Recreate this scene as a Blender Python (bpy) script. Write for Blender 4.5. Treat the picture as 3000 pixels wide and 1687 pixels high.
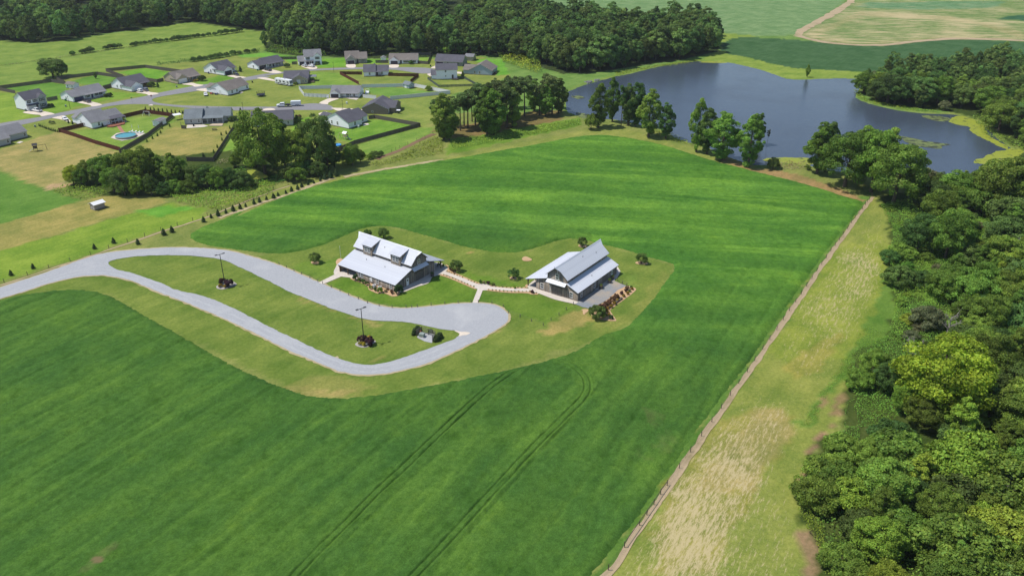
import bpy, math, random
import numpy as np
from mathutils import Vector, geometry
PI = math.pi
rad = math.radians
for o in list(bpy.data.objects): bpy.data.objects.remove(o)
scene = bpy.context.scene
COL = scene.collection

# ------------------------------------------------------------------ camera
CAM_H, FOC, HOR = 100.0, 2400.0, 1197.0          # height (m), focal length and horizon offset in photo pixels (3000 wide)
PITCH = math.atan(HOR / FOC)
cd = bpy.data.cameras.new('camera'); cam = bpy.data.objects.new('camera', cd); COL.objects.link(cam)
cam.location = (0, 0, CAM_H); cam.rotation_euler = (PI/2 - PITCH, 0, 0)
cd.sensor_width = 36; cd.lens = FOC/3000*36; cd.clip_start = 1; cd.clip_end = 20000
scene.camera = cam
# ------------------------------------------------------------------ sky, sun, exposure
SUN_EL = 61.0
w = bpy.data.worlds.new('World'); scene.world = w; w.use_nodes = True
nt = w.node_tree; nt.nodes.clear()
sky = nt.nodes.new('ShaderNodeTexSky'); sky.sky_type = 'NISHITA'; sky.sun_disc = False
sky.sun_elevation = rad(SUN_EL); sky.sun_rotation = rad(-90); sky.altitude = 100; sky.air_density = 1.0; sky.dust_density = 0.3; sky.ozone_density = 1.0
bg = nt.nodes.new('ShaderNodeBackground'); bg.inputs['Strength'].default_value = 0.13
wo = nt.nodes.new('ShaderNodeOutputWorld')
nt.links.new(sky.outputs[0], bg.inputs[0]); nt.links.new(bg.outputs[0], wo.inputs[0])
sd = bpy.data.lights.new('sun', 'SUN'); sd.energy = 4.6; sd.angle = rad(0.53); sd.color = (1.0, 0.95, 0.87)
sun = bpy.data.objects.new('sun', sd); COL.objects.link(sun); sun.location = (-200, 200, 300)
sun.rotation_euler = (0, rad(-(90 - SUN_EL)), 0)
vs = scene.view_settings
vs.view_transform = 'Standard'; vs.look = 'None'; vs.exposure = 0.13; vs.gamma = 1.0; vs.use_curve_mapping = False
scene.cycles.max_bounces = 6; scene.cycles.transparent_max_bounces = 6
scene.cycles.sample_clamp_indirect = 4.0

# ------------------------------------------------------------------ layout: points read off the photo, put on the ground plane
_c, _s = math.cos(PITCH), math.sin(PITCH)
def unproj(px, py, z=0.0):
    u, v = px - 1500.0, py - 843.5
    dy, dz = FOC*_c - v*_s, -(FOC*_s + v*_c)
    t = (CAM_H - z)/-dz
    return (u*t, dy*t)
def pix_y(x, y, z):
    z -= CAM_H; dep = y*_c - z*_s; up = y*_s + z*_c
    return 843.5 - FOC*up/dep
class Zone:
    def __init__(s, ox, oy, k): s.ox, s.oy, s.k = ox, oy, k
    def __call__(s, x, y): return unproj(s.ox + x/s.k, s.oy + y/s.k)
    def P(s, t):
        v = [float(a) for a in t.replace(',', ' ').split()]
        return [s(v[i], v[i+1]) for i in range(0, len(v), 2)]
    def hgt(s, x, y, ytop):
        bx, by = s(x, y); top = s.oy + ytop/s.k; lo, hi = 0.0, 60.0
        for _ in range(40):
            m = (lo+hi)/2
            if pix_y(bx, by, m) > top: lo = m
            else: hi = m
        return lo
W = Zone(0, 0, 2576/3000)
A = Zone(0, 0, 3.22); B = Zone(700, 0, 3.22); C = Zone(1400, 0, 3.22); D = Zone(2200, 0, 3.22)
E = Zone(0, 400, 3.22); G = Zone(800, 600, 3.22); I = Zone(1400, 600, 3.22); J = Zone(2200, 400, 3.22)
K = Zone(2200, 800, 3.22); L = Zone(2200, 1237, 3.22); M = Zone(1500, 1050, 2.2744); N = Zone(0, 1000, 2.109)
O = Zone(700, 950, 2.229); S = Zone(600, 250, 3.68); T = Zone(1500, 200, 3.68); U = Zone(1280, 760, 8.05)
a1 = Zone(0, 180, 7.245); a2 = Zone(300, 160, 7.245); a3 = Zone(560, 160, 7.245); a4 = Zone(0, 300, 7.245)
a5 = Zone(320, 300, 6.133); a6 = Zone(840, 130, 7.245); a7 = Zone(1120, 130, 7.245); a8 = Zone(900, 280, 7.245)
b1 = Zone(960, 660, 6.586); b2 = Zone(1520, 680, 5.367); c1 = Zone(600, 720, 10.35); c2 = Zone(980, 880, 6.133)
b3 = Zone(1640, 800, 9.66)

# ------------------------------------------------------------------ helpers
def lin(h, k=1.0):
    c = [int(h[i:i+2], 16)/255 for i in (0, 2, 4)]
    return tuple(k*(x/12.92 if x <= 0.04045 else ((x+0.055)/1.055)**2.4) for x in c)
def tag(o, label=None, cat=None, group=None, kind=None):
    if label: o['label'] = label
    if cat: o['category'] = cat
    if group: o['group'] = group
    if kind: o['kind'] = kind
    return o
def empty(name, loc, rz=0.0, label=None, cat=None, group=None):
    o = bpy.data.objects.new(name, None); COL.objects.link(o)
    o.location = (loc[0], loc[1], loc[2] if len(loc) > 2 else 0.0); o.rotation_euler = (0, 0, rz); o.empty_display_size = 0.5
    return tag(o, label, cat, group)
def obj(name, me, parent=None, loc=(0, 0, 0), rz=0.0, mat=None):
    o = bpy.data.objects.new(name, me); COL.objects.link(o)
    o.location = (loc[0], loc[1], loc[2] if len(loc) > 2 else 0.0); o.rotation_euler = (0, 0, rz)
    if parent: o.parent = parent
    if mat:
        if not me.materials: me.materials.append(mat)
        elif me.materials[0] != mat:
            o.material_slots[0].link = 'OBJECT'; o.material_slots[0].material = mat
    return o
def dup_tree(o, parent=None):
    c = o.copy(); COL.objects.link(c); c.parent = parent
    for ch in list(o.children): dup_tree(ch, c)
    return c
class MB:
    """collects shapes for one mesh"""
    def __init__(s): s.v, s.f = [], []
    def add(s, vs, fs):
        b = len(s.v); s.v += [tuple(p) for p in vs]; s.f += [tuple(b+i for i in f) for f in fs]; return s
    def box(s, x0, y0, z0, x1, y1, z1):
        return s.add([(x0,y0,z0),(x1,y0,z0),(x1,y1,z0),(x0,y1,z0),(x0,y0,z1),(x1,y0,z1),(x1,y1,z1),(x0,y1,z1)],
                     [(0,3,2,1),(4,5,6,7),(0,1,5,4),(1,2,6,5),(2,3,7,6),(3,0,4,7)])
    def cbox(s, cx, cy, z0, w, d, h): return s.box(cx-w/2, cy-d/2, z0, cx+w/2, cy+d/2, z0+h)
    def hexa(s, lo, hi):                                   # 4 lower + 4 upper points
        return s.add(list(lo)+list(hi), [(0,3,2,1),(4,5,6,7),(0,1,5,4),(1,2,6,5),(2,3,7,6),(3,0,4,7)])
    def slab(s, q, t):                                     # quad thickened downwards along its normal
        a, b, c, d = [Vector(p) for p in q]; n = (b-a).cross(d-a).normalized()*t
        return s.hexa([a-n, b-n, c-n, d-n], [a, b, c, d])
    def prism(s, prof, y0, y1, axis='y'):                  # polygon in xz pushed along y (or in yz along x)
        n = len(prof)
        if axis == 'y': lo = [(p[0], y0, p[1]) for p in prof]; hi = [(p[0], y1, p[1]) for p in prof]
        else: lo = [(y0, p[0], p[1]) for p in prof]; hi = [(y1, p[0], p[1]) for p in prof]
        return s.add(lo+hi, [tuple(range(n)), tuple(range(2*n-1, n-1, -1))] + [(i, i+n, (i+1) % n+n, (i+1) % n) for i in range(n)])
    def tube(s, pts, rads, n=6, cap=True):
        pts = [Vector(p) for p in pts]; base = len(s.v)
        for i, p in enumerate(pts):
            d = (pts[min(i+1, len(pts)-1)] - pts[max(i-1, 0)]).normalized()
            a = d.cross(Vector((0.3, 0.9, 0.2)) if abs(d.z) > 0.8 else Vector((0, 0, 1))).normalized(); b = d.cross(a)
            r = rads[i] if hasattr(rads, '__len__') else rads
            for j in range(n):
                t = 2*PI*j/n; s.v.append(tuple(p + a*math.cos(t)*r + b*math.sin(t)*r))
        for i in range(len(pts)-1):
            for j in range(n):
                k = (j+1) % n
                s.f.append((base+i*n+j, base+i*n+k, base+(i+1)*n+k, base+(i+1)*n+j))
        if cap:
            s.f.append(tuple(base+j for j in range(n))[::-1]); s.f.append(tuple(base+(len(pts)-1)*n+j for j in range(n)))
        return s
    def cyl(s, cx, cy, z0, r, h, n=16, r2=None):
        return s.tube([(cx, cy, z0), (cx, cy, z0+h)], [r, r if r2 is None else r2], n)
    def mesh(s, name):
        m = bpy.data.meshes.new(name); m.from_pydata(s.v, [], s.f); m.update(); return m
    def build(s, name, mat, parent=None, loc=(0, 0, 0), rz=0.0, bevel=0.0, smooth=False):
        m = s.mesh(name); m.materials.append(mat)
        if smooth: m.polygons.foreach_set('use_smooth', [True]*len(m.polygons))
        o = obj(name, m, parent, loc, rz)
        if bevel:
            bv = o.modifiers.new('bevel', 'BEVEL'); bv.width = bevel; bv.segments = 2; bv.limit_method = 'ANGLE'
        return o
def smooth_closed(p, n=4):
    out = []; m = len(p)
    for i in range(m):
        a, b, c, d = [np.array(p[(i+k) % m]) for k in (-1, 0, 1, 2)]
        for j in range(n):
            t = j/n
            out.append(tuple(0.5*((2*b)+(c-a)*t+(2*a-5*b+4*c-d)*t*t+(3*b-a-3*c+d)*t**3)))
    return out
def smooth_open(p, n=4):
    p = [np.array(a) for a in p]; q = [2*p[0]-p[1]] + p + [2*p[-1]-p[-2]]; out = []
    for i in range(1, len(q)-2):
        a, b, c, d = q[i-1:i+3]
        for j in range(n):
            t = j/n; out.append(tuple(0.5*((2*b)+(c-a)*t+(2*a-5*b+4*c-d)*t*t+(3*b-a-3*c+d)*t**3)))
    out.append(tuple(p[-1])); return out
def densify(p, step, closed=True):
    out = []; m = len(p)
    for i in range(m if closed else m-1):
        a, b = np.array(p[i]), np.array(p[(i+1) % m]); k = max(1, int(np.linalg.norm(b-a)/step))
        out += [tuple(a+(b-a)*j/k) for j in range(k)]
    if not closed: out.append(tuple(p[-1]))
    return out
def _h(ix, iy, seed):
    h = (ix.astype(np.int64)*374761393 + iy.astype(np.int64)*668265263 + seed*974634777) & 0xffffffff
    h = ((h ^ (h >> 13))*1274126177) & 0xffffffff
    return ((h ^ (h >> 16)) & 0xffff)/65535.0
def vnoise(x, y, seed=0):
    x = np.asarray(x, float); y = np.asarray(y, float); ix, iy = np.floor(x), np.floor(y); fx, fy = x-ix, y-iy
    fx = fx*fx*(3-2*fx); fy = fy*fy*(3-2*fy)
    a, b, c, d = _h(ix, iy, seed), _h(ix+1, iy, seed), _h(ix, iy+1, seed), _h(ix+1, iy+1, seed)
    return (a*(1-fx)+b*fx)*(1-fy) + (c*(1-fx)+d*fx)*fy
def fbm(x, y, seed=0, o=4):
    t, a, n = 0, 0.5, 0
    for k in range(o): t = t + a*vnoise(x*2**k, y*2**k, seed+k*17); n += a; a *= 0.5
    return t/n
def inside(px, py, poly):
    r = np.zeros(len(px), bool); n = len(poly)
    xs = [p[0] for p in poly]; ys = [p[1] for p in poly]
    bb = np.nonzero((px > min(xs)) & (px < max(xs)) & (py > min(ys)) & (py < max(ys)))[0]
    X, Y = px[bb], py[bb]; q = np.zeros(len(bb), bool)
    for i in range(n):
        x0, y0 = poly[i]; x1, y1 = poly[(i+1) % n]
        if y0 == y1: continue
        c = ((y0 > Y) != (y1 > Y)); q ^= c & (X < (x1-x0)*(Y-y0)/(y1-y0)+x0)
    r[bb] = q; return r
rnd = random.Random(7); NR = np.random.default_rng(11)
def jag(poly, step, amp, seed=3):
    """ragged outline: an outline cut fine and moved by noise"""
    p = densify(poly, step); x = np.array([a[0] for a in p]); y = np.array([a[1] for a in p])
    dx = fbm(x*0.9, y*0.9, seed)-0.5; dy = fbm(x*0.9+50, y*0.9, seed+1)-0.5
    return [(float(a+2*amp*b), float(c+2*amp*d)) for a, b, c, d in zip(x, dx, y, dy)]
def sheet(name, rings, z, mat, kind='structure', parent=None):
    vs = [[Vector((p[0], p[1], 0)) for p in r] for r in rings]
    tris = geometry.tessellate_polygon(vs); flat = [p for r in vs for p in r]
    m = bpy.data.meshes.new(name); m.from_pydata([(p.x, p.y, z) for p in flat], [], [tuple(t) for t in tris]); m.update()
    if len(m.polygons) and sum(p.normal.z for p in m.polygons) < 0: m.flip_normals()
    m.materials.append(mat); o = obj(name, m, parent)
    if kind: o['kind'] = kind
    return o
def ribbon(name, line, w, z, mat, amp=0.25, step=0.8, kind='structure', seed=1):
    p = densify(smooth_open(line, 4), step, False); n = len(p); v = []
    for i in range(n):
        a = Vector(p[max(i-1, 0)]); b = Vector(p[min(i+1, n-1)]); d = (b-a).normalized(); nn = Vector((-d.y, d.x)); q = Vector(p[i])
        k1 = w/2 + amp*2*(float(fbm(i*0.37, 3.1, seed))-0.5); k2 = w/2 + amp*2*(float(fbm(i*0.37, 9.7, seed+5))-0.5)
        for r in (q+nn*k1, q-nn*k2): v.append((r.x, r.y, z))
    m = bpy.data.meshes.new(name); m.from_pydata(v, [], [(2*i+1, 2*i+3, 2*i+2, 2*i) for i in range(n-1)]); m.update(); m.materials.append(mat)
    o = obj(name, m); o['kind'] = kind; return o

# ------------------------------------------------------------------ materials
MAT = {}
class NB:
    def __init__(s, name):
        s.m = bpy.data.materials.new(name); s.m.use_nodes = True; s.t = s.m.node_tree; s.t.nodes.clear()
        s.out = s.n('ShaderNodeOutputMaterial'); s.b = s.n('ShaderNodeBsdfPrincipled'); s.l(s.b, 0, s.out, 0); MAT[name] = s.m
    def n(s, t, **k):
        n = s.t.nodes.new(t)
        for a, b in k.items(): setattr(n, a, b)
        return n
    def l(s, a, i, b, j): s.t.links.new(a.outputs[i], b.inputs[j])
    def coord(s, scale=(1, 1, 1), rz=0.0, src='Object'):
        tc = s.n('ShaderNodeTexCoord'); mp = s.n('ShaderNodeMapping', vector_type='TEXTURE'); mp.inputs['Scale'].default_value = tuple(1/a for a in scale); mp.inputs['Rotation'].default_value = (0, 0, rz)   # turn first, then stretch
        s.l(tc, src, mp, 0); return mp
    def noise(s, scale, detail=4, rough=0.6, vec=None, dist=0.0):
        n = s.n('ShaderNodeTexNoise'); n.inputs['Scale'].default_value = scale; n.inputs['Detail'].default_value = detail
        n.inputs['Roughness'].default_value = rough; n.inputs['Distortion'].default_value = dist
        s.l(vec or s.coord(), 0, n, 0); return n
    def ramp(s, src, stops, out=0):
        r = s.n('ShaderNodeValToRGB'); e = r.color_ramp.elements
        while len(e) < len(stops): e.new(0.5)
        for q, (p, c) in zip(e, stops): q.position = p; q.color = (*c, 1) if len(c) == 3 else c
        s.l(src, out, r, 0); return r
    def mix(s, a, b, fac, mode='MIX'):          # a, b: (node, out) or colour; fac: (node,out) or float
        m = s.n('ShaderNodeMix', data_type='RGBA', blend_type=mode)
        for v, i in ((a, 6), (b, 7)):
            if isinstance(v, tuple) and not isinstance(v[0], (int, float)): s.t.links.new(v[0].outputs[v[1]], m.inputs[i])
            else: m.inputs[i].default_value = (*v, 1)
        if isinstance(fac, tuple): s.t.links.new(fac[0].outputs[fac[1]], m.inputs[0])
        else: m.inputs[0].default_value = fac
        return m
    def bump(s, src, strength, dist, out=0):
        b = s.n('ShaderNodeBump'); b.inputs['Strength'].default_value = strength; b.inputs['Distance'].default_value = dist
        s.l(src, out, b, 'Height'); s.l(b, 0, s.b, 'Normal'); return b
    def col(s, node, out=0): s.l(node, out, s.b, 'Base Color'); return s
    def set(s, rough=0.8, spec=0.3, metal=0.0):
        s.b.inputs['Roughness'].default_value = rough; s.b.inputs['Specular IOR Level'].default_value = spec; s.b.inputs['Metallic'].default_value = metal; return s
def plain(name, colour, rough=0.7, spec=0.3, metal=0.0, var=0.12, scale=3.0):
    b = NB(name); n = b.noise(scale, 3)
    lo = tuple(c*(1-var) for c in colour); hi = tuple(c*(1+var) for c in colour)
    b.col(b.ramp(n, [(0.3, lo), (0.7, hi)])); b.set(rough, spec, metal); return b.m
g_ = (0.5, 0.5, 0.5)
# mown and rough grass of the ground sheet: colour by vertex (which sward grows where), broken up by noise
b = NB('grass')
at = b.n('ShaderNodeVertexColor', layer_name='sward'); st = b.n('ShaderNodeAttribute', attribute_name='straw')
n1 = b.noise(0.09, 5, 0.66); n2 = b.noise(1.3, 7, 0.8); n3 = b.noise(0.5, 4, 0.6, b.coord((0.16, 1, 1), rad(52)))
m1 = b.mix((at, 0), (b.ramp(n1, [(0.36, (0.74, 0.84, 0.74)), (0.64, (1.22, 1.13, 1.16))]), 0), 1.0, 'MULTIPLY')
m2 = b.mix((m1, 2), (b.ramp(n2, [(0.34, (0.72, 0.76, 0.68)), (0.66, (1.28, 1.22, 1.28))]), 0), 1.0, 'MULTIPLY')
m2b = b.mix((m2, 2), (b.ramp(n3, [(0.35, (0.88, 0.92, 0.86)), (0.65, (1.12, 1.08, 1.12))]), 0), 1.0, 'MULTIPLY')
sn = b.noise(1.7, 9, 0.85, b.coord((0.22, 1, 1), rad(60))); sf = b.noise(0.35, 8, 0.75, b.coord((0.12, 1, 1), rad(-6)))
tc = b.n('ShaderNodeTexCoord'); sp = b.n('ShaderNodeSeparateXYZ'); b.l(tc, 'Object', sp, 0); gt = b.n('ShaderNodeMath', operation='GREATER_THAN'); gt.inputs[1].default_value = 520; b.l(sp, 1, gt, 0)
sx_ = b.mix((sn, 0), (sf, 0), (gt, 0)); sc_ = b.n('ShaderNodeMapRange'); sc_.inputs[1].default_value = 0.2; sc_.inputs[2].default_value = 0.8; sc_.inputs[3].default_value = 0.0; sc_.inputs[4].default_value = 1.0; b.l(sx_, 2, sc_, 0)
sr = b.n('ShaderNodeMath', operation='ADD'); b.l(sc_, 0, sr, 0); b.l(st, 'Fac', sr, 1)
sm = b.ramp(sr, [(0.84, (0, 0, 0)), (1.24, (0.9, 0.9, 0.9))])
m3 = b.mix((m2b, 2), lin('d6c496', 0.62), (sm, 0)); b.col(m3, 2); b.set(0.95, 0.03)
b.bump(n2, 0.5, 0.12)
# tall crop: fine leaf texture, drill rows and wind lodging
def crop_mat(name, rz, near3, far3):
    b = NB(name); zo = b.n('ShaderNodeAttribute', attribute_name='far'); sh = b.n('ShaderNodeAttribute', attribute_name='thin')
    s1 = b.noise(0.20, 7, 0.70, b.coord((0.13, 1, 1), rz), 0.6); s2 = b.noise(0.085, 6, 0.64, b.coord((0.12, 1, 1), rad(-10)), 0.8)
    stops = (0.28, 0.5, 0.74)
    ca = b.ramp(s1, list(zip(stops, near3))); cb = b.ramp(s2, list(zip(stops, far3))); c1 = b.mix((ca, 0), (cb, 0), (zo, 2))
    n2 = b.noise(0.9, 8, 0.82); n4 = b.noise(6.0, 6, 0.85, b.coord((0.45, 1, 1), rz)); n5 = b.noise(0.035, 4, 0.6); n6 = b.noise(0.16, 5, 0.6)
    c2 = b.mix((c1, 2), (b.ramp(n2, [(0.36, (0.68, 0.74, 0.66)), (0.64, (1.32, 1.24, 1.32))]), 0), 1.0, 'MULTIPLY')
    c3 = b.mix((c2, 2), (b.ramp(n4, [(0.36, (0.62, 0.68, 0.60)), (0.64, (1.38, 1.30, 1.38))]), 0), 1.0, 'MULTIPLY')
    c4 = b.mix((c3, 2), (b.ramp(n5, [(0.36, (0.82, 0.88, 0.92)), (0.64, (1.24, 1.13, 1.0))]), 0), 1.0, 'MULTIPLY')
    c4b = b.mix((c4, 2), (b.ramp(n6, [(0.32, (1.18, 1.10, 1.0)), (0.44, (1, 1, 1)), (0.56, (1, 1, 1)), (0.66, (0.80, 0.85, 0.76))]), 0), 1.0, 'MULTIPLY')
    c5 = b.mix((c4b, 2), lin('8a7a58', 0.6), (sh, 2)); b.col(c5, 2); b.set(0.9, 0.04)
    bp = b.n('ShaderNodeBump'); bp.inputs['Strength'].default_value = 0.7; bp.inputs['Distance'].default_value = 0.14; b.l(n2, 0, bp, 'Height')
    bq = b.n('ShaderNodeBump'); bq.inputs['Strength'].default_value = 0.7; bq.inputs['Distance'].default_value = 0.07; b.l(n4, 0, bq, 'Height'); b.l(bp, 0, bq, 'Normal'); b.l(bq, 0, b.b, 'Normal')
    return b.m
def gravel_mat(name, c, alt, amt=0.5, sc=2.2):
    b = NB(name); n = b.noise(sc, 8, 0.8); n2 = b.noise(0.10, 4, 0.6, b.coord((1, 1, 1))); n3 = b.noise(9.0, 3, 0.8)
    r = b.ramp(n, [(0.25, tuple(x*0.80 for x in c)), (0.75, tuple(x*1.2 for x in c))])
    m = b.mix((r, 0), alt, (b.ramp(n2, [(0.52, (0, 0, 0)), (0.78, (amt, amt, amt))]), 0))
    m2 = b.mix((m, 2), (b.ramp(n3, [(0.3, (0.82, 0.82, 0.82)), (0.7, (1.16, 1.16, 1.16))]), 0), 1.0, 'MULTIPLY')
    b.col(m2, 2); b.set(0.95, 0.15); b.bump(n3, 0.4, 0.03); return b.m
gravel_mat('gravel', lin('b4b6ba', 0.68), lin('cccccc', 0.7), 0.7)
gravel_mat('patio_gravel', lin('9aa0a6', 0.62), lin('d0b896', 0.62), 0.9)
gravel_mat('asphalt', lin('98979a', 0.64), lin('a6a5a6', 0.62), 0.6, 1.2)
gravel_mat('concrete', lin('d4cabe', 0.78), lin('c4bcb2', 0.76), 0.6, 0.9)
gravel_mat('driveway', lin('e0d2c0', 0.76), lin('cbbfb0', 0.74), 0.6, 0.9)
gravel_mat('mulch', lin('d8b48c', 0.66), lin('c69c74', 0.62), 0.7, 3.0)
gravel_mat('dirt', lin('c6b08e', 0.63), lin('948a58', 0.58), 0.9, 2.0); gravel_mat('gravel_worn', lin('babcbf', 0.69), lin('b5b7bb', 0.68), 0.9, 1.4)
gravel_mat('verge', lin('c4b48c', 0.66), lin('93904e', 0.6), 1.0, 1.5); gravel_mat('pebble', lin('bcb6b0', 0.66), lin('a8a29c', 0.62), 0.7, 3.0)
gravel_mat('soil', lin('9c7f62', 0.55), lin('6f6a44', 0.5), 0.8, 2.0)
gravel_mat('rock', lin('a8a6a8', 0.6), lin('8a8680', 0.6), 0.8, 1.5)
# water
b = NB('water'); b.b.inputs['Base Color'].default_value = (0.046, 0.060, 0.084, 1); b.set(0.09, 0.5); b.b.inputs['IOR'].default_value = 1.33
wn = b.noise(0.5, 5, 0.65, b.coord((1, 2.2, 1))); wm = b.noise(0.03, 3, 0.6); b.bump(wn, 0.30, 0.3)
rr = b.ramp(wm, [(0.4, (0.10, 0.10, 0.10)), (0.65, (0.22, 0.22, 0.22))]); b.l(rr, 0, b.b, 'Roughness')
b = NB('pool_water'); b.b.inputs['Base Color'].default_value = (*lin('4aa0a8', 0.7), 1); b.set(0.05, 0.5); b.bump(b.noise(3), 0.1, 0.05)
def algae_mat(name, c1, c2, thr):
    b = NB(name); n = b.noise(0.35, 7, 0.7); n2 = b.noise(3.0, 4)
    m = b.mix((b.ramp(n2, [(0.3, c1), (0.7, c2)]), 0), (0.03, 0.035, 0.02), (b.ramp(n, [(thr, (1, 1, 1)), (thr+0.09, (0, 0, 0))]), 0))
    b.col(m, 2); b.set(0.6, 0.3); return b.m
algae_mat('algae', lin('b4bc3c', 0.62), lin('8f9c34', 0.6), 0.36); algae_mat('lily', lin('8f9a58', 0.62), lin('6f8044', 0.6), 0.44)
# leaves
def leaf(name, c, var=0.35, trans=0.28, hue=0.03):
    b = NB(name); at = b.n('ShaderNodeVertexColor', layer_name='tint'); oi = b.n('ShaderNodeObjectInfo')
    m = b.mix(c, (at, 0), 1.0, 'MULTIPLY'); hs = b.n('ShaderNodeHueSaturation')
    def mr(lo, hi, src):
        q = b.n('ShaderNodeMapRange'); q.inputs[3].default_value = lo; q.inputs[4].default_value = hi; b.t.links.new(src, q.inputs[0]); return q
    fr = b.n('ShaderNodeMath', operation='MULTIPLY'); fr.inputs[1].default_value = 7.31; b.l(oi, 'Random', fr, 0); f2 = b.n('ShaderNodeMath', operation='FRACT'); b.l(fr, 0, f2, 0)
    b.l(mr(0.5-hue, 0.5+hue*0.7, oi.outputs['Random']), 0, hs, 'Hue'); b.l(mr(1-var, 1+var, f2.outputs[0]), 0, hs, 'Value'); hs.inputs['Saturation'].default_value = 1.0
    b.l(m, 2, hs, 'Color'); b.col(hs, 0); b.set(0.6, 0.10)
    tr = b.n('ShaderNodeBsdfTranslucent'); mx = b.n('ShaderNodeMixShader'); mx.inputs[0].default_value = trans
    tc = b.mix((hs, 0), (1.5, 1.7, 0.6), 1.0, 'MULTIPLY'); b.l(tc, 2, tr, 0)
    b.l(b.b, 0, mx, 1); b.l(tr, 0, mx, 2); b.l(mx, 0, b.out, 0); return b.m
leaf('leaf_mid', (0.140, 0.222, 0.036), 0.32, 0.26, 0.022); leaf('leaf_far', (0.112, 0.184, 0.048), 0.40, 0.27, 0.03); leaf('leaf_dark', (0.088, 0.150, 0.036), 0.3, 0.22)
leaf('leaf_bright', (0.23, 0.32, 0.03), 0.1, 0.2); leaf('leaf_yellow', (0.22, 0.30, 0.026), 0.04, 0.25, 0.004); leaf('leaf_pine', (0.100, 0.145, 0.042), 0.25, 0.15, 0.02)
leaf('leaf_vine', (0.16, 0.28, 0.04), 0.2, 0.2); leaf('leaf_cedar', (0.050, 0.085, 0.028), 0.2, 0.1, 0.02); leaf('leaf_purple', (0.060, 0.026, 0.030), 0.2, 0.1)
leaf('leaf_gold', (0.36, 0.27, 0.04), 0.2); leaf('leaf_red', (0.17, 0.10, 0.06), 0.2); leaf('leaf_weed', (0.19, 0.28, 0.035), 0.2, 0.2); leaf('leaf_straw', (0.26, 0.24, 0.12), 0.2); leaf('leaf_grey', (0.16, 0.175, 0.085), 0.2)
plain('bark', (0.10, 0.078, 0.058), 0.95, 0.1, var=0.4, scale=6); plain('dead_wood', (0.30, 0.27, 0.24), 0.9, 0.1, var=0.3)
# building and object materials
for nm, c, r, sp in [('siding_white', lin('f0f1f8', 0.93), .6, .3), ('siding_tan', lin('c8b8a0', 0.72), .7, .2), ('siding_taupe', lin('a09284', 0.66), .7, .2), ('siding_grey', lin('c6c8c8', 0.72), .7, .2),
    ('siding_blue', lin('b4c4d0', 0.72), .7, .2), ('siding_sage', lin('a8aca2', 0.70), .7, .2), ('siding_shed', lin('b8aea8', 0.62), .7, .2), ('trim', lin('f2f2f2', 0.80), .5, .3),
    ('brick_base', lin('9a8f8a', 0.5), .9, .1), ('garage_dark', lin('3c3648', 0.6), .5, .3), ('garage_blue', lin('38406e', 0.6), .5, .3), ('door_dark', lin('3a3a44', 0.6), .5, .3),
    ('shutter', lin('3a4046', 0.6), .6, .3), ('fence_brown', lin('6e4236', 0.62), .9, .1), ('fence_red', lin('a06650', 0.62), .9, .1), ('fence_grey', lin('7a736a', 0.64), .9, .1), ('fence_weathered', lin('8c867e', 0.6), .9, .1),
    ('vinyl', lin('f0f0f2', 0.78), .4, .4), ('fence_green', lin('6e7a72', 0.6), .8, .2), ('post_wood', lin('6e6258', 0.55), .9, .1), ('dark_metal', (0.018, 0.018, 0.022), .45, .4), ('tyre', (0.02, 0.02, 0.02), .8, .2),
    ('white_metal', lin('f4f4f4', 0.78), .35, .5), ('grey_metal', (0.35, 0.36, 0.38), .45, .5), ('deck', lin('a8705a', 0.6), .85, .1), ('brick_path', lin('c08a78', 0.6), .9, .1), ('deck_pale', lin('dcc8ac', 0.62), .85, .1),
    ('red_plastic', (0.42, 0.05, 0.03), .4, .4), ('orange_plastic', (0.6, 0.13, 0.03), .5, .3), ('blue_plastic', (0.05, 0.25, 0.55), .4, .4), ('utility_green', lin('a8b4aa', 0.6), .5, .3), ('pot', (0.10, 0.09, 0.085), .8, .2), ('net', (0.03, 0.03, 0.035), .8, .2),
    ('tin_roof', lin('8a8a90', 0.6), .4, .4), ('sign_red', (0.35, 0.03, 0.03), .5, .3), ('sign_green', (0.02, 0.20, 0.09), .5, .3), ('navy', (0.02, 0.035, 0.12), .5, .3), ('galv_rim', (0.5, 0.5, 0.52), .35, .5)]:
    plain(nm, c, r, sp, var=0.07)
for nm, c in [('shingle_grey', lin('929296', 0.62)), ('shingle_dark', lin('6c6b74', 0.60)), ('shingle_brown', lin('8e8680', 0.62)), ('shingle_blue', lin('868f94', 0.62))]:
    b = NB(nm); n = b.noise(2.2, 6, 0.75); n2 = b.noise(0.3, 3)
    m = b.mix((b.ramp(n, [(0.25, tuple(x*0.78 for x in c)), (0.75, tuple(x*1.22 for x in c))]), 0), (b.ramp(n2, [(0.3, (0.9,)*3), (0.7, (1.1,)*3)]), 0), 1.0, 'MULTIPLY'); b.col(m, 2); b.set(0.9, 0.15); b.bump(n, 0.3, 0.03)
b = NB('glass'); b.b.inputs['Base Color'].default_value = (0.03, 0.035, 0.045, 1); b.set(0.06, 0.7)
b = NB('galvanised'); n = b.noise(0.6, 4); n2 = b.noise(5, 3, 0.6, b.coord((1, 0.1, 1))); m = b.mix((b.ramp(n, [(0.3, lin('cccfd8', 0.86)), (0.7, lin('d8dbe2', 0.88))]), 0), (b.ramp(n2, [(0.3, (0.93,)*3), (0.7, (1.06,)*3)]), 0), 1.0, 'MULTIPLY'); b.col(m, 2); b.set(0.42, 0.5, 0.0)
b = NB('barn_board'); at = b.n('ShaderNodeVertexColor', layer_name='tint'); n = b.noise(4.0, 6, 0.75, b.coord((1, 1, 0.08))); n2 = b.noise(0.8, 4)
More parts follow.
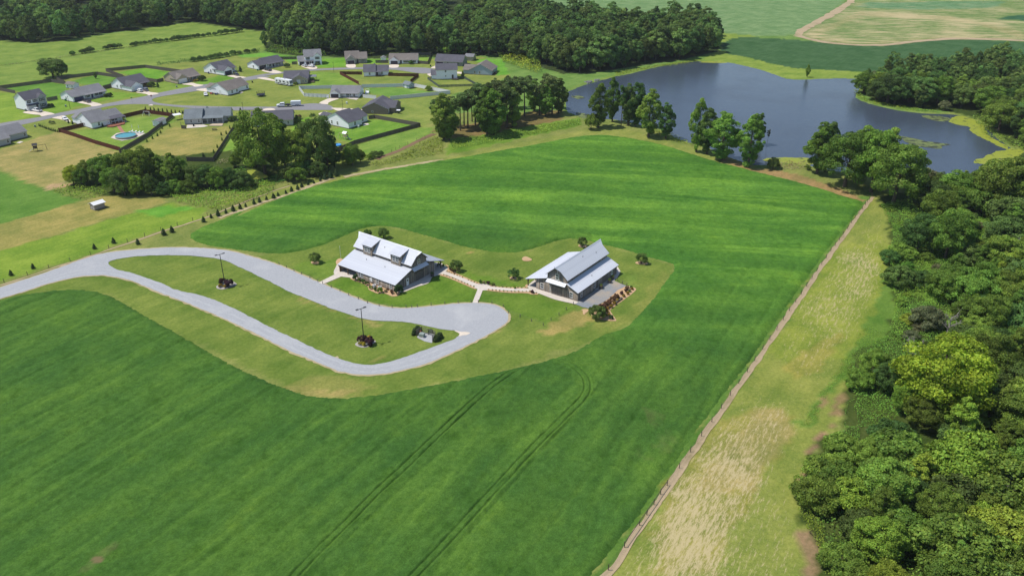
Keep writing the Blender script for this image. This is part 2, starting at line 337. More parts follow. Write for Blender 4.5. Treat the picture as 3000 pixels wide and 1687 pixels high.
m = b.mix((at, 0), (b.ramp(n, [(0.25, (0.62, 0.60, 0.58)), (0.75, (1.34, 1.33, 1.30))]), 0), 1.0, 'MULTIPLY'); m2 = b.mix((m, 2), (b.ramp(n2, [(0.3, (0.85, 0.82, 0.8)), (0.7, (1.12, 1.12, 1.12))]), 0), 1.0, 'MULTIPLY'); b.col(m2, 2); b.set(0.92, 0.1)
def paint(name, c): 
    b = NB(name); b.b.inputs['Base Color'].default_value = (*c, 1); b.set(0.25, 0.5); b.b.inputs['Coat Weight'].default_value = 0.4; return b.m
paint('car_white', (0.75, 0.75, 0.76)); paint('car_black', (0.03, 0.03, 0.04)); paint('car_grey', (0.16, 0.17, 0.19)); paint('car_silver', (0.5, 0.52, 0.54))
b = NB('tail_lens'); b.b.inputs['Base Color'].default_value = (0.3, 0.02, 0.02, 1); b.set(0.2, 0.5)
b = NB('head_lens'); b.b.inputs['Base Color'].default_value = (0.7, 0.7, 0.72, 1); b.set(0.1, 0.5)
# ================================================================== GROUND
lake_poly = smooth_closed(C.P('820 885, 1000 805, 1150 762, 1300 722, 1450 692, 1650 642, 1850 604, 2080 578, 2330 585, 2560 632') +
    D.P('120 668, 220 702, 320 738, 450 752, 700 742, 900 740, 1050 752, 1060 778, 985 890, 1010 932, 1100 972, 1250 1012, 1400 1042, 1600 1066, 1750 1072, 1950 1085, 2150 1150, 2300 1290, 2460 1400') +
    J.P('2560 130, 2500 250, 2300 340, 2000 400, 1750 470, 1640 440, 1500 380, 1200 330, 900 330, 600 275, 300 240, 40 262') +
    T.P('2300 930, 2080 830, 1900 795, 1760 740, 1620 650, 1500 640, 1350 590, 1200 560, 1000 540, 840 545, 700 500, 590 440, 600 300'), 3)
xs = np.concatenate([[-6000, -3000, -1600, -1000], np.arange(-700, -260, 5), np.arange(-260, 250, 1.5), np.arange(250, 701, 5), [1000, 1600, 3000, 6000]])
ys = np.concatenate([[-3000, -800, 0, 50], np.arange(80, 270, 1.4), np.arange(270, 560, 1.9), np.arange(560, 1001, 5), [1400, 2200, 4000, 9000]])
gx, gy = [a.ravel() for a in np.meshgrid(xs, ys)]
jx = gx + 3.0*(fbm(gx*0.21, gy*0.21, 5)-0.5) + 1.6*(vnoise(gx*0.9, gy*0.9, 8)-0.5)
jy = gy + 3.0*(fbm(gx*0.21+40, gy*0.21, 6)-0.5) + 1.6*(vnoise(gx*0.9, gy*0.9+9, 9)-0.5)
KA = 0.66
sw = np.tile(np.array(lin('8a9450', KA)), (len(gx), 1)); straw = np.zeros(len(gx))
def sward(poly, hexc, s=0.0, k=KA, mixv=1.0):
    q = inside(jx, jy, poly); sw[q] = sw[q]*(1-mixv) + np.array(lin(hexc, k))*mixv; straw[q] = straw[q]*(1-mixv)+(s*mixv*(0.35+1.3*fbm(gx[q]*0.07, gy[q]*0.05, 77)) if s > 0.2 else s*mixv)
LUSH, HAY, DRY, OLIVE, MOWN = '6c963e', '829a48', 'a89e62', '8b984c', '7d9a44'
# far fields
sward([unproj(-900, 330), unproj(-900, -60), unproj(3900, -60), unproj(3900, 330)], '76964c')
sward(A.P('-900 395, 0 385, 700 380, 1200 295, 1830 210, 2300 285, 2540 305, 2560 470, 1500 612, 700 735, 0 815, -900 920'), HAY)
sward(A.P('600 170, 640 60, 780 40, 940 60, 930 160, 830 190'), '8fb050')
sward(B.P('-60 330, 270 310, 270 440, 220 490, -60 500'), HAY)
sward(C.P('-300 -40, 2620 -70, 2620 330, 2230 325, 1500 330, 900 260'), '7b9a66')
sward(D.P('-60 -80, 1010 -80, 430 335, -60 340'), '7b9a66')
sward(D.P('975 -40, 2900 -60, 2900 420, 2200 380, 1900 372, 1500 402, 1250 433, 1050 433, 700 407, 428 348'), '7a9256', 0.36)
sward(D.P('470 330, 1000 130, 1060 150, 620 345, 1050 410, 1800 340, 2500 350, 2500 385, 1900 372, 1250 433, 700 407'), '8e9660', 0.42)
sward(D.P('1000 110, 1900 160, 2576 300, 2576 380, 2150 230, 1800 190, 1000 145'), '929660', 0.44)
sward(D.P('870 60, 970 -40, 1010 -40, 620 220, 430 345, 440 330'), 'cbb694', 0.7)
sward(D.P('2360 185, 2420 155, 2700 130, 2700 200'), '3f6848')
sward(D.P('1100 20, 2400 15, 2300 80, 1500 95, 1000 70'), '6f9468', 0.25)
DARKCROP = C.P('2290 480, 2300 410, 2400 362, 2590 350') + D.P('0 352, 430 377, 700 408, 1050 434, 1300 428, 1600 392, 1900 372, 2200 378, 2900 420, 2900 760, 1400 700, 1100 682, 800 668, 400 645, 200 605, 0 548') + C.P('2400 520')
sward(C.P('2100 570, 2280 480, 2300 310, 2620 340') + D.P('0 340, 1200 600, 1150 770, 900 760, 450 775, 0 690'), '8aa048')
sward(DARKCROP, '4a6c44')
# houses quarter
sward(A.P('-200 830, 1500 615, 2450 500, 2620 500') + B.P('150 505, 600 560, 1300 570, 2300 540, 2500 640, 2560 720, 2000 900, 1700 1250') + S.P('2500 520, 1800 800, 1400 900, 600 900, 0 830') + E.P('0 250, -200 300'), OLIVE)
sward(A.P('30 832, 480 778, 650 808, 640 905, 450 925, 170 870'), LUSH); sward(A.P('640 775, 915 705, 1180 742, 1060 810, 1000 812, 830 805'), LUSH)
sward(A.P('1090 688, 1380 640, 1620 690, 1480 755'), '74a43a'); sward(A.P('-100 880, 160 880, 150 1030, 330 1085, 380 1100, 0 1160, -100 1180'), '88a442')
sward(A.P('450 930, 1000 820, 1060 870, 1300 880, 1390 905, 870 965, 500 1075, 400 1050'), '7ea03e'); sward(A.P('1400 790, 1560 770, 1700 800, 1830 815, 1500 880'), '86a046')
sward(A.P('1800 790, 2100 700, 2250 740, 1920 805'), '749c3c'); sward(A.P('2270 520, 2600 490, 2600 540, 2280 545'), '7aaa46'); sward(B.P('-60 525, 250 500, 560 540, 540 600, 480 600, 410 560'), '78ac44')
sward(B.P('770 560, 1000 545, 1010 630, 720 640, 780 600'), '78a83c'); sward(B.P('1200 560, 1420 570, 1330 600, 1200 600'), '78a83c'); sward(B.P('1680 530, 1800 525, 1770 600, 1680 590'), '86a848')
sward(B.P('2200 560, 2480 560, 2560 700, 2440 720, 2380 640'), '74aa40'); sward(B.P('690 680, 950 690, 1130 800, 640 820, 660 760'), '80a044'); sward(B.P('1200 830, 1560 830, 1640 840, 1840 870, 1400 915, 1200 880'), '7ba04a')
sward(B.P('1400 930, 1830 900, 1780 1230, 1700 1190, 1450 1090'), '8c9c4e'); sward(B.P('1200 1130, 1620 1150, 1690 1190, 1060 1350, 900 1300, 880 1220'), '78a03e'); sward(S.P('1640 630, 2300 460, 2480 440, 2450 520, 1960 760, 1750 760'), '84a24a')
sward(A.P('1130 1110, 1700 1090, 1620 1150, 1150 1440, 650 1240, 880 1230, 1000 1200'), '86a248'); sward(a5.P('700 700, 1130 430, 1380 480, 2150 430, 2200 470, 1850 1010, 1400 1010, 900 960, 600 780'), 'a09c58'); sward(a5.P('900 700, 1900 600, 1860 1000, 1000 950'), 'aaa060', 0, KA, .6)
sward(S.P('375 380, 460 310, 520 560, 580 640, 420 760, 120 790'), '80a444'); sward(S.P('930 440, 1130 330, 1200 500, 950 520'), '84ac3c')
sward(E.P('-100 160, 350 10, 600 -60, 800 30, 1130 145, 900 210, 620 300, 630 470, 430 505, 280 440, -100 270'), DRY); sward(E.P('380 480, 620 430, 640 475, 430 512'), 'c0a47c', 0.2)
sward(E.P('-100 340, 0 340, 340 470, 770 600, 620 650, 250 760, 0 830, -100 860'), '688f3e'); sward(E.P('-100 860, 620 650, 850 590, 1050 560, 1560 580, 1570 620, 1200 730, 700 870, 300 990, -100 1100'), 'a09a58')
sward(E.P('0 1080, 500 940, 1200 740, 1600 625, 1950 690, 1900 790, 1350 940, 850 1110, 200 1310, -100 1400, -100 1110'), '84a03e'); sward(E.P('1250 700, 1620 640, 1800 690, 1500 760'), '6ea63e')
sward(S.P('470 930, 600 920, 680 985, 560 1030, 470 1010'), 'a8b020'); sward(a5.P('830 1070, 940 1070, 930 1140, 850 1110'), '96bc2a'); sward(a5.P('1430 1075, 1640 1075, 1560 1130, 1440 1150'), '96bc2a')
# lawn of the two barns
LAWN = G.P('-260 560, 0 450, 400 395, 780 240, 1000 195, 1300 240, 1800 385, 2200 450, 2576 400') + I.P('300 450, 560 400, 800 320, 950 312, 1200 372, 1600 488, 1860 580, 1830 680, 1700 850, 1600 960, 1450 1130, 1200 1230') + W.P('1250 938, 960 992, 820 1000, 740 985, 450 842, 265 740, 90 735, 0 755, -80 790, -80 740, 250 640, 480 620')
sward(LAWN, '788c40'); sward(G.P('480 740, 700 690, 1150 870, 1560 660, 1930 800, 1880 920, 1250 970, 1000 945'), '6c8c34'); sward(I.P('40 815, 560 850, 950 960, 800 1040, 620 1130, 290 1000, 130 920, 0 910'), '6c8a36')
sward(G.P('330 540, 600 500, 600 640, 480 720, 200 600'), '74903c'); sward(G.P('1680 600, 2200 720, 2400 770, 2000 740, 1750 650'), '6c8c34'); sward(I.P('1340 640, 1480 680, 1500 790, 1380 740'), '7c9444')
sward(G.P('0 760, 300 900, 800 1090, 1000 1110, 1600 1190, 1700 1230, 1240 1430, 700 1400, 0 1150'), '788c40'); sward(I.P('600 1180, 900 1010, 1060 980, 1100 1080, 900 1200, 600 1240'), 'a89c5c', 0.05)
sward(W.P('780 940, 900 950, 940 985, 820 995, 740 970'), 'a0985a', 0, KA, .4); sward(I.P('1000 1150, 1450 1000, 1600 800, 1750 640, 1830 660, 1650 900, 1450 1110, 1150 1210'), '879248')
for q_ in (G.P('250 860, 500 950, 820 1070, 800 1085, 450 965, 230 880'), c2.P('330 330, 800 400, 830 450, 600 440, 350 370'), c2.P('600 1140, 700 1080, 850 1020, 880 1040, 720 1130'), G.P('2230 1080, 2230 1130, 2000 1260, 1980 1250'), W.P('700 960, 830 985, 860 975, 900 985, 820 1000, 730 985')): sward(q_, 'a89a60', 0.12, KA, .6)
for a, c in [(I.P('1690 795, 1720 795, 1715 815, 1690 812'), 'c8a878'), (I.P('1680 835, 1715 835, 1705 848, 1685 846'), 'c8a878'), (G.P('1855 440, 1930 445, 1900 460, 1860 455'), 'b09c60')]: sward(a, c, 0.3)
# grass round the big field, pond dam, pine grove
sward(S.P('600 1180, 1400 980, 2000 890, 2576 800') + T.P('0 830, 700 690, 850 640, 1200 640, 1500 740, 1950 850, 2576 1020, 2576 1120, 1950 950, 1500 820, 1000 740, 700 760, 0 890') + S.P('2000 930, 1400 1060, 800 1260, 600 1360'), '939c50')
sward(C.P('-250 1290, 0 1230, 500 1180, 960 1110, 1000 1180, 500 1290, 0 1400, -300 1470'), '76963a'); sward(B.P('1800 1240, 2100 1180, 2576 1130') + C.P('500 1060, 800 1040, 780 1140, 300 1220, 0 1290, -240 1300'), '86784c', 0.0)
sward(C.P('820 880, 1150 760, 1300 700, 2080 560, 2330 575, 2330 600, 1650 660, 1150 800, 850 900'), '86a044'); sward(T.P('2300 880, 2576 1000') + J.P('0 300, 300 320, 560 390, 800 480, 1100 590, 1080 640, 700 520, 300 400, 0 340') + T.P('2200 980'), 'a08a5c', 0.1)
RFE = [unproj(1640, 1780), M(641, 1410), M(1113, 733), M(1453, 249), K(110, 720), K(363, 358), K(574, 58), J(752, 1085), J(945, 820), J(1140, 570)]
def offset_(line, d): return [(p[0]-2*d, p[1]) for p in line] + line[::-1]
# strip between fence and woods: thin hay with straw showing
STRIP = J.P('1160 560, 1300 640, 1340 900, 1300 1200, 1340 1440') + K.P('1380 200, 1320 480, 1150 700, 960 1000, 900 1300') + L.P('650 220, 560 400, 430 620, 560 1100, 700 1500, 900 1900, -1400 1900') + M.P('600 1460, 800 1150, 1050 830, 1400 320, 1650 0') + J.P('560 1380, 900 890, 1080 650')
sward(STRIP, '8d984a', 0.27); sward(J.P('560 1400, 760 1120, 900 1010, 1300 1010, 1330 1440') + K.P('1340 200, 900 800, 300 900, 200 700'), '8c9a42', 0.31)
sward(M.P('1000 900, 1330 450, 1600 320, 1870 380, 1850 560, 1600 900, 1350 1449, 1000 1449, 950 1200'), '96964c', 0.44); sward(K.P('250 900, 500 740, 800 560, 880 600, 600 960, 480 980'), '98984a', 0.36)
sward(K.P('0 1400, 60 1260, 300 1280, 400 1449') + L.P('380 100, 0 640, -600 640') , 'a0985a', 0.46); sward(J.P('1050 940, 1150 920, 1250 930, 1200 1000, 1090 1000'), '94a044', 0.34); sward(J.P('1090 1180, 1210 1170, 1250 1290, 1150 1300'), '94a044', 0.34)
sward(K.P('1300 40, 1440 160, 1340 500, 1200 700, 900 1000, 600 1300, 560 1449, 420 1449, 900 860, 1080 500') , '6c8c3c', 0.0); sward(K.P('620 1330, 740 1060, 760 1090, 650 1350'), 'a08a62', 0.05); sward(K.P('680 1449, 900 1100, 930 1110, 850 1300, 760 1449'), '9c8660', 0.05)
sward(L.P('600 180, 700 20, 720 60, 660 210') + L.P('420 590, 540 340, 590 380, 580 540, 480 610'), 'a4846a', 0.05); sward(L.P('420 1010, 520 1010, 620 1260, 660 1449, 560 1449, 480 1250'), '9a8464', 0.05)
sward(offset_(RFE, 1.4), '64883c')
# woods floor
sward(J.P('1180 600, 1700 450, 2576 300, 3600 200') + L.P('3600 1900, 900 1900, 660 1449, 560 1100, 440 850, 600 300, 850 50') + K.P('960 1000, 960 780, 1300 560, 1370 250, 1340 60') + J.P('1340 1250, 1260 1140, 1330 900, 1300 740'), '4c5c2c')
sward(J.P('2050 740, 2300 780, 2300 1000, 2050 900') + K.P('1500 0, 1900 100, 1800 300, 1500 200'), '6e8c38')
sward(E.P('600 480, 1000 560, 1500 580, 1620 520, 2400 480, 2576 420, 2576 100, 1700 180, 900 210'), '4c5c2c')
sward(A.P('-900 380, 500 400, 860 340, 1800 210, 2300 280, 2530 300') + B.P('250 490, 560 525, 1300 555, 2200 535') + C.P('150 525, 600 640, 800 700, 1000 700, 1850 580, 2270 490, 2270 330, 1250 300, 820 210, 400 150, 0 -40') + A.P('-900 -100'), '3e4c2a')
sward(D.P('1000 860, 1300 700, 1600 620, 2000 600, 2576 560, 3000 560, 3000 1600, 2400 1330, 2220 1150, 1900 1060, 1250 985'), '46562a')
for q in (lake_poly,):
    lk = inside(gx, gy, q)
edge = np.full(len(gx), 9.0); near = np.nonzero((gx > -60) & (gx < 330) & (gy > 300) & (gy < 620))[0]
lp = np.array(densify(lake_poly, 1.5)); NX = gx[near]; NY = gy[near]; dd = np.full(len(near), 1e9)
for px, py in lp: dd = np.minimum(dd, (NX-px)**2+(NY-py)**2)
edge[near] = np.sqrt(dd)
gz = np.where(lk, -0.25-1.4*np.clip(edge/5, 0, 1), -0.25*np.clip(1-edge/3, 0, 1)) + 0.10*(fbm(gx*0.06, gy*0.06, 21)-0.5)
q = (~lk) & (edge < 3.2) & (gx > -20); sw[q] = 0.5*sw[q]+0.5*np.array(lin('84984a', KA))
nx_, ny_ = len(xs), len(ys)
sg = straw.reshape(ny_, nx_)
for _ in range(5):
    p_ = np.pad(sg, 1, mode='edge'); sg = (p_[:-2, 1:-1]+p_[2:, 1:-1]+p_[1:-1, :-2]+p_[1:-1, 2:]+2*p_[1:-1, 1:-1])/6
straw = sg.ravel()
ii = np.arange(nx_*ny_).reshape(ny_, nx_)
quads = np.stack([ii[:-1, :-1], ii[:-1, 1:], ii[1:, 1:], ii[1:, :-1]], -1).reshape(-1, 4)
def np_mesh(name, V, F, mat, attrs=(), smooth=True):
    m = bpy.data.meshes.new(name); V = np.asarray(V, np.float32); F = np.asarray(F, np.int32); k = F.shape[1]
    m.vertices.add(len(V)); m.vertices.foreach_set('co', V.ravel()); m.loops.add(F.size); m.loops.foreach_set('vertex_index', F.ravel())
    m.polygons.add(len(F)); m.polygons.foreach_set('loop_start', np.arange(0, F.size, k, dtype=np.int32)); m.polygons.foreach_set('loop_total', np.full(len(F), k, np.int32))
    if smooth: m.polygons.foreach_set('use_smooth', np.ones(len(F), bool))
    for nm, data in attrs:
        if data.ndim == 2:
            a = m.attributes.new(nm, 'FLOAT_COLOR', 'POINT'); a.data.foreach_set('color', np.concatenate([data, np.ones((len(data), 1))], 1).astype(np.float32).ravel())
        else:
            a = m.attributes.new(nm, 'FLOAT', 'POINT'); a.data.foreach_set('value', data.astype(np.float32))
    m.update(calc_edges=True); m.validate()
    if mat: m.materials.append(mat)
    return m
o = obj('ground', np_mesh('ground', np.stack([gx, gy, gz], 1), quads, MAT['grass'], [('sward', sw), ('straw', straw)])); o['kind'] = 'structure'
wp = [(p[0], p[1]) for p in lake_poly]; cxl = sum(p[0] for p in wp)/len(wp); cyl_ = sum(p[1] for p in wp)/len(wp)
sheet('pond_water', [[(cxl+(p[0]-cxl)*1.012, cyl_+(p[1]-cyl_)*1.012) for p in wp]], -0.24, MAT['water'])
for nm, lst, mt in [('algae_mat', J.P('2090 240, 2200 190, 2300 140, 2420 120, 2576 80, 2650 100, 2600 250, 2300 290, 2240 260'), 'algae'), ('algae_mat', D.P('1870 1140, 1940 1090, 2100 1110, 2200 1180, 2240 1270, 2420 1380, 2400 1400, 2250 1330, 2080 1240, 2060 1190, 1950 1175'), 'algae'),
    ('algae_mat', J.P('130 205, 300 195, 550 200, 600 240, 500 275, 250 250, 130 230'), 'algae'), ('lily_pads', D.P('1610 1090, 1700 1085, 1850 1105, 1865 1135, 1780 1142, 1680 1120'), 'lily'), ('lily_pads', J.P('1420 0, 1500 5, 1650 40, 1890 72, 1800 90, 1780 110, 1600 95, 1480 60'), 'lily'),
    ('algae_mat', C.P('2090 585, 2200 575, 2330 582, 2340 592, 2200 592'), 'algae'), ('lily_pads', C.P('930 1060, 1030 1075, 1060 1110, 1010 1120, 940 1100'), 'lily'), ('lily_pads', C.P('880 905, 960 900, 1010 920, 940 930'), 'lily'), ('algae_mat', C.P('1850 1290, 1990 1345, 1960 1350, 1840 1310'), 'algae')]:
    sheet(nm, [jag(smooth_closed(lst, 3), 1.0, 1.0)], -0.22 if mt == 'algae' else -0.205, MAT[mt], 'stuff')

# ================================================================== THE CROP FIELD (standing crop with wheel ruts)
FIELD = W.P('-110 1660, -120 800, 0 757, 90 737, 185 729, 265 742, 340 782, 450 844, 560 907, 650 952, 740 987, 800 999, 870 1001, 960 992, 1100 967, 1250 937, 1400 902, 1470 872') + I.P('1150 1245, 1350 1180, 1450 1120, 1560 1000, 1700 830, 1800 690, 1855 600, 1840 560, 1740 528, 1600 490, 1400 427, 1200 377, 1060 342, 920 316, 830 320, 720 345, 560 400, 420 435, 300 450, 150 442') + \
    G.P('2300 446, 2150 448, 2000 430, 1800 390, 1600 330, 1400 275, 1200 220, 1050 200, 900 210, 780 245, 600 325, 400 400, 200 445, 0 458') + E.P('2400 1085, 2200 1060, 2000 1030, 1850 985, 1800 940, 1830 900, 1950 840, 2100 785, 2300 700') + \
    S.P('300 1435, 500 1350, 800 1225, 1100 1120, 1400 1040, 1700 970, 2000 910, 2300 860') + T.P('0 872, 250 827, 500 777, 700 742, 850 727, 1000 727, 1200 747, 1500 802, 1700 852, 1950 932, 2200 1012, 2400 1062') + \
    J.P('100 350, 300 400, 500 450, 700 510, 850 560, 1000 600, 1048 618, 1052 640, 1000 708, 940 788, 870 868, 800 958, 700 1088, 600 1223, 500 1358') + K.P('560 0, 470 120, 390 230, 270 400, 170 550, 70 700') + M.P('1590 0, 1500 120, 1400 240, 1300 380, 1190 520, 1080 690, 980 830, 880 980, 780 1120, 680 1240, 580 1370') + W.P('1480 1449, 1380 1660')
FIELD = smooth_closed(FIELD, 3)
FP = np.array(FIELD); bx0, by0 = FP.min(0); bx1, by1 = FP.max(0); by0 = max(by0, 78)
st_ = 0.5; fx = np.arange(bx0-1, bx1+1, st_); fy = np.arange(by0-1, by1+1, st_); FX, FY = np.meshgrid(fx, fy); nfx, nfy = len(fx), len(fy)
X, Y = FX.ravel(), FY.ravel()
def win_dist(pts, step, maxd, x0, y0, nx, ny):
    d = np.full((ny, nx), maxd*maxd); r = int(maxd/step)+1
    for px, py in pts:
        i = int((px-x0)/step); j = int((py-y0)/step); i0, i1, j0, j1 = max(i-r, 0), min(i+r+2, nx), max(j-r, 0), min(j+r+2, ny)
        if i0 >= i1 or j0 >= j1: continue
        gx_ = x0+step*np.arange(i0, i1); gy_ = y0+step*np.arange(j0, j1)
        d[j0:j1, i0:i1] = np.minimum(d[j0:j1, i0:i1], (gx_-px)[None, :]**2+(gy_-py)[:, None]**2)
    return np.sqrt(d)
ins = inside(X, Y, densify(FIELD, 6)); bd = win_dist(densify(FIELD, 0.35), st_, 5.0, fx[0], fy[0], nfx, nfy).ravel()
sdf = np.where(ins, bd, -bd) + 0.55*(fbm(X*1.6, Y*1.6, 31)-0.5)
# wheel ruts: two passes, each a pair of tracks
def offset(line, d):
    p = [np.array(a) for a in line]; out = []
    for i in range(len(p)):
        t = p[min(i+1, len(p)-1)]-p[max(i-1, 0)]; t = t/np.linalg.norm(t); out.append(tuple(p[i]+np.array([-t[1], t[0]])*d))
    return out
passA = smooth_open(O.P('235 1790, 375 1643, 560 1449, 750 1265, 900 1110, 1060 965, 1240 790, 1400 640, 1600 455, 1750 340, 1890 258'), 6)
passB = smooth_open(O.P('1020 1790, 1158 1643, 1340 1449, 1560 1210, 1750 1005, 1930 810, 2080 660, 2180 560, 2240 500, 2275 440, 2270 370, 2230 310, 2150 260, 2060 225'), 6)
tracks = [densify(offset(p, d), 0.3, False) for p in (passA, passB) for d in (-0.68, 0.68)]
OLD = [N.P('0 960, 600 680, 1150 330'), N.P('0 1190, 500 900, 900 640, 1300 400'), N.P('300 1449, 900 1000, 1500 600'), N.P('700 1449, 1300 1000, 2000 520'), N.P('1100 1449, 1700 990, 2450 480'), N.P('0 720, 500 480, 900 270'), O.P('1700 1100, 2000 830, 2200 640'), O.P('900 1449, 1300 1040')]
faint = [densify(offset(smooth_open(p, 4), d), 0.5, False) for p in OLD for d in (-0.9, 0.9)]
tr_d = np.minimum.reduce([win_dist(t, st_, 2.5, fx[0], fy[0], nfx, nfy).ravel() for t in tracks])
dirv = np.array(passA[-1])-np.array(passA[0]); ROW = math.atan2(dirv[1], dirv[0])
FARMID = G(0, 400)[1]
def crop_h(x, y, sd_, td, fd):
    u = x*math.cos(ROW)+y*math.sin(ROW); v = -x*math.sin(ROW)+y*math.cos(ROW)
    h = 0.55*np.clip((sd_+0.2)/1.6, 0, 1)**0.7
    h = h*(0.86+0.3*fbm(u*0.12, v*0.55, 41)) + 0.42*(fbm(x*0.13, y*0.13, 43)-0.5) + 0.24*(vnoise(x*0.9, y*0.9, 47)-0.5) + 0.10*(vnoise(u*0.5, v*1.9, 46)-0.5)
    ln = np.abs((v+1.3)/5.6-np.round((v+1.3)/5.6))*5.6; h = h - 0.30*np.exp(-(ln/0.45)**2)*np.clip(2.2*vnoise(u*0.03, np.round((v+1.3)/5.6)*3.3, 52)-0.55, 0, 1)*(y < 215)
    h = h - 0.20*np.exp(-(np.abs(fd)/0.5)**2)*(0.3+vnoise(u*0.15, v*0.3, 48))
    k = np.exp(-(np.abs(td)/(0.13+0.09*vnoise(u*0.6, v*0.6, 49)))**2)*(0.55+0.6*vnoise(u*0.25, v*0.25, 50)); h = h*(1-0.75*np.clip(k, 0, 1))+0.05*np.exp(-((np.abs(td)-0.5)/0.2)**2)
    return np.where(sd_ < -0.15, -0.12, np.maximum(h, 0.02))
fd_ = np.minimum.reduce([win_dist(t, st_, 2.0, fx[0], fy[0], nfx, nfy).ravel() for t in faint])
Z = crop_h(X, Y, sdf, tr_d, fd_)
far = np.clip((Y - 215 + 18*(fbm(X*0.03, Y*0.03, 55)-0.5))/45, 0, 1)
farp = np.where(X > 25, np.clip((Y-150)/70, 0, 1), far)
thin = np.zeros(len(X)); tq = inside(X+2*(fbm(X*.3, Y*.3, 3)-.5), Y, M.P('860 330, 1000 380, 1100 560, 1060 640, 950 700, 850 680, 820 620, 980 560, 900 420')); thin[tq] = np.clip(0.5*(fbm(X[tq]*0.5, Y[tq]*0.5, 61)-0.4), 0, 1)
tq = inside(X, Y, smooth_closed(N.P('575 1350, 610 1340, 640 1360, 620 1385, 580 1385'), 3)); thin[tq] = 0.9
tq = inside(X, Y, N.P('500 1420, 580 1330, 720 1240, 740 1270, 640 1370, 540 1440, 460 1449')); thin[tq] = np.maximum(thin[tq], 0.35*fbm(X[tq]*0.4, Y[tq]*0.4, 62))
idx = np.arange(nfx*nfy).reshape(nfy, nfx)
fq = np.stack([idx[:-1, :-1], idx[:-1, 1:], idx[1:, 1:], idx[1:, :-1]], -1).reshape(-1, 4)
keep = (sdf[fq] > -0.6).any(1) & (Y[fq[:, 0]] > 78); fq = fq[keep]
nr = (tr_d[fq] < 1.45).any(1); fine = fq[nr]; fq = fq[~nr]
V = [np.stack([X, Y, Z], 1)]; FA = [fq]; far_l = [farp]; thin_l = [thin]; base = len(X)
if len(fine):
    S4 = 4; ox = X[fine[:, 0]]; oy = Y[fine[:, 0]]; k = np.arange(S4+1)/S4*st_; sx, sy = np.meshgrid(k, k); px = (ox[:, None]+sx.ravel()[None]).ravel(); py = (oy[:, None]+sy.ravel()[None]).ravel()
    key = np.round(px/(st_/S4)).astype(np.int64)*1000003+np.round(py/(st_/S4)).astype(np.int64); uq, first, inv = np.unique(key, return_index=True, return_inverse=True); px, py = px[first], py[first]
    fs = st_/S4; x0 = px.min()-2; y0 = py.min()-2; tdf = np.full(len(px), 9.0); order = np.argsort(px); sxp = px[order]
    for t in tracks:
        t = np.array(t)
        for i in range(0, len(t), 12):
            seg = t[i:i+13]; lo = np.searchsorted(sxp, seg[:, 0].min()-1.6); hi = np.searchsorted(sxp, seg[:, 0].max()+1.6); c = order[lo:hi]; c = c[(py[c] > seg[:, 1].min()-1.6) & (py[c] < seg[:, 1].max()+1.6)]
            if len(c):
                d2 = ((px[c][:, None]-seg[:, 0][None])**2+(py[c][:, None]-seg[:, 1][None])**2).min(1); tdf[c] = np.minimum(tdf[c], np.sqrt(d2))
    ci = np.clip(((px-fx[0])/st_).astype(int), 0, nfx-2); cj = np.clip(((py-fy[0])/st_).astype(int), 0, nfy-2); tx = (px-fx[0])/st_-ci; ty = (py-fy[0])/st_-cj
    def bil(a): a = a.reshape(nfy, nfx); return (a[cj, ci]*(1-tx)+a[cj, ci+1]*tx)*(1-ty)+(a[cj+1, ci]*(1-tx)+a[cj+1, ci+1]*tx)*ty
    V.append(np.stack([px, py, crop_h(px, py, bil(sdf), tdf, bil(fd_))], 1)); far_l.append(bil(farp)); thin_l.append(bil(thin)*0)
    n1 = S4+1; loc = np.array([(j*n1+i, j*n1+i+1, (j+1)*n1+i+1, (j+1)*n1+i) for j in range(S4) for i in range(S4)])
    FA.append(base + inv.ravel()[(np.arange(len(fine))[:, None, None]*n1*n1+loc[None]).reshape(-1, 4)])
V = np.concatenate(V); FA = np.concatenate(FA); fa = np.concatenate(far_l); ta = np.concatenate(thin_l)
used = np.unique(FA); remap = np.full(len(V), -1); remap[used] = np.arange(len(used))
crop_mat('crop', ROW, [lin('467030', 0.57), lin('527c34', 0.58), lin('66903a', 0.60)], [lin('467630', 0.60), lin('588a34', 0.61), lin('7eb044', 0.62)])
o = obj('crop_field', np_mesh('crop_field', V[used], remap[FA], MAT['crop'], [('far', fa[used]), ('thin', ta[used])])); o['kind'] = 'structure'

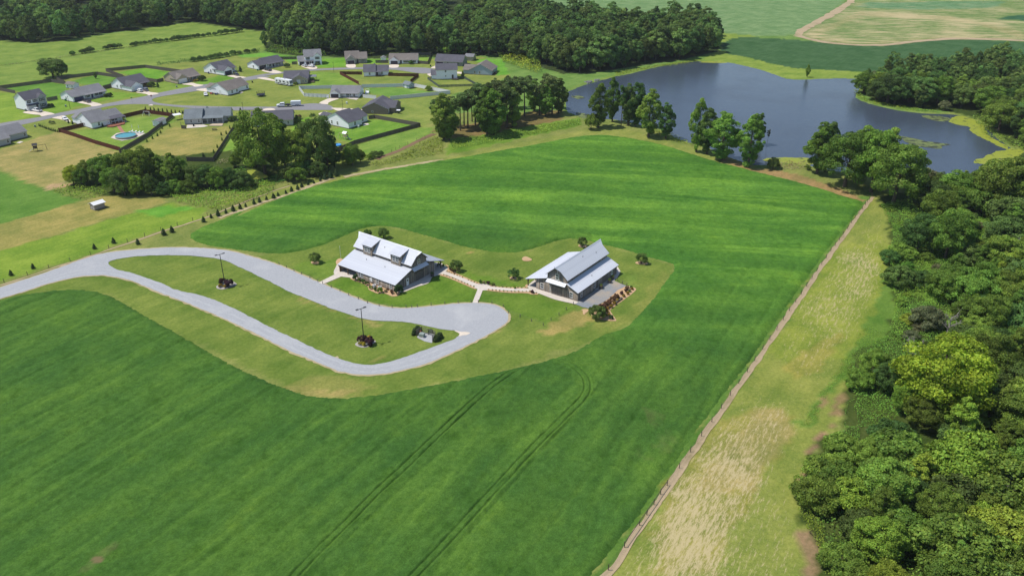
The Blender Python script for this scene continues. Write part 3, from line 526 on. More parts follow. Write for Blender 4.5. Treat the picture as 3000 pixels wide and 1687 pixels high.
# ================================================================== DRIVE, ROADS, PATHS, BEDS
drv_out = E.P('-260 1515, 0 1428, 200 1362, 400 1297, 620 1217, 850 1132, 1050 1092, 1300 1067, 1560 1050, 1800 1050, 2000 1062, 2200 1087, 2400 1142') + G.P('0 552, 110 592, 250 652, 400 717, 550 782, 700 847, 850 907, 1000 952, 1120 972, 1250 977, 1400 967, 1600 947, 1750 932, 1900 927, 2050 937, 2140 967, 2200 1012, 2222 1060, 2200 1110, 2130 1165, 2000 1240, 1900 1290, 1800 1340, 1650 1410') + \
    c2.P('1700 1120, 1300 1235, 1000 1300, 700 1330, 400 1325, 100 1275, 0 1245') + G.P('330 1449, 150 1375, 0 1300') + W.P('640 838, 560 800, 480 766, 420 743') + E.P('1430 1440, 1330 1395, 1200 1350, 1050 1320, 930 1310, 700 1330, 450 1390, 200 1470, -260 1600')
drv_in = E.P('1022 1205, 1050 1172, 1150 1150, 1300 1132, 1500 1122, 1700 1122, 1900 1135, 2100 1165, 2250 1230, 2400 1300, 2576 1385') + G.P('150 820, 300 880, 500 960, 700 1030, 850 1075, 1000 1095, 1150 1100, 1300 1115, 1450 1145, 1600 1175, 1720 1190, 1760 1215, 1740 1250') + c2.P('2150 700, 1900 790, 1600 900, 1300 1010, 1000 1100, 700 1155, 450 1145, 200 1090, 0 1010') + G.P('600 1445, 400 1360, 200 1265, 0 1170') + W.P('600 782, 520 748') + E.P('1670 1449, 1550 1395, 1400 1340, 1250 1290, 1100 1255')
def grow(poly, d):
    q = offset(poly+poly[:1], d)[:-1]; return q
so, si = smooth_closed(drv_out, 5), smooth_closed(drv_in, 5)
sheet('drive_verge', [jag(grow(so, 0.55), .7, .5), jag(grow(si, 0.55), .7, .5)], 0.075, MAT['verge'])
sheet('gravel_drive', [jag(so, 0.6, 0.28), jag(si, 0.6, 0.28)], 0.085, MAT['gravel'])
road = A.P('-300 1245, 0 1167, 390 1105, 500 1080, 700 1040, 950 990, 1240 935, 1390 905, 1490 880, 1850 810, 2000 790, 2300 735, 2560 688') + B.P('240 705, 400 682, 660 657, 880 646, 1180 636, 1400 640, 1550 637, 1700 640, 1810 648, 1870 668, 1850 690, 1760 697, 1680 692, 1550 672, 1430 660, 1200 656, 900 662, 700 670, 430 694, 240 722') + \
    A.P('2560 726, 2340 762, 2000 832, 1850 862, 1560 906, 1450 932, 1440 955, 1500 975, 1700 995, 2000 1005, 2300 1010, 2520 1008') + B.P('200 1012, 350 1008, 500 998, 600 985, 700 978, 800 985, 870 1002, 892 1028, 850 1054, 750 1070, 640 1073, 550 1062, 430 1045, 200 1040, 0 1040') + A.P('2400 1038, 2200 1045, 1900 1030, 1650 1010, 1450 990, 1300 985, 1150 990, 1000 1010, 800 1055, 520 1110, 300 1160, 0 1225, -300 1310')
sheet('road', [smooth_closed(road, 4)], 0.07, MAT['asphalt'])
for q in [a1.P('480 1088, 700 1050, 930 1065, 1160 1118, 1030 1145, 890 1172, 840 1140, 700 1130'), a1.P('1630 870, 1900 840, 1950 860, 2170 922, 1970 962, 1900 930'), a2.P('700 800, 960 770, 1010 800, 1200 830, 1000 872, 930 845'), a2.P('1680 632, 1890 602, 2000 630, 2150 655, 1970 692, 1900 662'),
    a3.P('760 458, 920 440, 1000 460, 1170 488, 1000 512, 900 490'), a3.P('1490 345, 1680 320, 1930 382, 1740 402'), a3.P('1400 510, 1560 490, 1790 548, 1790 572'), a3.P('100 755, 290 722, 420 745, 410 800'), a4.P('1110 335, 1350 285, 1450 350, 1500 410, 1420 415, 1300 370, 1180 350'),
    a6.P('690 1255, 800 1190, 920 1148, 1110 1155, 960 1210, 880 1250, 870 1280'), a6.P('1265 435, 1450 432, 1445 500, 1290 498'), a6.P('300 460, 600 470, 640 520, 480 530'), a7.P('160 440, 345 440, 320 500, 150 498'), a7.P('1030 505, 1160 450, 1300 450, 1180 515'), a7.P('950 635, 1090 628, 1090 705, 1010 680'), a7.P('1580 590, 1710 598, 1710 630, 1580 625'),
    a8.P('550 265, 1170 300, 1160 340, 700 335, 560 295'), a8.P('240 385, 420 350, 430 420, 300 425'), S.P('530 300, 670 250, 760 262, 700 310'), a5.P('700 60, 760 40, 790 60')]:
    sheet('driveway', [jag(smooth_closed(q, 3), 1.0, 0.12)], 0.082, MAT['driveway'])
sheet('concrete_path', [U.P('190 285, 500 390, 900 562, 980 587, 1060 578, 1150 580, 1220 602, 1262 640, 1500 670, 1800 690, 2170 690, 2300 640, 2480 740, 2400 812, 2250 772, 2000 757, 1700 747, 1400 727, 1200 707, 1180 732, 1080 737, 965 1030, 835 1030, 960 708, 900 680, 800 625, 500 480, 250 380, 80 345')], 0.105, MAT['concrete'])
sheet('concrete_path', [G.P('590 655, 645 678, 470 752, 428 736')], 0.1, MAT['concrete'])
sheet('patio', [smooth_closed(b1.P('560 880, 230 745, 150 830, 118 900, 140 960, 250 992, 440 1015, 600 1045, 640 960'), 3)], 0.11, MAT['concrete'])
sheet('patio', [smooth_closed(b1.P('1390 1300, 1300 1270, 1700 1000, 2080 720, 2320 840, 2160 955, 2015 1010, 1970 1100, 1870 1150, 1770 1177, 1600 1240, 1500 1280'), 3)], 0.11, MAT['concrete'])
sheet('patio', [smooth_closed(b2.P('140 850, 255 750, 330 760, 330 880, 925 1080, 930 1100, 885 1133, 800 1117, 600 1072, 480 1032, 340 977, 250 942, 170 895'), 3)], 0.11, MAT['concrete'])
sheet('patio', [smooth_closed(b2.P('1500 640, 1545 550, 1578 590, 1592 640, 1500 765, 1240 905, 1200 860'), 3)], 0.11, MAT['concrete'])
sheet('gravel_patio', [jag(b2.P('885 1133, 930 1085, 1250 880, 1500 768, 1690 850, 1560 912, 1400 1060, 1210 1165, 1100 1202, 1000 1182'), 0.6, 0.15)], 0.1, MAT['patio_gravel'])
for q in [b2.P('1690 850, 1800 868, 1845 915, 1700 1030, 1580 1120, 1450 1215, 1445 1260, 1530 1385, 1490 1400, 1350 1390, 1250 1370, 1140 1310, 1140 1190, 1230 1160, 1400 1058, 1560 908'), b1.P('430 1015, 560 1030, 1298 1285, 1390 1305, 1350 1362, 1240 1373, 1100 1320, 960 1322, 800 1247, 780 1190, 640 1112, 500 1070'),
          b1.P('158 720, 180 670, 245 642, 300 680, 200 770'), U.P('200 120, 340 190, 430 290, 440 345, 330 325, 190 270, 270 215'),
           I.P('415 515, 430 495, 460 490, 500 510, 510 520, 480 532, 440 532'), G.P('355 545, 385 530, 430 545, 420 560, 370 558'), G.P('2230 690, 2260 680, 2300 690, 2290 705, 2250 706'), I.P('945 385, 985 375, 1030 385, 1020 402, 970 405'), I.P('1485 545, 1540 535, 1600 550, 1590 568, 1510 562')]:
    sheet('mulch_bed', [jag(smooth_closed(q, 3), 0.6, 0.15)], 0.092, MAT['mulch'])
for q in (c1.P('350 1250, 420 1190, 640 1040, 850 1080, 970 1170, 870 1240, 680 1300, 520 1332, 400 1310'), c2.P('365 790, 440 740, 600 690, 720 720, 735 750, 640 820, 540 850, 430 835')): sheet('pebble_bed', [jag(smooth_closed(q, 3), 0.5, 0.12)], 0.092, MAT['pebble'])
sheet('gravel_pad', [c2.P('1480 660, 1570 560, 1800 620, 1750 770, 1620 740, 1500 680')], 0.104, MAT['gravel'])
for i, t in enumerate(['90 365, 250 412, 500 510, 800 642, 925 695', '1185 718, 1400 746, 1700 772, 2000 778, 2150 788, 2250 815, 2385 812', '190 240, 330 300, 500 377, 700 462, 900 547, 990 577', '1250 612, 1350 652, 1600 677, 1900 677, 2080 672, 2150 600']):
    ribbon('mulch_border', U.P(t), 0.95, 0.097+0.001*i, MAT['mulch'], 0.12, 0.6)
RF_POSTS = M.P('641 1410, 749 1258, 850 1113, 898 1043, 945 975, 990 907, 1033 848, 1113 733, 1189 624, 1262 519, 1331 424, 1394 334, 1453 249, 1510 168, 1567 91, 1617 17') + K.P('110 720, 177 632, 243 538, 303 445, 363 358, 421 277, 473 203, 524 128, 574 58') + J.P('620 1275, 665 1210, 710 1150, 752 1085, 793 1035, 832 980, 868 930, 910 875, 945 820, 980 775, 1016 730, 1050 690, 1078 650, 1095 625, 1115 600, 1140 570')
LF_POSTS = E.P('42 1380, 262 1310, 463 1243, 665 1178, 855 1118, 1028 1057, 1205 1000, 1367 945, 1520 890, 1675 843, 1820 797, 1958 750') + S.P('180 1345, 330 1290, 480 1225, 620 1175, 740 1130, 900 1080')
RFX = [unproj(1640, 1780)] + RF_POSTS
ribbon('dirt_strip', offset(RFX, -0.35), 1.3, 0.088, MAT['dirt'], 0.5, 0.9)
ribbon('dirt_strip', offset([E(-250, 1475)] + LF_POSTS, -0.9), 0.75, 0.09, MAT['dirt'], 0.35, 0.8)
ribbon('dirt_strip', S.P('150 1430, 300 1380, 600 1275, 900 1175, 1200 1065, 1400 1000'), 1.9, 0.086, MAT['verge'], 0.9, 0.8)
ribbon('dirt_strip', S.P('1850 800, 2000 740, 2150 680, 2300 600, 2470 525'), 2.4, 0.086, MAT['soil'], 0.8, 0.8)
ribbon('dirt_strip', S.P('1500 990, 1800 930, 2100 880, 2576 805'), 2.2, 0.08, MAT['verge'], 0.8, 0.8)
sheet('bare_patch', [jag(smooth_closed(b2.P('55 420, 110 395, 200 425, 190 450, 110 460, 60 445'), 3), 0.5, 0.35)], 0.085, MAT['mulch'])
sheet('bare_patch', [jag(smooth_closed(c2.P('2140 555, 2230 560, 2380 570, 2430 600, 2330 630, 2260 650, 2250 600'), 3), 0.4, 0.6)], 0.1, MAT['driveway'])
sheet('bare_patch', [jag(smooth_closed(b3.P('640 1040, 800 1030, 780 1100, 680 1170, 650 1100'), 3), 0.4, 0.5)], 0.083, MAT['mulch'])

# wheel lines worn into the drive; the scum-covered little pond in the thicket
upl = E.P('-200 1545, 300 1370, 700 1235, 1000 1130, 1300 1095, 1600 1083, 1900 1090, 2200 1125, 2450 1200') + G.P('0 650, 300 770, 600 890, 850 985, 1100 1035, 1500 1040') ; lol = E.P('-200 1560, 300 1410, 700 1290, 950 1275, 1150 1300, 1400 1380, 1560 1449') + G.P('0 1235, 250 1350') + c2.P('0 1140, 300 1220, 600 1245, 900 1220, 1200 1160, 1600 1040, 2000 880, 2350 740')
for ln_ in (lol,):
    for d in (-1.0, 1.0): ribbon('wheel_line', offset(smooth_open(ln_, 3), d), 0.55, 0.0895 if ln_ is upl else 0.0915, MAT['gravel_worn'], 0.6, 0.7, seed=int(5+d))
sheet('pond_scum', [jag(smooth_closed(S.P('455 925, 520 915, 600 935, 680 985, 640 1005, 560 1020, 490 1010, 470 975'), 3), 0.8, 0.4)], 0.09, MAT['algae'], 'stuff')

ribbon('farm_track', D.P('1000 -50, 900 50, 700 170, 520 270, 440 335'), 7.0, 0.08, MAT['dirt'], 2.5, 3.0)
ribbon('farm_track', D.P('440 338, 560 375, 700 400, 900 420, 1050 428, 1250 428, 1500 397, 1700 380, 1900 368, 2200 372, 2576 385'), 6.0, 0.084, MAT['dirt'], 2.5, 3.0)
# ================================================================== VEGETATION
def leaf_mesh(name, P, Nn, size, tint):
    n = len(P); Nn = Nn/np.linalg.norm(Nn, axis=1, keepdims=True); r = NR.normal(size=(n, 3)); a = np.cross(Nn, r); a /= np.linalg.norm(a, axis=1, keepdims=True); b = np.cross(Nn, a)
    s = size[:, None]; asp = NR.uniform(0.55, 1.0, (n, 1)); k = NR.uniform(0.75, 1.25, (n, 4, 1))
    q = np.stack([P-a*s*k[:, 0], P-b*s*asp*k[:, 1], P+a*s*k[:, 2]+Nn*s*0.15, P+b*s*asp*k[:, 3]-Nn*s*0.1], 1).reshape(-1, 3)
    return np_mesh(name, q, np.arange(4*n).reshape(n, 4), None, [('tint', np.repeat(tint, 4, 0))], smooth=False)
def crown_pts(seed, lobes, R, cz, lr, n, up=0.35, squash=0.85, low=-0.45, shape=None, fill=0.12):
    g = np.random.default_rng(seed); L = []
    while len(L) < lobes:
        d = g.normal(size=3); d /= np.linalg.norm(d)
        if d[2] < low: continue
        rr = g.uniform(0.45, 1.0)**0.6
        c = np.array([d[0]*R[0], d[1]*R[1], d[2]*R[2]])*rr
        if shape: c[:2] *= shape(c[2]/R[2])
        L.append((c, lr*g.uniform(0.5, 1.35), g.uniform(0.66, 1.34)))
    wts = np.array([l[1]**2 for l in L]); wts /= wts.sum(); which = g.choice(len(L), n, p=wts)
    cen = np.array([l[0] for l in L])[which]; rad_ = np.array([l[1] for l in L])[which]; br = np.array([l[2] for l in L])[which]
    out = cen/(np.linalg.norm(cen, axis=1, keepdims=True)+1e-6); d = g.normal(size=(n, 3)); d /= np.linalg.norm(d, axis=1, keepdims=True)
    d = d + out*0.55 + np.array([0, 0, up]); d /= np.linalg.norm(d, axis=1, keepdims=True)
    p = cen + d*rad_[:, None]*g.uniform(0.62, 1.08, (n, 1))*np.array([1, 1, squash]); inner = g.random(n) < fill; p[inner] *= g.uniform(0.3, 0.8, (inner.sum(), 1)); p[:, 2] += cz
    nn = d + g.normal(size=(n, 3))*0.6
    v = br*g.uniform(0.72, 1.28, n); hue = g.normal(0, 0.07, n); t = np.stack([v*(1+hue), v, v*(1-hue)], 1)
    return p, nn, t
def trunk_mesh(name, seed, h, r, limbs=6, spread=2.0, split=0.45, z1=None):
    g = random.Random(seed); m = MB(); z1 = z1 or h*0.8
    lean = (g.uniform(-.4, .4), g.uniform(-.4, .4)); P = [(lean[0]*t*t, lean[1]*t*t, z1*t) for t in (0, .25, .5, .75, 1)]
    m.tube(P, [r*1.25, r, r*0.8, r*0.5, r*0.15], 7)
    for i in range(limbs):
        t = split + (0.95-split)*i/limbs; b = Vector((lean[0]*t*t, lean[1]*t*t, z1*t)); a = g.uniform(0, 2*PI)
        L = spread*(1.15-t)*g.uniform(0.8, 1.3); e = b+Vector((math.cos(a)*L, math.sin(a)*L, L*g.uniform(0.4, 0.9))); k = b.lerp(e, 0.5)+Vector((0, 0, -0.12*L))
        m.tube([b, k, e], [r*0.42*(1.2-t), r*0.28*(1.2-t), r*0.08], 5)
    me = m.mesh(name); me.materials.append(MAT['bark']); return me
PROTO = {}
def proto(kind, seed):
    """a crown and a trunk mesh, about 1 unit = 1 m, with the height the crown reaches"""
    k = (kind, seed)
    if k in PROTO: return PROTO[k]
    g = np.random.default_rng(seed+900)
    if kind == 'broad':
        n = 21000; p, nn, t = crown_pts(seed, 120, (4.5, 4.5, 4.8), 5.6, 1.12, n, low=-0.65, fill=0.03, squash=0.7); s = g.uniform(0.09, 0.20, n); H = 11.0; tr = trunk_mesh('trunk', seed, 11, 0.32, 8, 4.0, 0.3, 8.5)
    elif kind == 'tall':
        n = 18000; p, nn, t = crown_pts(seed, 100, (3.0, 3.0, 7.1), 7.5, 0.85, n, low=-0.97, fill=0.04, shape=lambda z: 0.62+0.6*max(0, 1-abs(z-0.05)*1.2)); s = g.uniform(0.10, 0.22, n); H = 15.0; tr = trunk_mesh('trunk', seed, 15, 0.30, 8, 2.6, 0.25, 12)
    elif kind == 'forest':
        n = 7500; p, nn, t = crown_pts(seed, 52, (5.0, 5.0, 7.4), 9.4, 1.5, n, up=0.45, low=-0.9, fill=0.04); s = g.uniform(0.20, 0.42, n); H = 18.0; tr = trunk_mesh('trunk', seed, 18, 0.28, 6, 3.0, 0.35, 14)
    elif kind == 'pine':
        n = 3600; p, nn, t = crown_pts(seed, 22, (2.8, 2.8, 3.6), 11.4, 1.05, n, low=-0.9, fill=0.05, squash=0.6); s = g.uniform(0.16, 0.32, n); H = 15.8; tr = trunk_mesh('trunk', seed, 15.5, 0.24, 9, 2.8, 0.5, 14.5)
    elif kind == 'shrub':
        n = 2600; p, nn, t = crown_pts(seed, 16, (1.7, 1.7, 1.1), 1.05, 0.72, n, low=-0.25); s = g.uniform(0.10, 0.20, n); H = 2.7; tr = trunk_mesh('trunk', seed, 2, 0.08, 5, 1.0, 0.1, 1.6)
    elif kind == 'bush':
        n = 13000; p, nn, t = crown_pts(seed, 90, (3.1, 3.1, 2.3), 2.1, 0.75, n, low=-0.3, fill=0.03, squash=0.7); s = g.uniform(0.075, 0.16, n); H = 5.2; tr = trunk_mesh('trunk', seed, 5, 0.16, 6, 2.0, 0.15, 3.6)
    elif kind == 'cedar':
        n = 1700; z = g.beta(1.15, 1.9, n); th = g.uniform(0, 2*PI, n); lump = 1+0.22*np.sin(th*3+z*9+seed)+0.16*np.sin(th*5-z*15); rr = (1-z)**0.75*0.62*lump*np.sqrt(g.uniform(0.35, 1, n))+0.03
        rr = rr*np.clip(z/0.12, 0.55, 1); p = np.stack([rr*np.cos(th), rr*np.sin(th), 0.10+z*1.95], 1); nn = np.stack([np.cos(th), np.sin(th), np.full(n, 0.5)], 1)+g.normal(size=(n, 3))*0.4; v = g.uniform(0.7, 1.3, n); t = np.stack([v, v, v], 1)
        s = g.uniform(0.045, 0.085, n); H = 2.1; tr = trunk_mesh('trunk', seed, 1.4, 0.05, 3, 0.4, 0.3, 1.3)
    elif kind == 'vase':
        n = 5200; p, nn, t = crown_pts(seed, 44, (1.7, 1.7, 1.35), 1.95, 0.48, n, low=-0.7, fill=0.05); s = g.uniform(0.06, 0.12, n); H = 3.6
        m = MB(); r_ = random.Random(seed)
        for i in range(7):
            a = 2*PI*i/7+r_.uniform(-.3, .3); e = r_.uniform(0.8, 1.3); m.tube([(0.08*math.cos(a), 0.08*math.sin(a), 0), (0.35*e*math.cos(a), 0.35*e*math.sin(a), 1.0), (e*math.cos(a), e*math.sin(a), 2.4)], [0.055, 0.045, 0.02], 5)
        tr = m.mesh('trunk'); tr.materials.append(MAT['bark'])
    elif kind == 'tuft':
        n = 90; th = g.uniform(0, 2*PI, n); rr = g.uniform(0, 0.22, n); p = np.stack([rr*np.cos(th), rr*np.sin(th), g.uniform(0.03, 0.3, n)], 1); nn = np.stack([np.cos(th), np.sin(th), np.full(n, 0.5)], 1)+g.normal(size=(n, 3))*.4; v = g.uniform(.8, 1.2, n); t = np.stack([v, v, v], 1); s = g.uniform(0.05, 0.09, n); H = 0.38; tr = None
    PROTO[k] = (leaf_mesh('crown' if kind != 'tuft' else 'plant', p, nn, s, t), tr, H)
    return PROTO[k]
NV = {'broad': 5, 'tall': 5, 'forest': 6, 'pine': 4, 'shrub': 3, 'bush': 5, 'cedar': 3, 'vase': 3, 'tuft': 3}
tree_rng = random.Random(99)
SHAPE = {'broad': 'spreading', 'tall': 'upright', 'bush': 'low bushy', 'forest': 'tall round-topped'}; TONE = {'leaf_mid': 'mid-green', 'leaf_dark': 'dark green', 'leaf_weed': 'yellowish green', 'leaf_far': 'dull green'}
def tree(kind, xy, h, mat, label, cat='tree', group=None, name=None, wide=1.0, z=0.0):
    me, tr, H = proto(kind, tree_rng.randrange(NV[kind])); k = h/H; rz = tree_rng.uniform(0, 2*PI)
    nm = name or {'pine': 'pine_tree', 'shrub': 'shrub', 'bush': 'bush', 'cedar': 'evergreen', 'tuft': 'border_plant'}.get(kind, 'tree')
    if tr is None:
        o = obj(nm, me, None, (xy[0], xy[1], z), rz, MAT[mat]); o.scale = (k*wide, k*wide, k); return tag(o, label, cat, group)
    e = empty(nm, (xy[0], xy[1], z), rz, label, cat, group); e.scale = (k*wide, k*wide, k)
    obj('trunk', tr, e, mat=MAT['bark']); obj('crown', me, e, mat=MAT[mat]); return e
def scatter(poly, step, seed, jit=0.42, drop=0.0):
    g = random.Random(seed); xs_ = [p[0] for p in poly]; ys_ = [p[1] for p in poly]; pts = []
    y = min(ys_)
    row = 0
    while y < max(ys_):
        x = min(xs_) + (step/2 if row % 2 else 0)
        while x < max(xs_): pts.append((x+g.uniform(-jit, jit)*step, y+g.uniform(-jit, jit)*step)); x += step
        y += step*0.87; row += 1
    q = inside(np.array([p[0] for p in pts]), np.array([p[1] for p in pts]), poly)
    return [p for p, k in zip(pts, q) if k and g.random() >= drop]
def carpet(name, poly, dens, hgt, size, mat, seed, label=None, lump=4.0, z0=0.0):
    """uncountable low growth: leaf clumps over small mounds"""
    g = np.random.default_rng(seed); P = np.array(poly); a, b_ = P.min(0), P.max(0); n = int((b_-a).prod()*dens*2.2); x = g.uniform(a[0], b_[0], n); y = g.uniform(a[1], b_[1], n)
    k = inside(x+2*(fbm(x*.3, y*.3, seed)-.5), y+2*(fbm(x*.3+9, y*.3, seed)-.5), poly); x, y = x[k], y[k]; n = len(x)
    m = fbm(x/lump, y/lump, seed+3); e = 0.3; mx = (fbm((x+e)/lump, y/lump, seed+3)-m)/e; my = (fbm(x/lump, (y+e)/lump, seed+3)-m)/e
    z = z0 + hgt*np.clip((m-0.15)*1.5, 0.05, 1.3)*g.uniform(0.55, 1.05, n); nn = np.stack([-mx*hgt*1.6, -my*hgt*1.6, np.ones(n)*0.9], 1)+g.normal(size=(n, 3))*0.5
    v = g.uniform(0.65, 1.35, n)*(0.75+0.5*vnoise(x/2.5, y/2.5, seed+8)); h = g.normal(0, .08, n)+0.25*(vnoise(x/7, y/7, seed+4)-.5); t = np.stack([v*(1+h), v, v*(1-h)], 1)
    me = leaf_mesh(name, np.stack([x, y, z], 1), nn, g.uniform(0.55, 1.0, n)*size*0.85, t); o = obj(name, me, mat=MAT[mat]); return tag(o, label, None, None, 'stuff')
# ---- far woods behind the houses and the pond: the nearest trees one by one, the rest as one mass
FOR1 = A.P('-1300 400, 0 372, 130 385, 260 402, 480 392, 700 368, 860 332, 1000 318, 1400 256, 1800 200, 1900 212, 2300 270, 2520 292') + B.P('240 450, 560 500, 780 520, 1300 525, 1900 505') + [unproj(1300, -50), unproj(-700, -50)]
CLEAR = A.P('560 190, 620 60, 760 30, 960 45, 940 170, 820 215'); CLEAR2 = A.P('-100 110, 100 90, 120 180, 0 240, -100 260'); CLEAR3 = A.P('1600 -60, 2200 -60, 2100 20, 1700 25')
FOR2 = B.P('1900 505, 2200 520, 2400 540') + C.P('150 512, 450 575, 600 625, 800 690, 1000 692, 1250 660, 1500 622, 1850 562, 2090 545, 2230 500, 2260 420, 2240 330, 2150 265, 1650 255, 1250 285, 820 205, 400 150, 0 -20')
pts = scatter(FOR1, 8.4, 3, drop=0.05) + scatter(FOR2, 7.6, 4, drop=0.03)
PX = np.array([p[0] for p in pts]); PY = np.array([p[1] for p in pts]); bad = inside(PX, PY, CLEAR) | inside(PX, PY, CLEAR2) | inside(PX, PY, CLEAR3) | (np.abs(PX) > 0.56*PY+36)
pts = sorted([p for p, b_ in zip(pts, bad) if not b_], key=lambda p: p[1]+0.15*abs(p[0]))
PT = D.P('1010 850, 1100 930, 1250 975, 1500 1010, 1700 1040, 1900 1055, 2180 1080, 2240 1230, 2400 1300, 2620 1400, 3050 1560, 3050 600, 2500 640, 2350 560, 2100 640, 1760 700, 1640 690, 1500 650, 1200 740')
ptp = sorted([p for p in scatter(PT, 7.6, 12, drop=0.05) if p[0] < 0.56*p[1]+33], key=lambda p: p[1])
far_pt = ptp[70:]; ptp = ptp[:70]
own, rest = pts[:90], pts[90:]; nrest = len(rest); rest = rest+far_pt
protos_f = {}
for i, p in enumerate(own):
    h = rnd.uniform(12.5, 21); left = p[0] < -70
    kd = 'forest' if rnd.random() < 0.7 else 'tall' if rnd.random() < .5 else 'broad'; mt = 'leaf_far' if rnd.random() < 0.7 else 'leaf_dark'
    e = tree(kd, p, h, mt, '%s %s tree at the front of the wood %s' % (SHAPE[kd], TONE[mt], 'behind the hayfield and houses' if left else 'on the far pond shore'),
         'tree', 'wood behind the hayfield and houses' if left else 'wood on the far side of the pond', wide=rnd.uniform(0.95, 1.3))
    c = [q for q in e.children if q.name.startswith('crown')][0]; protos_f.setdefault(c.data.name, c)
RP = np.array(rest); rng = np.random.default_rng(5); pm = bpy.data.meshes.new('far_wood'); pm.vertices.add(len(RP)); pm.vertices.foreach_set('co', np.concatenate([RP, np.zeros((len(RP), 1))], 1).astype(np.float32).ravel())
plist = list(protos_f.values())[:9]
for nm, ty, d in [('rot', 'FLOAT', rng.uniform(0, 6.28, len(RP))), ('scl', 'FLOAT', np.where(np.arange(len(RP)) < nrest, rng.uniform(0.70, 1.22, len(RP)), rng.uniform(0.55, 0.8, len(RP)))), ('pick', 'INT', rng.integers(0, len(plist), len(RP)))]:
    a = pm.attributes.new(nm, ty, 'POINT'); a.data.foreach_set('value', d.astype(np.int32 if ty == 'INT' else np.float32))
fw = obj('far_wood', pm); tag(fw, 'mass of tree crowns deep in the wood along the top of the view', None, None, 'stuff')
ng = bpy.data.node_groups.new('far_wood', 'GeometryNodeTree'); ng.interface.new_socket('Geometry', in_out='INPUT', socket_type='NodeSocketGeometry'); ng.interface.new_socket('Geometry', in_out='OUTPUT', socket_type='NodeSocketGeometry')
gi = ng.nodes.new('NodeGroupInput'); go = ng.nodes.new('NodeGroupOutput'); jn = ng.nodes.new('GeometryNodeJoinGeometry')
def named(n, t):
    q = ng.nodes.new('GeometryNodeInputNamedAttribute'); q.data_type = t; q.inputs[0].default_value = n; return q
nr_, ns_, np_ = named('rot', 'FLOAT'), named('scl', 'FLOAT'), named('pick', 'INT'); cx_ = ng.nodes.new('ShaderNodeCombineXYZ'); ng.links.new(nr_.outputs[0], cx_.inputs[2])
for i, c in enumerate(plist):
    oi = ng.nodes.new('GeometryNodeObjectInfo'); oi.inputs[0].default_value = c; oi.inputs[1].default_value = True; ip = ng.nodes.new('GeometryNodeInstanceOnPoints'); cp = ng.nodes.new('FunctionNodeCompare'); cp.data_type = 'INT'; cp.operation = 'EQUAL'; cp.inputs[3].default_value = i
    ng.links.new(np_.outputs[0], cp.inputs[2]); ng.links.new(gi.outputs[0], ip.inputs['Points']); ng.links.new(cp.outputs[0], ip.inputs['Selection']); ng.links.new(oi.outputs['Geometry'], ip.inputs['Instance'])
    ng.links.new(cx_.outputs[0], ip.inputs['Rotation']); ng.links.new(ns_.outputs[0], ip.inputs['Scale']); ng.links.new(ip.outputs[0], jn.inputs[0])
ng.links.new(jn.outputs[0], go.inputs[0]); fw.modifiers.new('wood', 'NODES').node_group = ng
# brush at the foot of the wood
carpet('brush', smooth_closed(C.P('180 500, 330 490, 520 560, 600 640, 560 700, 420 660, 250 600'), 2), 1.2, 4.0, 0.55, 'leaf_weed', 71, 'pale green vine-covered brush at the foot of the far wood', 5)
carpet('brush', B.P('320 430, 800 480, 820 540, 560 535, 400 520, 260 500'), 1.0, 3.6, 0.55, 'leaf_mid', 72, 'thick green brush below the wood, behind the last houses', 5)
carpet('brush', B.P('1850 470, 2120 440, 2150 520, 1900 510'), 1.2, 5.0, 0.6, 'leaf_vine', 73, 'bright vine-covered brush behind the long grey house', 5)
carpet('brush', C.P('1290 680, 1500 650, 1850 595, 2080 572, 2080 590, 1650 640, 1310 715'), 1.6, 0.8, 0.35, 'leaf_weed', 74, 'weedy bank along the far shore of the pond', 3)
# ---- hedgerows in the hayfield
for i, q in enumerate(A.P('685 522, 780 508, 830 498, 858 494, 1000 472, 1045 465, 1080 460, 1130 456, 1255 440, 1290 430, 1330 425, 1370 420, 1420 413, 1470 408, 1520 400, 1570 396, 1620 390, 1650 385, 1690 380, 1730 375, 1770 368, 1800 362, 1830 360, 1870 355, 1920 352, 1970 345, 2030 338, 2085 330, 2140 322, 2200 315, 2230 310, 2260 305')):
    tree('bush', q, rnd.uniform(2.4, 4.0), 'leaf_dark', 'dark bush in the broken hedgerow across the hayfield', 'bush', 'hedgerow across the hayfield')
for i, q in enumerate(A.P('1830 582, 1890 572, 1940 566, 1990 560, 2040 552, 2080 545, 2140 535, 2200 522, 2260 515, 2330 505, 2400 495')):
    tree('bush', q, rnd.uniform(2.6, 4.2), 'leaf_dark', 'dense dark bush in the hedge behind the houses at the hayfield edge', 'bush', 'hedge behind the houses')
carpet('hedge_weeds', A.P('1480 600, 1830 560, 2450 470, 2450 500, 1830 592, 1480 618'), 1.2, 1.6, 0.4, 'leaf_dark', 75, 'low weedy growth along the hedge at the hayfield edge', 3)
carpet('hedge_weeds', A.P('0 618, 560 540, 700 515, 1250 440, 1250 448, 560 552, 0 628'), 0.9, 0.7, 0.35, 'leaf_grey', 76, 'thin line of dry weeds crossing the hayfield', 3)
tree('broad', A(505, 735), A.hgt(505, 735, 545), 'leaf_dark', 'big round dark tree alone at the hayfield fence corner', wide=1.45)
tree('broad', A(585, 715), A.hgt(585, 715, 560), 'leaf_dark', 'narrower dark tree right of the big round one at the hayfield corner', wide=0.85)
tree('tall', A(905, 745), A.hgt(905, 745, 680), 'leaf_dark', 'sapling standing in the fenced green yard behind the white ranch house')
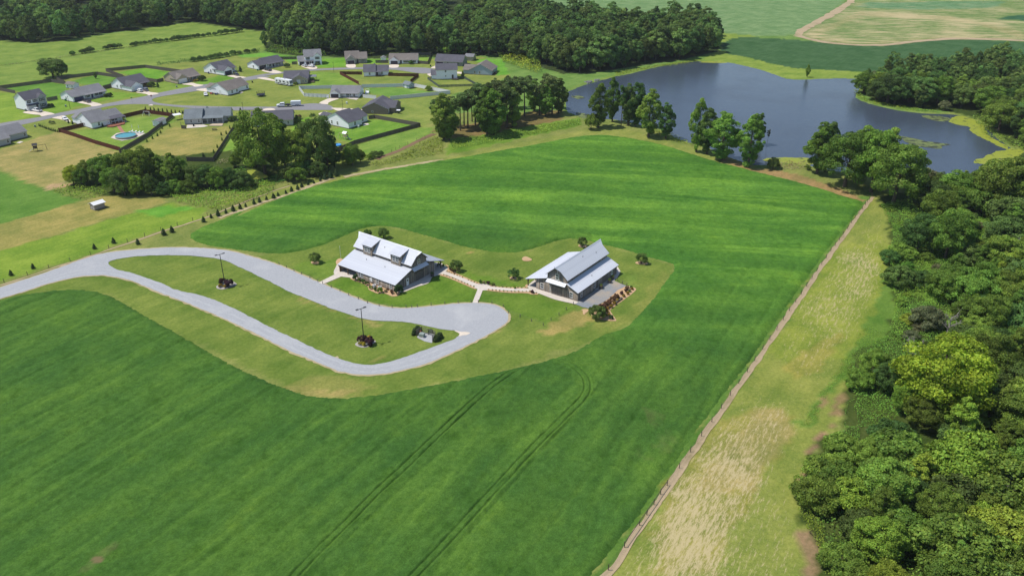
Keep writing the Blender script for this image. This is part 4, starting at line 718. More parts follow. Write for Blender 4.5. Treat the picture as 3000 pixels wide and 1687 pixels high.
# ---- trees along the near shore of the pond (T), each where it stands
for z_, x, y, top, kind, mt, wd, lab in [
    (T, 852, 662, 480, 'bush', 'leaf_mid', .62, 'egg-shaped bushy evergreen at the pond corner, left of the shore trees'), (T, 930, 640, 150, 'tall', 'leaf_mid', .95, 'tall leafy tree with bare lower trunk, leftmost on the near pond shore'), (T, 1080, 578, 100, 'tall', 'leaf_mid', .75, 'slender tall tree second from left on the near pond shore'),
    (T, 1176, 624, 165, 'pine', 'leaf_dark', .55, 'thin sparse tree with pale trunk between the pond shore trees'), (T, 1250, 618, 160, 'tall', 'leaf_dark', .85, 'dark tree left half of the dense pair on the near pond shore'), (T, 1330, 622, 140, 'tall', 'leaf_dark', 1.0, 'dark full tree right half of the dense pair on the near pond shore'),
    (T, 1470, 742, 228, 'tall', 'leaf_mid', 1.1, 'bright green full tree standing forward of the pond shore row'), (T, 1655, 765, 362, 'tall', 'leaf_dark', .95, 'lone blue-green tree at the water edge in the middle of the pond view'), (T, 1985, 905, 308, 'tall', 'leaf_mid', .72, 'tall pointed tree, left of the three at the pond bend'),
    (T, 2100, 925, 430, 'tall', 'leaf_dark', 1.0, 'grey-green tree in the middle of the group at the pond bend'), (T, 2250, 995, 455, 'tall', 'leaf_mid', 1.35, 'wide leafy tree, right of the three at the pond bend'), (T, 2545, 1065, 480, 'tall', 'leaf_mid', 1.05, 'tall tree by itself at the pond bend beside thin bare stems'),
    (D, 60, 1365, 1060, 'tall', 'leaf_mid', .8, 'leafy tree with white stems at the water edge beside the pond bend group'), (D, 150, 1370, 1210, 'pine', 'leaf_grey', .5, 'thin half-bare tree at the water edge right of the pond bend'),
    (J, 620, 350, -130, 'tall', 'leaf_mid', 1.15, 'yellow-green tree, left end of the big clump near the fence head'), (J, 700, 330, -150, 'tall', 'leaf_dark', .9, 'blue-green tree behind the left end of the big clump near the fence head'), (J, 880, 475, -50, 'broad', 'leaf_mid', 1.0, 'large dark-trunked tree in the middle of the big clump near the fence head'),
    (J, 1000, 420, -120, 'tall', 'leaf_mid', 1.2, 'tree at the back of the big clump near the fence head'), (J, 1130, 525, -60, 'broad', 'leaf_mid', .8, 'tall tree right of centre in the big clump near the fence head'), (J, 1340, 640, 60, 'broad', 'leaf_mid', .95, 'tallest spreading tree at the right end of the clump by the fence head'), (J, 1220, 500, -90, 'tall', 'leaf_mid', 1.1, 'tree behind the right end of the clump by the fence head'),
    (J, 530, 315, 270, 'shrub', 'leaf_mid', 1.0, 'small round bush at the foot of the clump near the fence head'), (J, 205, 305, 185, 'bush', 'leaf_dark', .7, 'ragged small bush in the bare bank by the pond'), (D, 530, 730, 610, 'tall', 'leaf_weed', .8, 'small yellowish tree alone on the far grassy pond bank'),
    (J, 1580, 520, 270, 'bush', 'leaf_grey', .9, 'silvery willow-like bush by the water right of the clump'), (J, 1760, 560, 330, 'broad', 'leaf_dark', .8, 'dark cedar-like tree at the water edge right of the clump')]:
    tree(kind, z_(x, y), z_.hgt(x, y, top), mt, lab, wide=wd)
carpet('shore_weeds', T.P('1500 650, 1760 720, 1900 790, 1990 830, 1940 850, 1780 800, 1640 780, 1510 700'), 2.0, 0.9, 0.3, 'leaf_weed', 77, 'yellowish weeds along the near pond shore', 2.5)
carpet('shore_weeds', J.P('120 235, 520 250, 560 300, 400 320, 180 310'), 2.0, 1.2, 0.3, 'leaf_straw', 78, 'dry tall weeds on the pond bank left of the clump', 2.5)
carpet('shore_weeds', D.P('970 850, 1010 930, 1100 965, 1400 1035, 1750 1065, 1750 1050, 1300 985, 1080 930, 1020 850'), 1.5, 0.8, 0.4, 'leaf_weed', 79, 'bright green reeds round the wooded pond point', 3)
# ---- pine grove left of the pond
for x, y, top, kind in [(1890, 1290, 905, 'pine'), (1935, 1320, 880, 'tall'), (1985, 1325, 1010, 'tall'), (2090, 1235, 890, 'pine'), (2125, 1190, 860, 'pine'), (2160, 1210, 830, 'pine'), (2230, 1180, 800, 'pine'), (2200, 1150, 850, 'pine'), (2285, 1190, 790, 'pine'), (2340, 1245, 850, 'tall'), (2400, 1280, 830, 'tall'), (2330, 1160, 760, 'pine'), (2420, 1190, 760, 'pine'), (2480, 1150, 730, 'pine'), (2530, 1210, 760, 'pine'), (2560, 1120, 700, 'pine'), (2010, 1200, 900, 'pine')]:
    tree(kind, B(x, y), B.hgt(x, y, top), 'leaf_pine' if kind == 'pine' else 'leaf_mid', 'pine with a bare lower trunk in the grove left of the pond' if kind == 'pine' else 'bright leafy tree growing low among the pines left of the pond', 'tree', 'pine grove left of the pond' if kind == 'pine' else 'leafy trees in the pine grove', wide=1.15)
for x, y, top, kind in [(30, 1230, 780, 'pine'), (90, 1280, 830, 'tall'), (140, 1270, 880, 'pine'), (250, 1120, 740, 'pine'), (270, 1200, 830, 'pine'), (325, 1200, 820, 'tall'), (370, 1080, 700, 'pine'), (440, 1100, 720, 'pine'), (180, 1100, 720, 'pine'), (530, 1050, 760, 'tall'), (580, 1090, 770, 'pine'), (640, 1095, 800, 'tall'), (700, 1075, 680, 'pine'), (760, 1070, 740, 'tall'), (660, 1020, 690, 'pine'), (500, 1000, 700, 'pine'), (320, 1020, 690, 'pine')]:
    tree(kind, C(x, y), C.hgt(x, y, top), 'leaf_pine' if kind == 'pine' else 'leaf_mid', 'pine in the grove nearest the water, left of the pond' if kind == 'pine' else 'leafy tree among the pines nearest the water', 'tree', 'pines nearest the water' if kind == 'pine' else 'leafy trees among the water-side pines', wide=1.15)
carpet('weed_strip', C.P('-260 1330, 0 1290, 380 1230, 700 1170, 960 1120, 970 1180, 700 1240, 300 1310, 0 1370, -260 1420'), 2.2, 1.3, 0.36, 'leaf_vine', 80, 'band of bright green tall weeds between the pines and the field', 3)
carpet('weed_strip', S.P('1760 850, 2100 760, 2300 640, 2500 560, 2576 600, 2576 740, 2200 810, 1850 880'), 2.0, 1.0, 0.36, 'leaf_weed', 81, 'yellow-green rough weeds beside the dirt track above the field', 3)
# ---- clump by the little pond, left of centre
for z_, x, y, top, kind, mt, wd in [(S, 650, 950, 235, 'broad', 'leaf_mid', .85), (S, 745, 900, 430, 'tall', 'leaf_dark', 1.1), (S, 865, 860, 370, 'tall', 'leaf_dark', .9), (S, 1000, 940, 480, 'broad', 'leaf_mid', .9), (S, 1080, 880, 500, 'tall', 'leaf_bright', 1.0), (S, 1230, 910, 300, 'broad', 'leaf_dark', .72), (S, 1330, 905, 500, 'tall', 'leaf_dark', 1.3), (S, 1400, 880, 620, 'tall', 'leaf_dark', 1.2),
        (S, 560, 880, 660, 'broad', 'leaf_grey', .9), (S, 480, 870, 680, 'broad', 'leaf_mid', .9), (S, 320, 880, 730, 'tall', 'leaf_mid', 1.2), (S, 900, 1010, 850, 'bush', 'leaf_dark', 1.0), (S, 1000, 1040, 870, 'bush', 'leaf_mid', 1.0), (S, 1120, 960, 780, 'bush', 'leaf_dark', 1.0), (S, 1230, 980, 800, 'bush', 'leaf_dark', .9),
        (S, 1590, 860, 620, 'broad', 'leaf_mid', .9), (S, 1680, 830, 690, 'broad', 'leaf_mid', .9), (S, 1540, 850, 700, 'bush', 'leaf_weed', 1.1), (S, 1830, 780, 700, 'bush', 'leaf_dark', 1.0), (S, 1900, 760, 700, 'bush', 'leaf_dark', .8), (S, 1770, 800, 740, 'bush', 'leaf_vine', 1.0),
        (E, 700, 460, 275, 'broad', 'leaf_bright', .9), (E, 780, 470, 290, 'broad', 'leaf_mid', .8), (E, 830, 430, 230, 'broad', 'leaf_mid', 1.0), (E, 930, 450, 250, 'tall', 'leaf_dark', 1.2), (E, 1000, 430, 160, 'broad', 'leaf_mid', 1.0), (E, 1080, 520, 290, 'broad', 'leaf_mid', 1.0), (E, 1180, 550, 300, 'broad', 'leaf_dark', .9), (E, 1260, 480, 120, 'broad', 'leaf_mid', .95),
        (E, 1300, 560, 360, 'broad', 'leaf_weed', .75), (E, 1400, 430, 100, 'broad', 'leaf_mid', .9), (E, 1430, 550, 360, 'broad', 'leaf_dark', .8), (E, 1520, 440, 170, 'tall', 'leaf_mid', 1.1), (E, 1560, 550, 420, 'bush', 'leaf_dark', 1.0), (E, 1650, 470, 160, 'tall', 'leaf_mid', 1.2), (E, 1730, 450, 180, 'tall', 'leaf_mid', 1.1), (E, 1650, 530, 400, 'bush', 'leaf_mid', 1.1),
        (E, 1860, 480, 270, 'broad', 'leaf_dark', 1.0), (E, 1960, 480, 260, 'broad', 'leaf_dark', 1.0), (E, 2070, 490, 280, 'broad', 'leaf_mid', 1.0), (E, 2180, 480, 300, 'broad', 'leaf_dark', 1.0), (E, 2280, 480, 330, 'bush', 'leaf_dark', 1.2), (E, 1780, 520, 400, 'bush', 'leaf_mid', 1.1), (E, 2230, 290, 160, 'broad', 'leaf_mid', .9), (E, 2330, 430, 350, 'bush', 'leaf_mid', 1.0)]:
    lab = {'leaf_bright': 'yellow-green leafy tree in the thicket left of the field', 'leaf_grey': 'grey-green leafy tree in the thicket left of the field'}.get(mt, '%s %s tree crowded into the thicket left of the field' % (SHAPE.get(kind), TONE.get(mt))) if kind != 'bush' else '%s bush at the skirt of the thicket left of the field' % TONE.get(mt, 'bright green')
    if (z_, x) == (S, 650): lab = 'tallest tree of the thicket, rising in front of a grey house'
    if (z_, x, kind) == (S, 1230, 'broad'): lab = 'tall pale-topped tree at the right of the thicket, near the white house'
    tree(kind, z_(x, y), z_.hgt(x, y, top), mt, lab, 'tree' if kind != 'bush' else 'bush', None if 'allest' in lab or 'pale' in lab else 'thicket left of the field', wide=wd)
carpet('weed_patch', E.P('1590 560, 1640 530, 1900 500, 2300 470, 2576 420, 2576 540, 2250 640, 2050 690, 1700 640'), 2.6, 1.7, 0.34, 'leaf_weed', 82, 'sloping patch of tall yellow-green weeds behind the row of small evergreens', 3)
carpet('weed_patch', E.P('490 515, 650 470, 900 480, 1010 545, 820 600, 760 600, 600 560'), 2.6, 1.8, 0.34, 'leaf_vine', 83, 'low mound of green vines left of the thicket, above the grey shed', 3)
carpet('reeds', S.P('120 810, 250 790, 270 860, 150 870'), 2.0, 1.6, 0.3, 'leaf_straw', 84, 'brownish reeds between the fence corner and the thicket', 2)
carpet('weed_patch', S.P('300 930, 440 900, 450 1000, 560 1040, 700 1010, 760 960, 900 1040, 700 1090, 300 1060, 100 1030'), 1.6, 1.4, 0.36, 'leaf_vine', 85, 'green growth round the scum-covered little pond', 3)
# ---- woods on the pond point (upper right)
for p in ptp: kd = 'broad' if rnd.random() < .6 else 'tall'; mt = ['leaf_mid', 'leaf_mid', 'leaf_dark', 'leaf_far'][rnd.randrange(4)]; tree(kd, p, rnd.uniform(9.5, 15), mt, '%s %s tree in the wood on the pond point at upper right' % (SHAPE[kd], TONE[mt]), 'tree', 'wood on the pond point', wide=rnd.uniform(1.0, 1.3))
tree('bush', D(1190, 800), 8.0, 'leaf_grey', 'brownish round tree on the left flank of the wood on the pond point', 'tree', wide=1.0)
tree('bush', D(1820, 1040), 5.0, 'leaf_grey', 'dull brownish small tree at the water edge of the pond point', 'tree', wide=.9)
tree('bush', D(1800, 680), 8.0, 'leaf_grey', 'grey loose tree behind the gap in the pond point wood', 'tree', wide=1.0)
carpet('shore_brush', D.P('2080 1100, 2200 1080, 2300 1260, 2650 1380, 2650 1460, 2400 1360, 2180 1260'), 1.4, 1.8, 0.4, 'leaf_mid', 86, 'low brush along the shore below the pond point wood', 3)
# ---- woods at the right edge
for z_, x, y, top, kind, mt, wd, lab in [
    (K, 1740, 1290, 610, 'broad', 'leaf_yellow', 1.2, 'bright yellow-green spreading tree in the woods at the right'), (J, 1900, 640, 330, 'broad', 'leaf_mid', 1.25, 'broad pale-topped tree by the water at the head of the right-hand woods'), (J, 1750, 880, 500, 'broad', 'leaf_mid', 1.0, 'vine-draped tall tree at the upper edge of the right-hand woods'), (J, 1830, 1150, 700, 'broad', 'leaf_mid', .9, 'tall vine-hung tree throwing a dark shade in the right-hand woods'),
    (J, 1560, 1080, 720, 'broad', 'leaf_dark', 1.0, 'dark vine-draped tree at the clearing side of the right-hand woods'), (J, 2350, 720, 190, 'broad', 'leaf_mid', 1.1, 'high tree beside the yellow pond scum at the right'), (J, 2560, 740, 230, 'broad', 'leaf_dark', 1.0, 'dark high tree at the right edge near the pond scum'), (J, 2430, 900, 620, 'tall', 'leaf_mid', 1.3, 'round tree right of the small clearing in the right-hand woods'),
    (J, 1380, 1400, 1210, 'bush', 'leaf_dark', 1.1, 'rounded dark shrub at the grass edge of the right-hand woods'), (J, 1300, 1190, 1060, 'bush', 'leaf_dark', 1.0, 'small dark shrub jutting onto the grass by the right-hand woods'), (J, 1420, 1160, 1010, 'bush', 'leaf_mid', 1.2, 'leafy shrub behind the jutting one by the right-hand woods'), (K, 1640, 140, -20, 'bush', 'leaf_dark', 1.3, 'wide dark shrub below the rounded one at the grass edge'),
    (K, 1640, 520, 300, 'bush', 'leaf_grey', 1.0, 'brownish thin-leaved shrub left of the dead tree'), (K, 1130, 1010, 730, 'broad', 'leaf_mid', 1.0, 'dull green tree at the corner where the woods meet the track'), (K, 1300, 1120, 830, 'broad', 'leaf_dark', 1.0, 'dark tangled tree left of the bright yellow-green one'), (K, 1010, 1080, 900, 'bush', 'leaf_mid', 1.0, 'leafy shrub at the track side below the corner tree')]:
    tree(kind, z_(x, y), z_.hgt(x, y, top), mt, lab, wide=wd)
RW = K.P('1700 150, 2000 0, 2576 -60, 3400 -200') + L.P('3600 1800, 950 1900, 760 1449, 680 1200, 620 950, 560 700, 660 480, 820 300, 1150 200, 1500 100') + K.P('1450 1250, 1950 1200, 2050 700, 1900 300')
for p in scatter(RW, 5.8, 21, drop=0.16):
    if p[0] > 0.56*p[1]+33 or p[1] < 88: continue
    edge_ = min((p[0]-q[0])**2+(p[1]-q[1])**2 for q in L.P('700 1449, 600 950, 600 600, 850 250'))**.5
    h = rnd.uniform(3.8, 7.0) if edge_ < 9 else rnd.uniform(5.0, 11.5)
    kd = rnd.choice(['broad', 'broad', 'bush', 'tall']) if h > 6.5 else 'bush'; mt = rnd.choice(['leaf_mid', 'leaf_mid', 'leaf_mid', 'leaf_dark', 'leaf_weed'])
    tree(kd, p, h, mt, '%s %s tree in the tangled woods at the lower right' % (SHAPE[kd], TONE[mt]), 'tree', 'tangled woods at the lower right', wide=rnd.uniform(1.0, 1.3))
UR = J.P('1700 620, 2100 500, 2300 400, 3200 200, 3400 1500') + K.P('2900 300, 2200 100, 1950 120') + J.P('1900 1330, 2250 1100, 2300 760, 2060 720, 2000 900, 1880 1100, 1700 900')
for p in scatter(UR, 6.6, 25, drop=0.22):
    if p[0] < 0.56*p[1]+33: kd = rnd.choice(['broad', 'broad', 'tall', 'bush']); mt = rnd.choice(['leaf_mid', 'leaf_mid', 'leaf_dark']); tree(kd, p, rnd.uniform(6, 11.5), mt, '%s %s tree in the upper part of the right-hand woods' % (SHAPE[kd], TONE[mt]), 'tree', 'upper part of the right-hand woods', wide=rnd.uniform(1.0, 1.25))
carpet('undergrowth', J.P('1200 640, 1500 620, 1700 800, 2300 700, 3000 900, 3000 1500') + K.P('2100 600, 1500 700, 1300 560, 1370 250, 1340 60') + J.P('1340 1250, 1300 1190, 1340 900, 1260 720'), 9, 2.0, 0.19, 'leaf_vine', 87, 'rolling carpet of green vines and brush in the clearing of the right-hand woods', 4)
carpet('undergrowth', K.P('1150 640, 1400 560, 1600 700, 1500 1300, 1250 1449, 850 1449, 960 1150, 940 1000, 960 800') + L.P('1000 250, 700 500, 620 400, 850 60'), 11, 1.6, 0.17, 'leaf_vine', 88, 'light green vines spilling from the woods beside the bare track', 3)
carpet('undergrowth', L.P('430 640, 560 480, 700 520, 640 900, 720 1300, 800 1800, 900 1900, 700 1449, 620 1200, 520 980, 440 860'), 12, 1.9, 0.17, 'leaf_weed', 89, 'bright hedge-like vines along the grass at the bottom right', 2.5)
carpet('undergrowth', L.P('600 480, 3400 300, 3600 1900, 900 1900, 700 1300, 620 900'), 2.0, 1.8, 0.3, 'leaf_mid', 90, 'dim undergrowth on the floor of the lower right woods', 4)
carpet('track_weeds', K.P('1080 500, 1300 560, 1150 720, 950 900, 760 1100, 640 1300, 560 1449, 470 1449, 700 1100'), 9, 0.45, 0.13, 'leaf_weed', 91, 'rank grass along the foot of the right-hand woods', 2)
CLR = J.P('1350 760, 1620 1120, 1800 1200, 2250 1000, 2300 800, 2100 760, 2050 900, 2300 1150, 2000 1330') + K.P('2000 60, 1950 500, 1500 640, 1380 420, 1420 120')
for p in scatter(CLR, 5.2, 33, drop=0.35):
    mt = rnd.choice(['leaf_vine', 'leaf_mid', 'leaf_weed', 'leaf_grey', 'leaf_vine']); tree('bush', p, rnd.uniform(1.3, 3.2), mt, '%s bush in the vine-grown clearing of the right-hand woods' % {'leaf_vine': 'bright green', 'leaf_mid': 'mid-green', 'leaf_weed': 'yellowish', 'leaf_grey': 'grey-brown'}[mt], 'bush', 'bushes in the vine-grown clearing', wide=rnd.uniform(.9, 1.4))
# dead trees
def dead_tree(xy, h, label, seed):
    g = random.Random(seed); e = empty('dead_tree', xy, 0, label, 'dead tree'); m = MB(); t = MB()
    t.tube([(0, 0, 0), (.15, .1, h*.4), (.2, 0, h*.75)], [.22, .16, .06], 6); t.build('trunk', MAT['dead_wood'], e)
    for i in range(16):
        z0 = h*g.uniform(.25, .7); a = g.uniform(0, 6.28); L_ = g.uniform(1.2, 2.8); p1 = Vector((.15, .05, z0)); p2 = p1+Vector((math.cos(a)*L_*.5, math.sin(a)*L_*.5, L_*.45)); p3 = p1+Vector((math.cos(a)*L_, math.sin(a)*L_, L_*g.uniform(.7, 1.2)))
        m.tube([p1, p2, p3], [.08, .05, .02], 4)
        for k in range(4):
            b0 = p2.lerp(p3, g.uniform(0, .8)); m.tube([b0, b0+Vector((g.uniform(-.8, .8), g.uniform(-.8, .8), g.uniform(.2, .9)))], [.035, .012], 4)
    m.build('branch_crown', MAT['dead_wood'], e); return e
dead_tree(K(1840, 600), 7.5, 'bare grey dead tree with forked limbs in the right-hand woods', 1); dead_tree(J(2430, 1180), 9.0, 'tall bare dead tree near the right edge, below the clearing', 2); dead_tree(K(1500, 850), 6.0, 'leafless grey snag left of the yellow-green tree', 3); dead_tree(L(2330, 800), 6.0, 'bare twiggy snag in the lower right woods', 4)
# ---- evergreens in the row and along the drive
row = S.P('67 1432, 147 1415, 227 1387, 300 1363, 373 1338, 446 1313, 524 1288, 594 1265, 660 1242, 737 1220, 803 1197, 865 1172, 935 1148, 995 1127, 1052 1103, 1120 1082, 1183 1060, 1247 1038, 1300 1020')
for i, q in enumerate(row): tree('cedar', (q[0]+rnd.uniform(-.4, .4), q[1]+rnd.uniform(-.4, .4)), rnd.uniform(1.5, 2.7), 'leaf_cedar', 'small cone-shaped evergreen in the long row along the field edge', 'evergreen', 'row of evergreens along the field edge', wide=rnd.uniform(.85, 1.3))
for q, h, lab in [(S(1358, 1002), 3.1, 'larger cone-shaped evergreen, second from the right end of the row'), (S(1420, 982), 3.1, 'larger cone-shaped evergreen at the right end of the row'), (E(1923, 808), 2.2, 'evergreen at the left end of the long row along the field'), (E(1548, 932), 2.5, 'left one of the two evergreens side by side by the wire fence'), (E(1625, 905), 2.4, 'right one of the two evergreens side by side by the wire fence'),
     (E(1303, 1018), 2.1, 'single evergreen between the wire fence and the drive bend'), (E(1075, 1008), 2.1, 'evergreen on the far side of the wire fence above the drive bend'), (E(893, 1062), 1.9, 'ragged evergreen on the far side of the wire fence, left of the drive bend'), (E(315, 1247), 1.8, 'evergreen beyond the wire fence, second from the left edge'), (E(108, 1312), 1.9, 'evergreen beyond the wire fence nearest the left edge')]: tree('cedar', q, h, 'leaf_cedar', lab, 'evergreen', wide=1.15)
# ---- ornamental trees on the barn lawn
for q, h, lab in [(G(395, 548), 3.4, 'small ornamental tree on a mulch ring left of the left-hand barn'), (G(1045, 312), 3.3, 'small spreading tree behind the left-hand barn roof'), (G(895, 305), 2.6, 'small tree mostly hidden behind the left-hand barn ridge'), (G(1722, 628), 3.5, 'small tree on the mulch bed beside the path by the left-hand barn'), (G(2268, 697), 3.2, 'small tree on the lawn between the two barns'), (I(983, 392), 3.1, 'small multi-stemmed tree behind the right-hand barn'), (I(1538, 556), 3.4, 'small multi-stemmed tree on the lawn right of the right-hand barn')]: tree('vase', q, h, 'leaf_dark', lab, wide=1.0)
tree('bush', b2(1225, 1345), 3.9, 'leaf_dark', 'large dark rounded shrub at the corner of the gravel patio bed', 'shrub', wide=.88, name='shrub'); tree('bush', b2(1300, 1270), 2.7, 'leaf_red', 'reddish shrub touching the large dark one at the patio bed', 'shrub', wide=.8, name='shrub')
for q, h, mt, lab in [(b2(1365, 1190), 1.7, 'leaf_red', 'reddish shrub first in the row beside the gravel patio, nearest the large one'), (b2(1415, 1145), 1.7, 'leaf_red', 'reddish shrub second in the row beside the gravel patio'), (b2(1468, 1100), 1.6, 'leaf_red', 'reddish shrub third in the row beside the gravel patio'), (b2(1522, 1062), 1.7, 'leaf_red', 'reddish shrub fourth in the row, behind the timber benches'),
     (b2(1618, 985), 1.0, 'leaf_purple', 'small purple shrub in the upper half of the patio bed'), (b2(1672, 940), .8, 'leaf_purple', 'small faded shrub beside the purple one in the patio bed'), (b2(1700, 908), 1.2, 'leaf_red', 'loose reddish shrub near the top of the patio bed'), (b2(1760, 890), .9, 'leaf_dark', 'dark green shrub at the top corner of the patio bed'), (b2(1788, 910), .7, 'leaf_gold', 'yellow shrub at the outer top corner of the patio bed'), (b2(1748, 945), .8, 'leaf_mid', 'green shrub below the top corner of the patio bed'),
     (b2(1705, 982), .9, 'leaf_gold', 'yellow-green shrub on the outer side of the patio bed, upper'), (b2(1648, 1022), .9, 'leaf_gold', 'yellow-green shrub on the outer side of the patio bed, above the benches'), (b2(1610, 1060), .6, 'leaf_gold', 'small yellow shrub at the end of the upper bench'), (b2(1502, 1140), 1.1, 'leaf_gold', 'bright yellow shrub at the end of the lower bench'), (b2(1550, 1095), .8, 'leaf_gold', 'small yellow shrub between the two benches'), (b2(1452, 1185), 1.0, 'leaf_gold', 'bright yellow shrub below the benches'), (b2(1392, 1222), .8, 'leaf_gold', 'yellow shrub below the row of reddish shrubs'), (b2(1388, 1270), .8, 'leaf_gold', 'yellow shrub mid-way down the tail of the patio bed'),
     (b2(1418, 1315), .8, 'leaf_gold', 'golden shrub just above the round green one in the bed tail'), (b2(1385, 1325), .6, 'leaf_mid', 'small green shrub left of the golden one in the bed tail'), (b2(1443, 1368), 1.2, 'leaf_cedar', 'round dark green shrub at the tip of the patio bed'),
     (b1(540, 1060), 1.7, 'leaf_cedar', 'upright dark shrub at the porch end of the left-hand barn bed'), (b1(600, 1090), 1.1, 'leaf_dark', 'rounded shrub second from the porch in the left-hand barn bed'), (b1(690, 1120), 1.2, 'leaf_dark', 'rounded shrub third from the porch in the left-hand barn bed'), (b1(768, 1160), 1.3, 'leaf_dark', 'rounded dark shrub below the notice panel of the left-hand barn'), (b1(840, 1235), 1.1, 'leaf_mid', 'round shrub at the outer edge of the left-hand barn bed'), (b1(915, 1268), 1.1, 'leaf_mid', 'round shrub next along the outer edge of the left-hand barn bed'), (b1(1010, 1305), 1.6, 'leaf_weed', 'largest yellowish shrub at the outer edge of the left-hand barn bed'), (b1(1122, 1290), .8, 'leaf_straw', 'small pale shrub in the left-hand barn bed'), (b1(1235, 1325), 1.2, 'leaf_red', 'rust-tinted shrub near the corner of the left-hand barn'), (b1(1370, 1320), 2.6, 'leaf_cedar', 'big dark shrub at the near corner of the left-hand barn'), (b1(1150, 1255), .6, 'leaf_red', 'tiny reddish plant against the left-hand barn wall'),
     (U(310, 262), .7, 'leaf_purple', 'small purple shrub in the bed by the left-hand barn path'), (U(380, 290), 1.1, 'leaf_red', 'reddish shrub below the small tree by the path'), (U(500, 295), 1.3, 'leaf_straw', 'greyish shrub below the small tree by the path, right'), (U(150, 175), .9, 'leaf_dark', 'dark shrub under the porch corner of the left-hand barn'), (U(50, 150), .9, 'leaf_dark', 'dark shrub inside the porch corner of the left-hand barn'), (U(1025, 572), 1.1, 'leaf_dark', 'leftmost of the bushes behind the path junction'), (U(1120, 580), .9, 'leaf_straw', 'dry bush second behind the path junction'), (U(1205, 592), 1.0, 'leaf_purple', 'dark purple-tinged bush third behind the path junction'), (U(1290, 620), 1.0, 'leaf_mid', 'rightmost bush behind the path junction'), (U(1345, 622), .7, 'leaf_straw', 'low bush trailing off behind the path junction'), (U(2255, 800), .9, 'leaf_purple', 'dark purple shrub in the border by the right-hand barn'), (U(1825, 688), .8, 'leaf_bright', 'bright green clump in the upper border near the right-hand barn')]:
    tree('shrub', q, h, mt, lab, 'shrub', wide=.66 if h > 1 else .75, z=0.08)
for t in ['160 372, 232 398, 300 424, 372 450, 440 480, 512 508, 585 538, 655 568, 722 596, 798 628, 872 652', '240 285, 288 315, 345 335, 412 360, 478 386, 540 410, 605 435, 742 492, 808 520, 880 545, 945 570', '1300 635, 1385 648, 1468 655, 1550 662, 1640 668, 1735 674, 1910 674, 1998 677, 2085 672', '1220 722, 1310 732, 1395 740, 1480 748, 1572 755, 1662 762, 1755 765, 1840 768, 1928 770, 2020 770, 2108 765, 2195 762, 2345 800']:
    for q in U.P(t): tree('tuft', q, rnd.uniform(.28, .4), rnd.choice(['leaf_straw', 'leaf_gold', 'leaf_weed']), 'little clumping plant in the mulch borders of the path between the barns', 'plant', 'border plants along the barn path', z=0.09)
# purple and gold shrubs round the two lamp posts
for z_, spots, nm in [(c1, [(545, 1165, 1.7, 'leaf_purple'), (745, 1215, 2.0, 'leaf_purple'), (480, 1265, 1.0, 'leaf_gold'), (605, 1275, .85, 'leaf_gold')], 'upper'), (c2, [(495, 745, 1.9, 'leaf_purple'), (630, 790, 2.0, 'leaf_purple'), (470, 800, 1.0, 'leaf_gold'), (540, 815, 1.0, 'leaf_gold'), (620, 700, .9, 'leaf_gold')], 'lower')]:
    for i, (x, y, h, mt) in enumerate(spots):
        w_ = ['left', 'right', 'front left', 'front right', 'rear'][i]
        tree('shrub', z_(x, y), h, mt, ('dark purple shrub at the %s of the %s lamp post bed' if mt == 'leaf_purple' else 'golden shrub at the %s of the %s lamp post bed') % (w_, nm), 'shrub', wide=.85, z=0.08)
for q, h, k_, mt, lab in [(a1(1085, 975), 2.2, 'shrub', 'leaf_cedar', 'round clipped dark bush beside the two-storey house at left'), (a1(2345, 755), 2.2, 'shrub', 'leaf_cedar', 'dark round bush at the right end of the white ranch house'), (a1(2260, 760), 1.8, 'shrub', 'leaf_dark', 'bush left of the round one at the white ranch house'), (a2(1045, 690), 3.2, 'bush', 'leaf_dark', 'large grey-green bush right of the house with two parked cars'), (a2(930, 690), 2.2, 'shrub', 'leaf_gold', 'yellow-flowered bush by the house with two parked cars'), (a2(1180, 700), 3.0, 'cedar', 'leaf_dark', 'thin young tree on the lawn right of the two parked cars'),
     (a2(2120, 560), 3.4, 'bush', 'leaf_dark', 'dark bush at the right end of the tan house'), (a2(1960, 575), 1.4, 'shrub', 'leaf_gold', 'yellow shrub bed before the tan house porch, left'), (a2(2040, 565), 1.4, 'shrub', 'leaf_gold', 'yellow shrub bed before the tan house porch, right'), (a3(1050, 370), 3.6, 'cedar', 'leaf_cedar', 'dark upright evergreen right of the white house with the blue-grey roof'), (a3(2040, 275), 2.8, 'bush', 'leaf_dark', 'grey-green bush at the right end of the dark-roofed ranch house'), (a3(1060, 1275), 3.4, 'cedar', 'leaf_cedar', 'wide dark evergreen beside the street lamp'), (a3(2275, 1370), 2.0, 'shrub', 'leaf_red', 'reddish small tree on the lawn right of the tree-hidden house'),
     (a3(2260, 1440), 3.0, 'bush', 'leaf_dark', 'dark bush at the corner of the tree-hidden house'), (a3(865, 1420), 2.6, 'bush', 'leaf_dark', 'dark bush at the right corner of the grey house with the back porch'), (a4(1110, 460), 1.7, 'shrub', 'leaf_grey', 'thin brown shrub on the lawn by the white hatchback'), (a7(985, 985), 2.8, 'bush', 'leaf_mid', 'small round tree inside the white vinyl fence'), (a7(1710, 690), 3.6, 'cedar', 'leaf_mid', 'slim tree between the white two-storey house and the blue house'), (a5(1700, 1015), 2.6, 'cedar', 'leaf_cedar', 'dark evergreen inside the fence corner of the dry yard'), (a7(610, 420), 2.6, 'shrub', 'leaf_dark', 'dark shrub against the front of the white house at the back street'),
     (a6(190, 860), 1.6, 'shrub', 'leaf_mid', 'bush by the double doors of the tan house with the motorhome'), (a6(660, 440), 1.8, 'shrub', 'leaf_dark', 'bush before the far two-storey house')]:
    tree(k_, q, h, mt, lab, 'bush' if k_ != 'cedar' else 'evergreen')
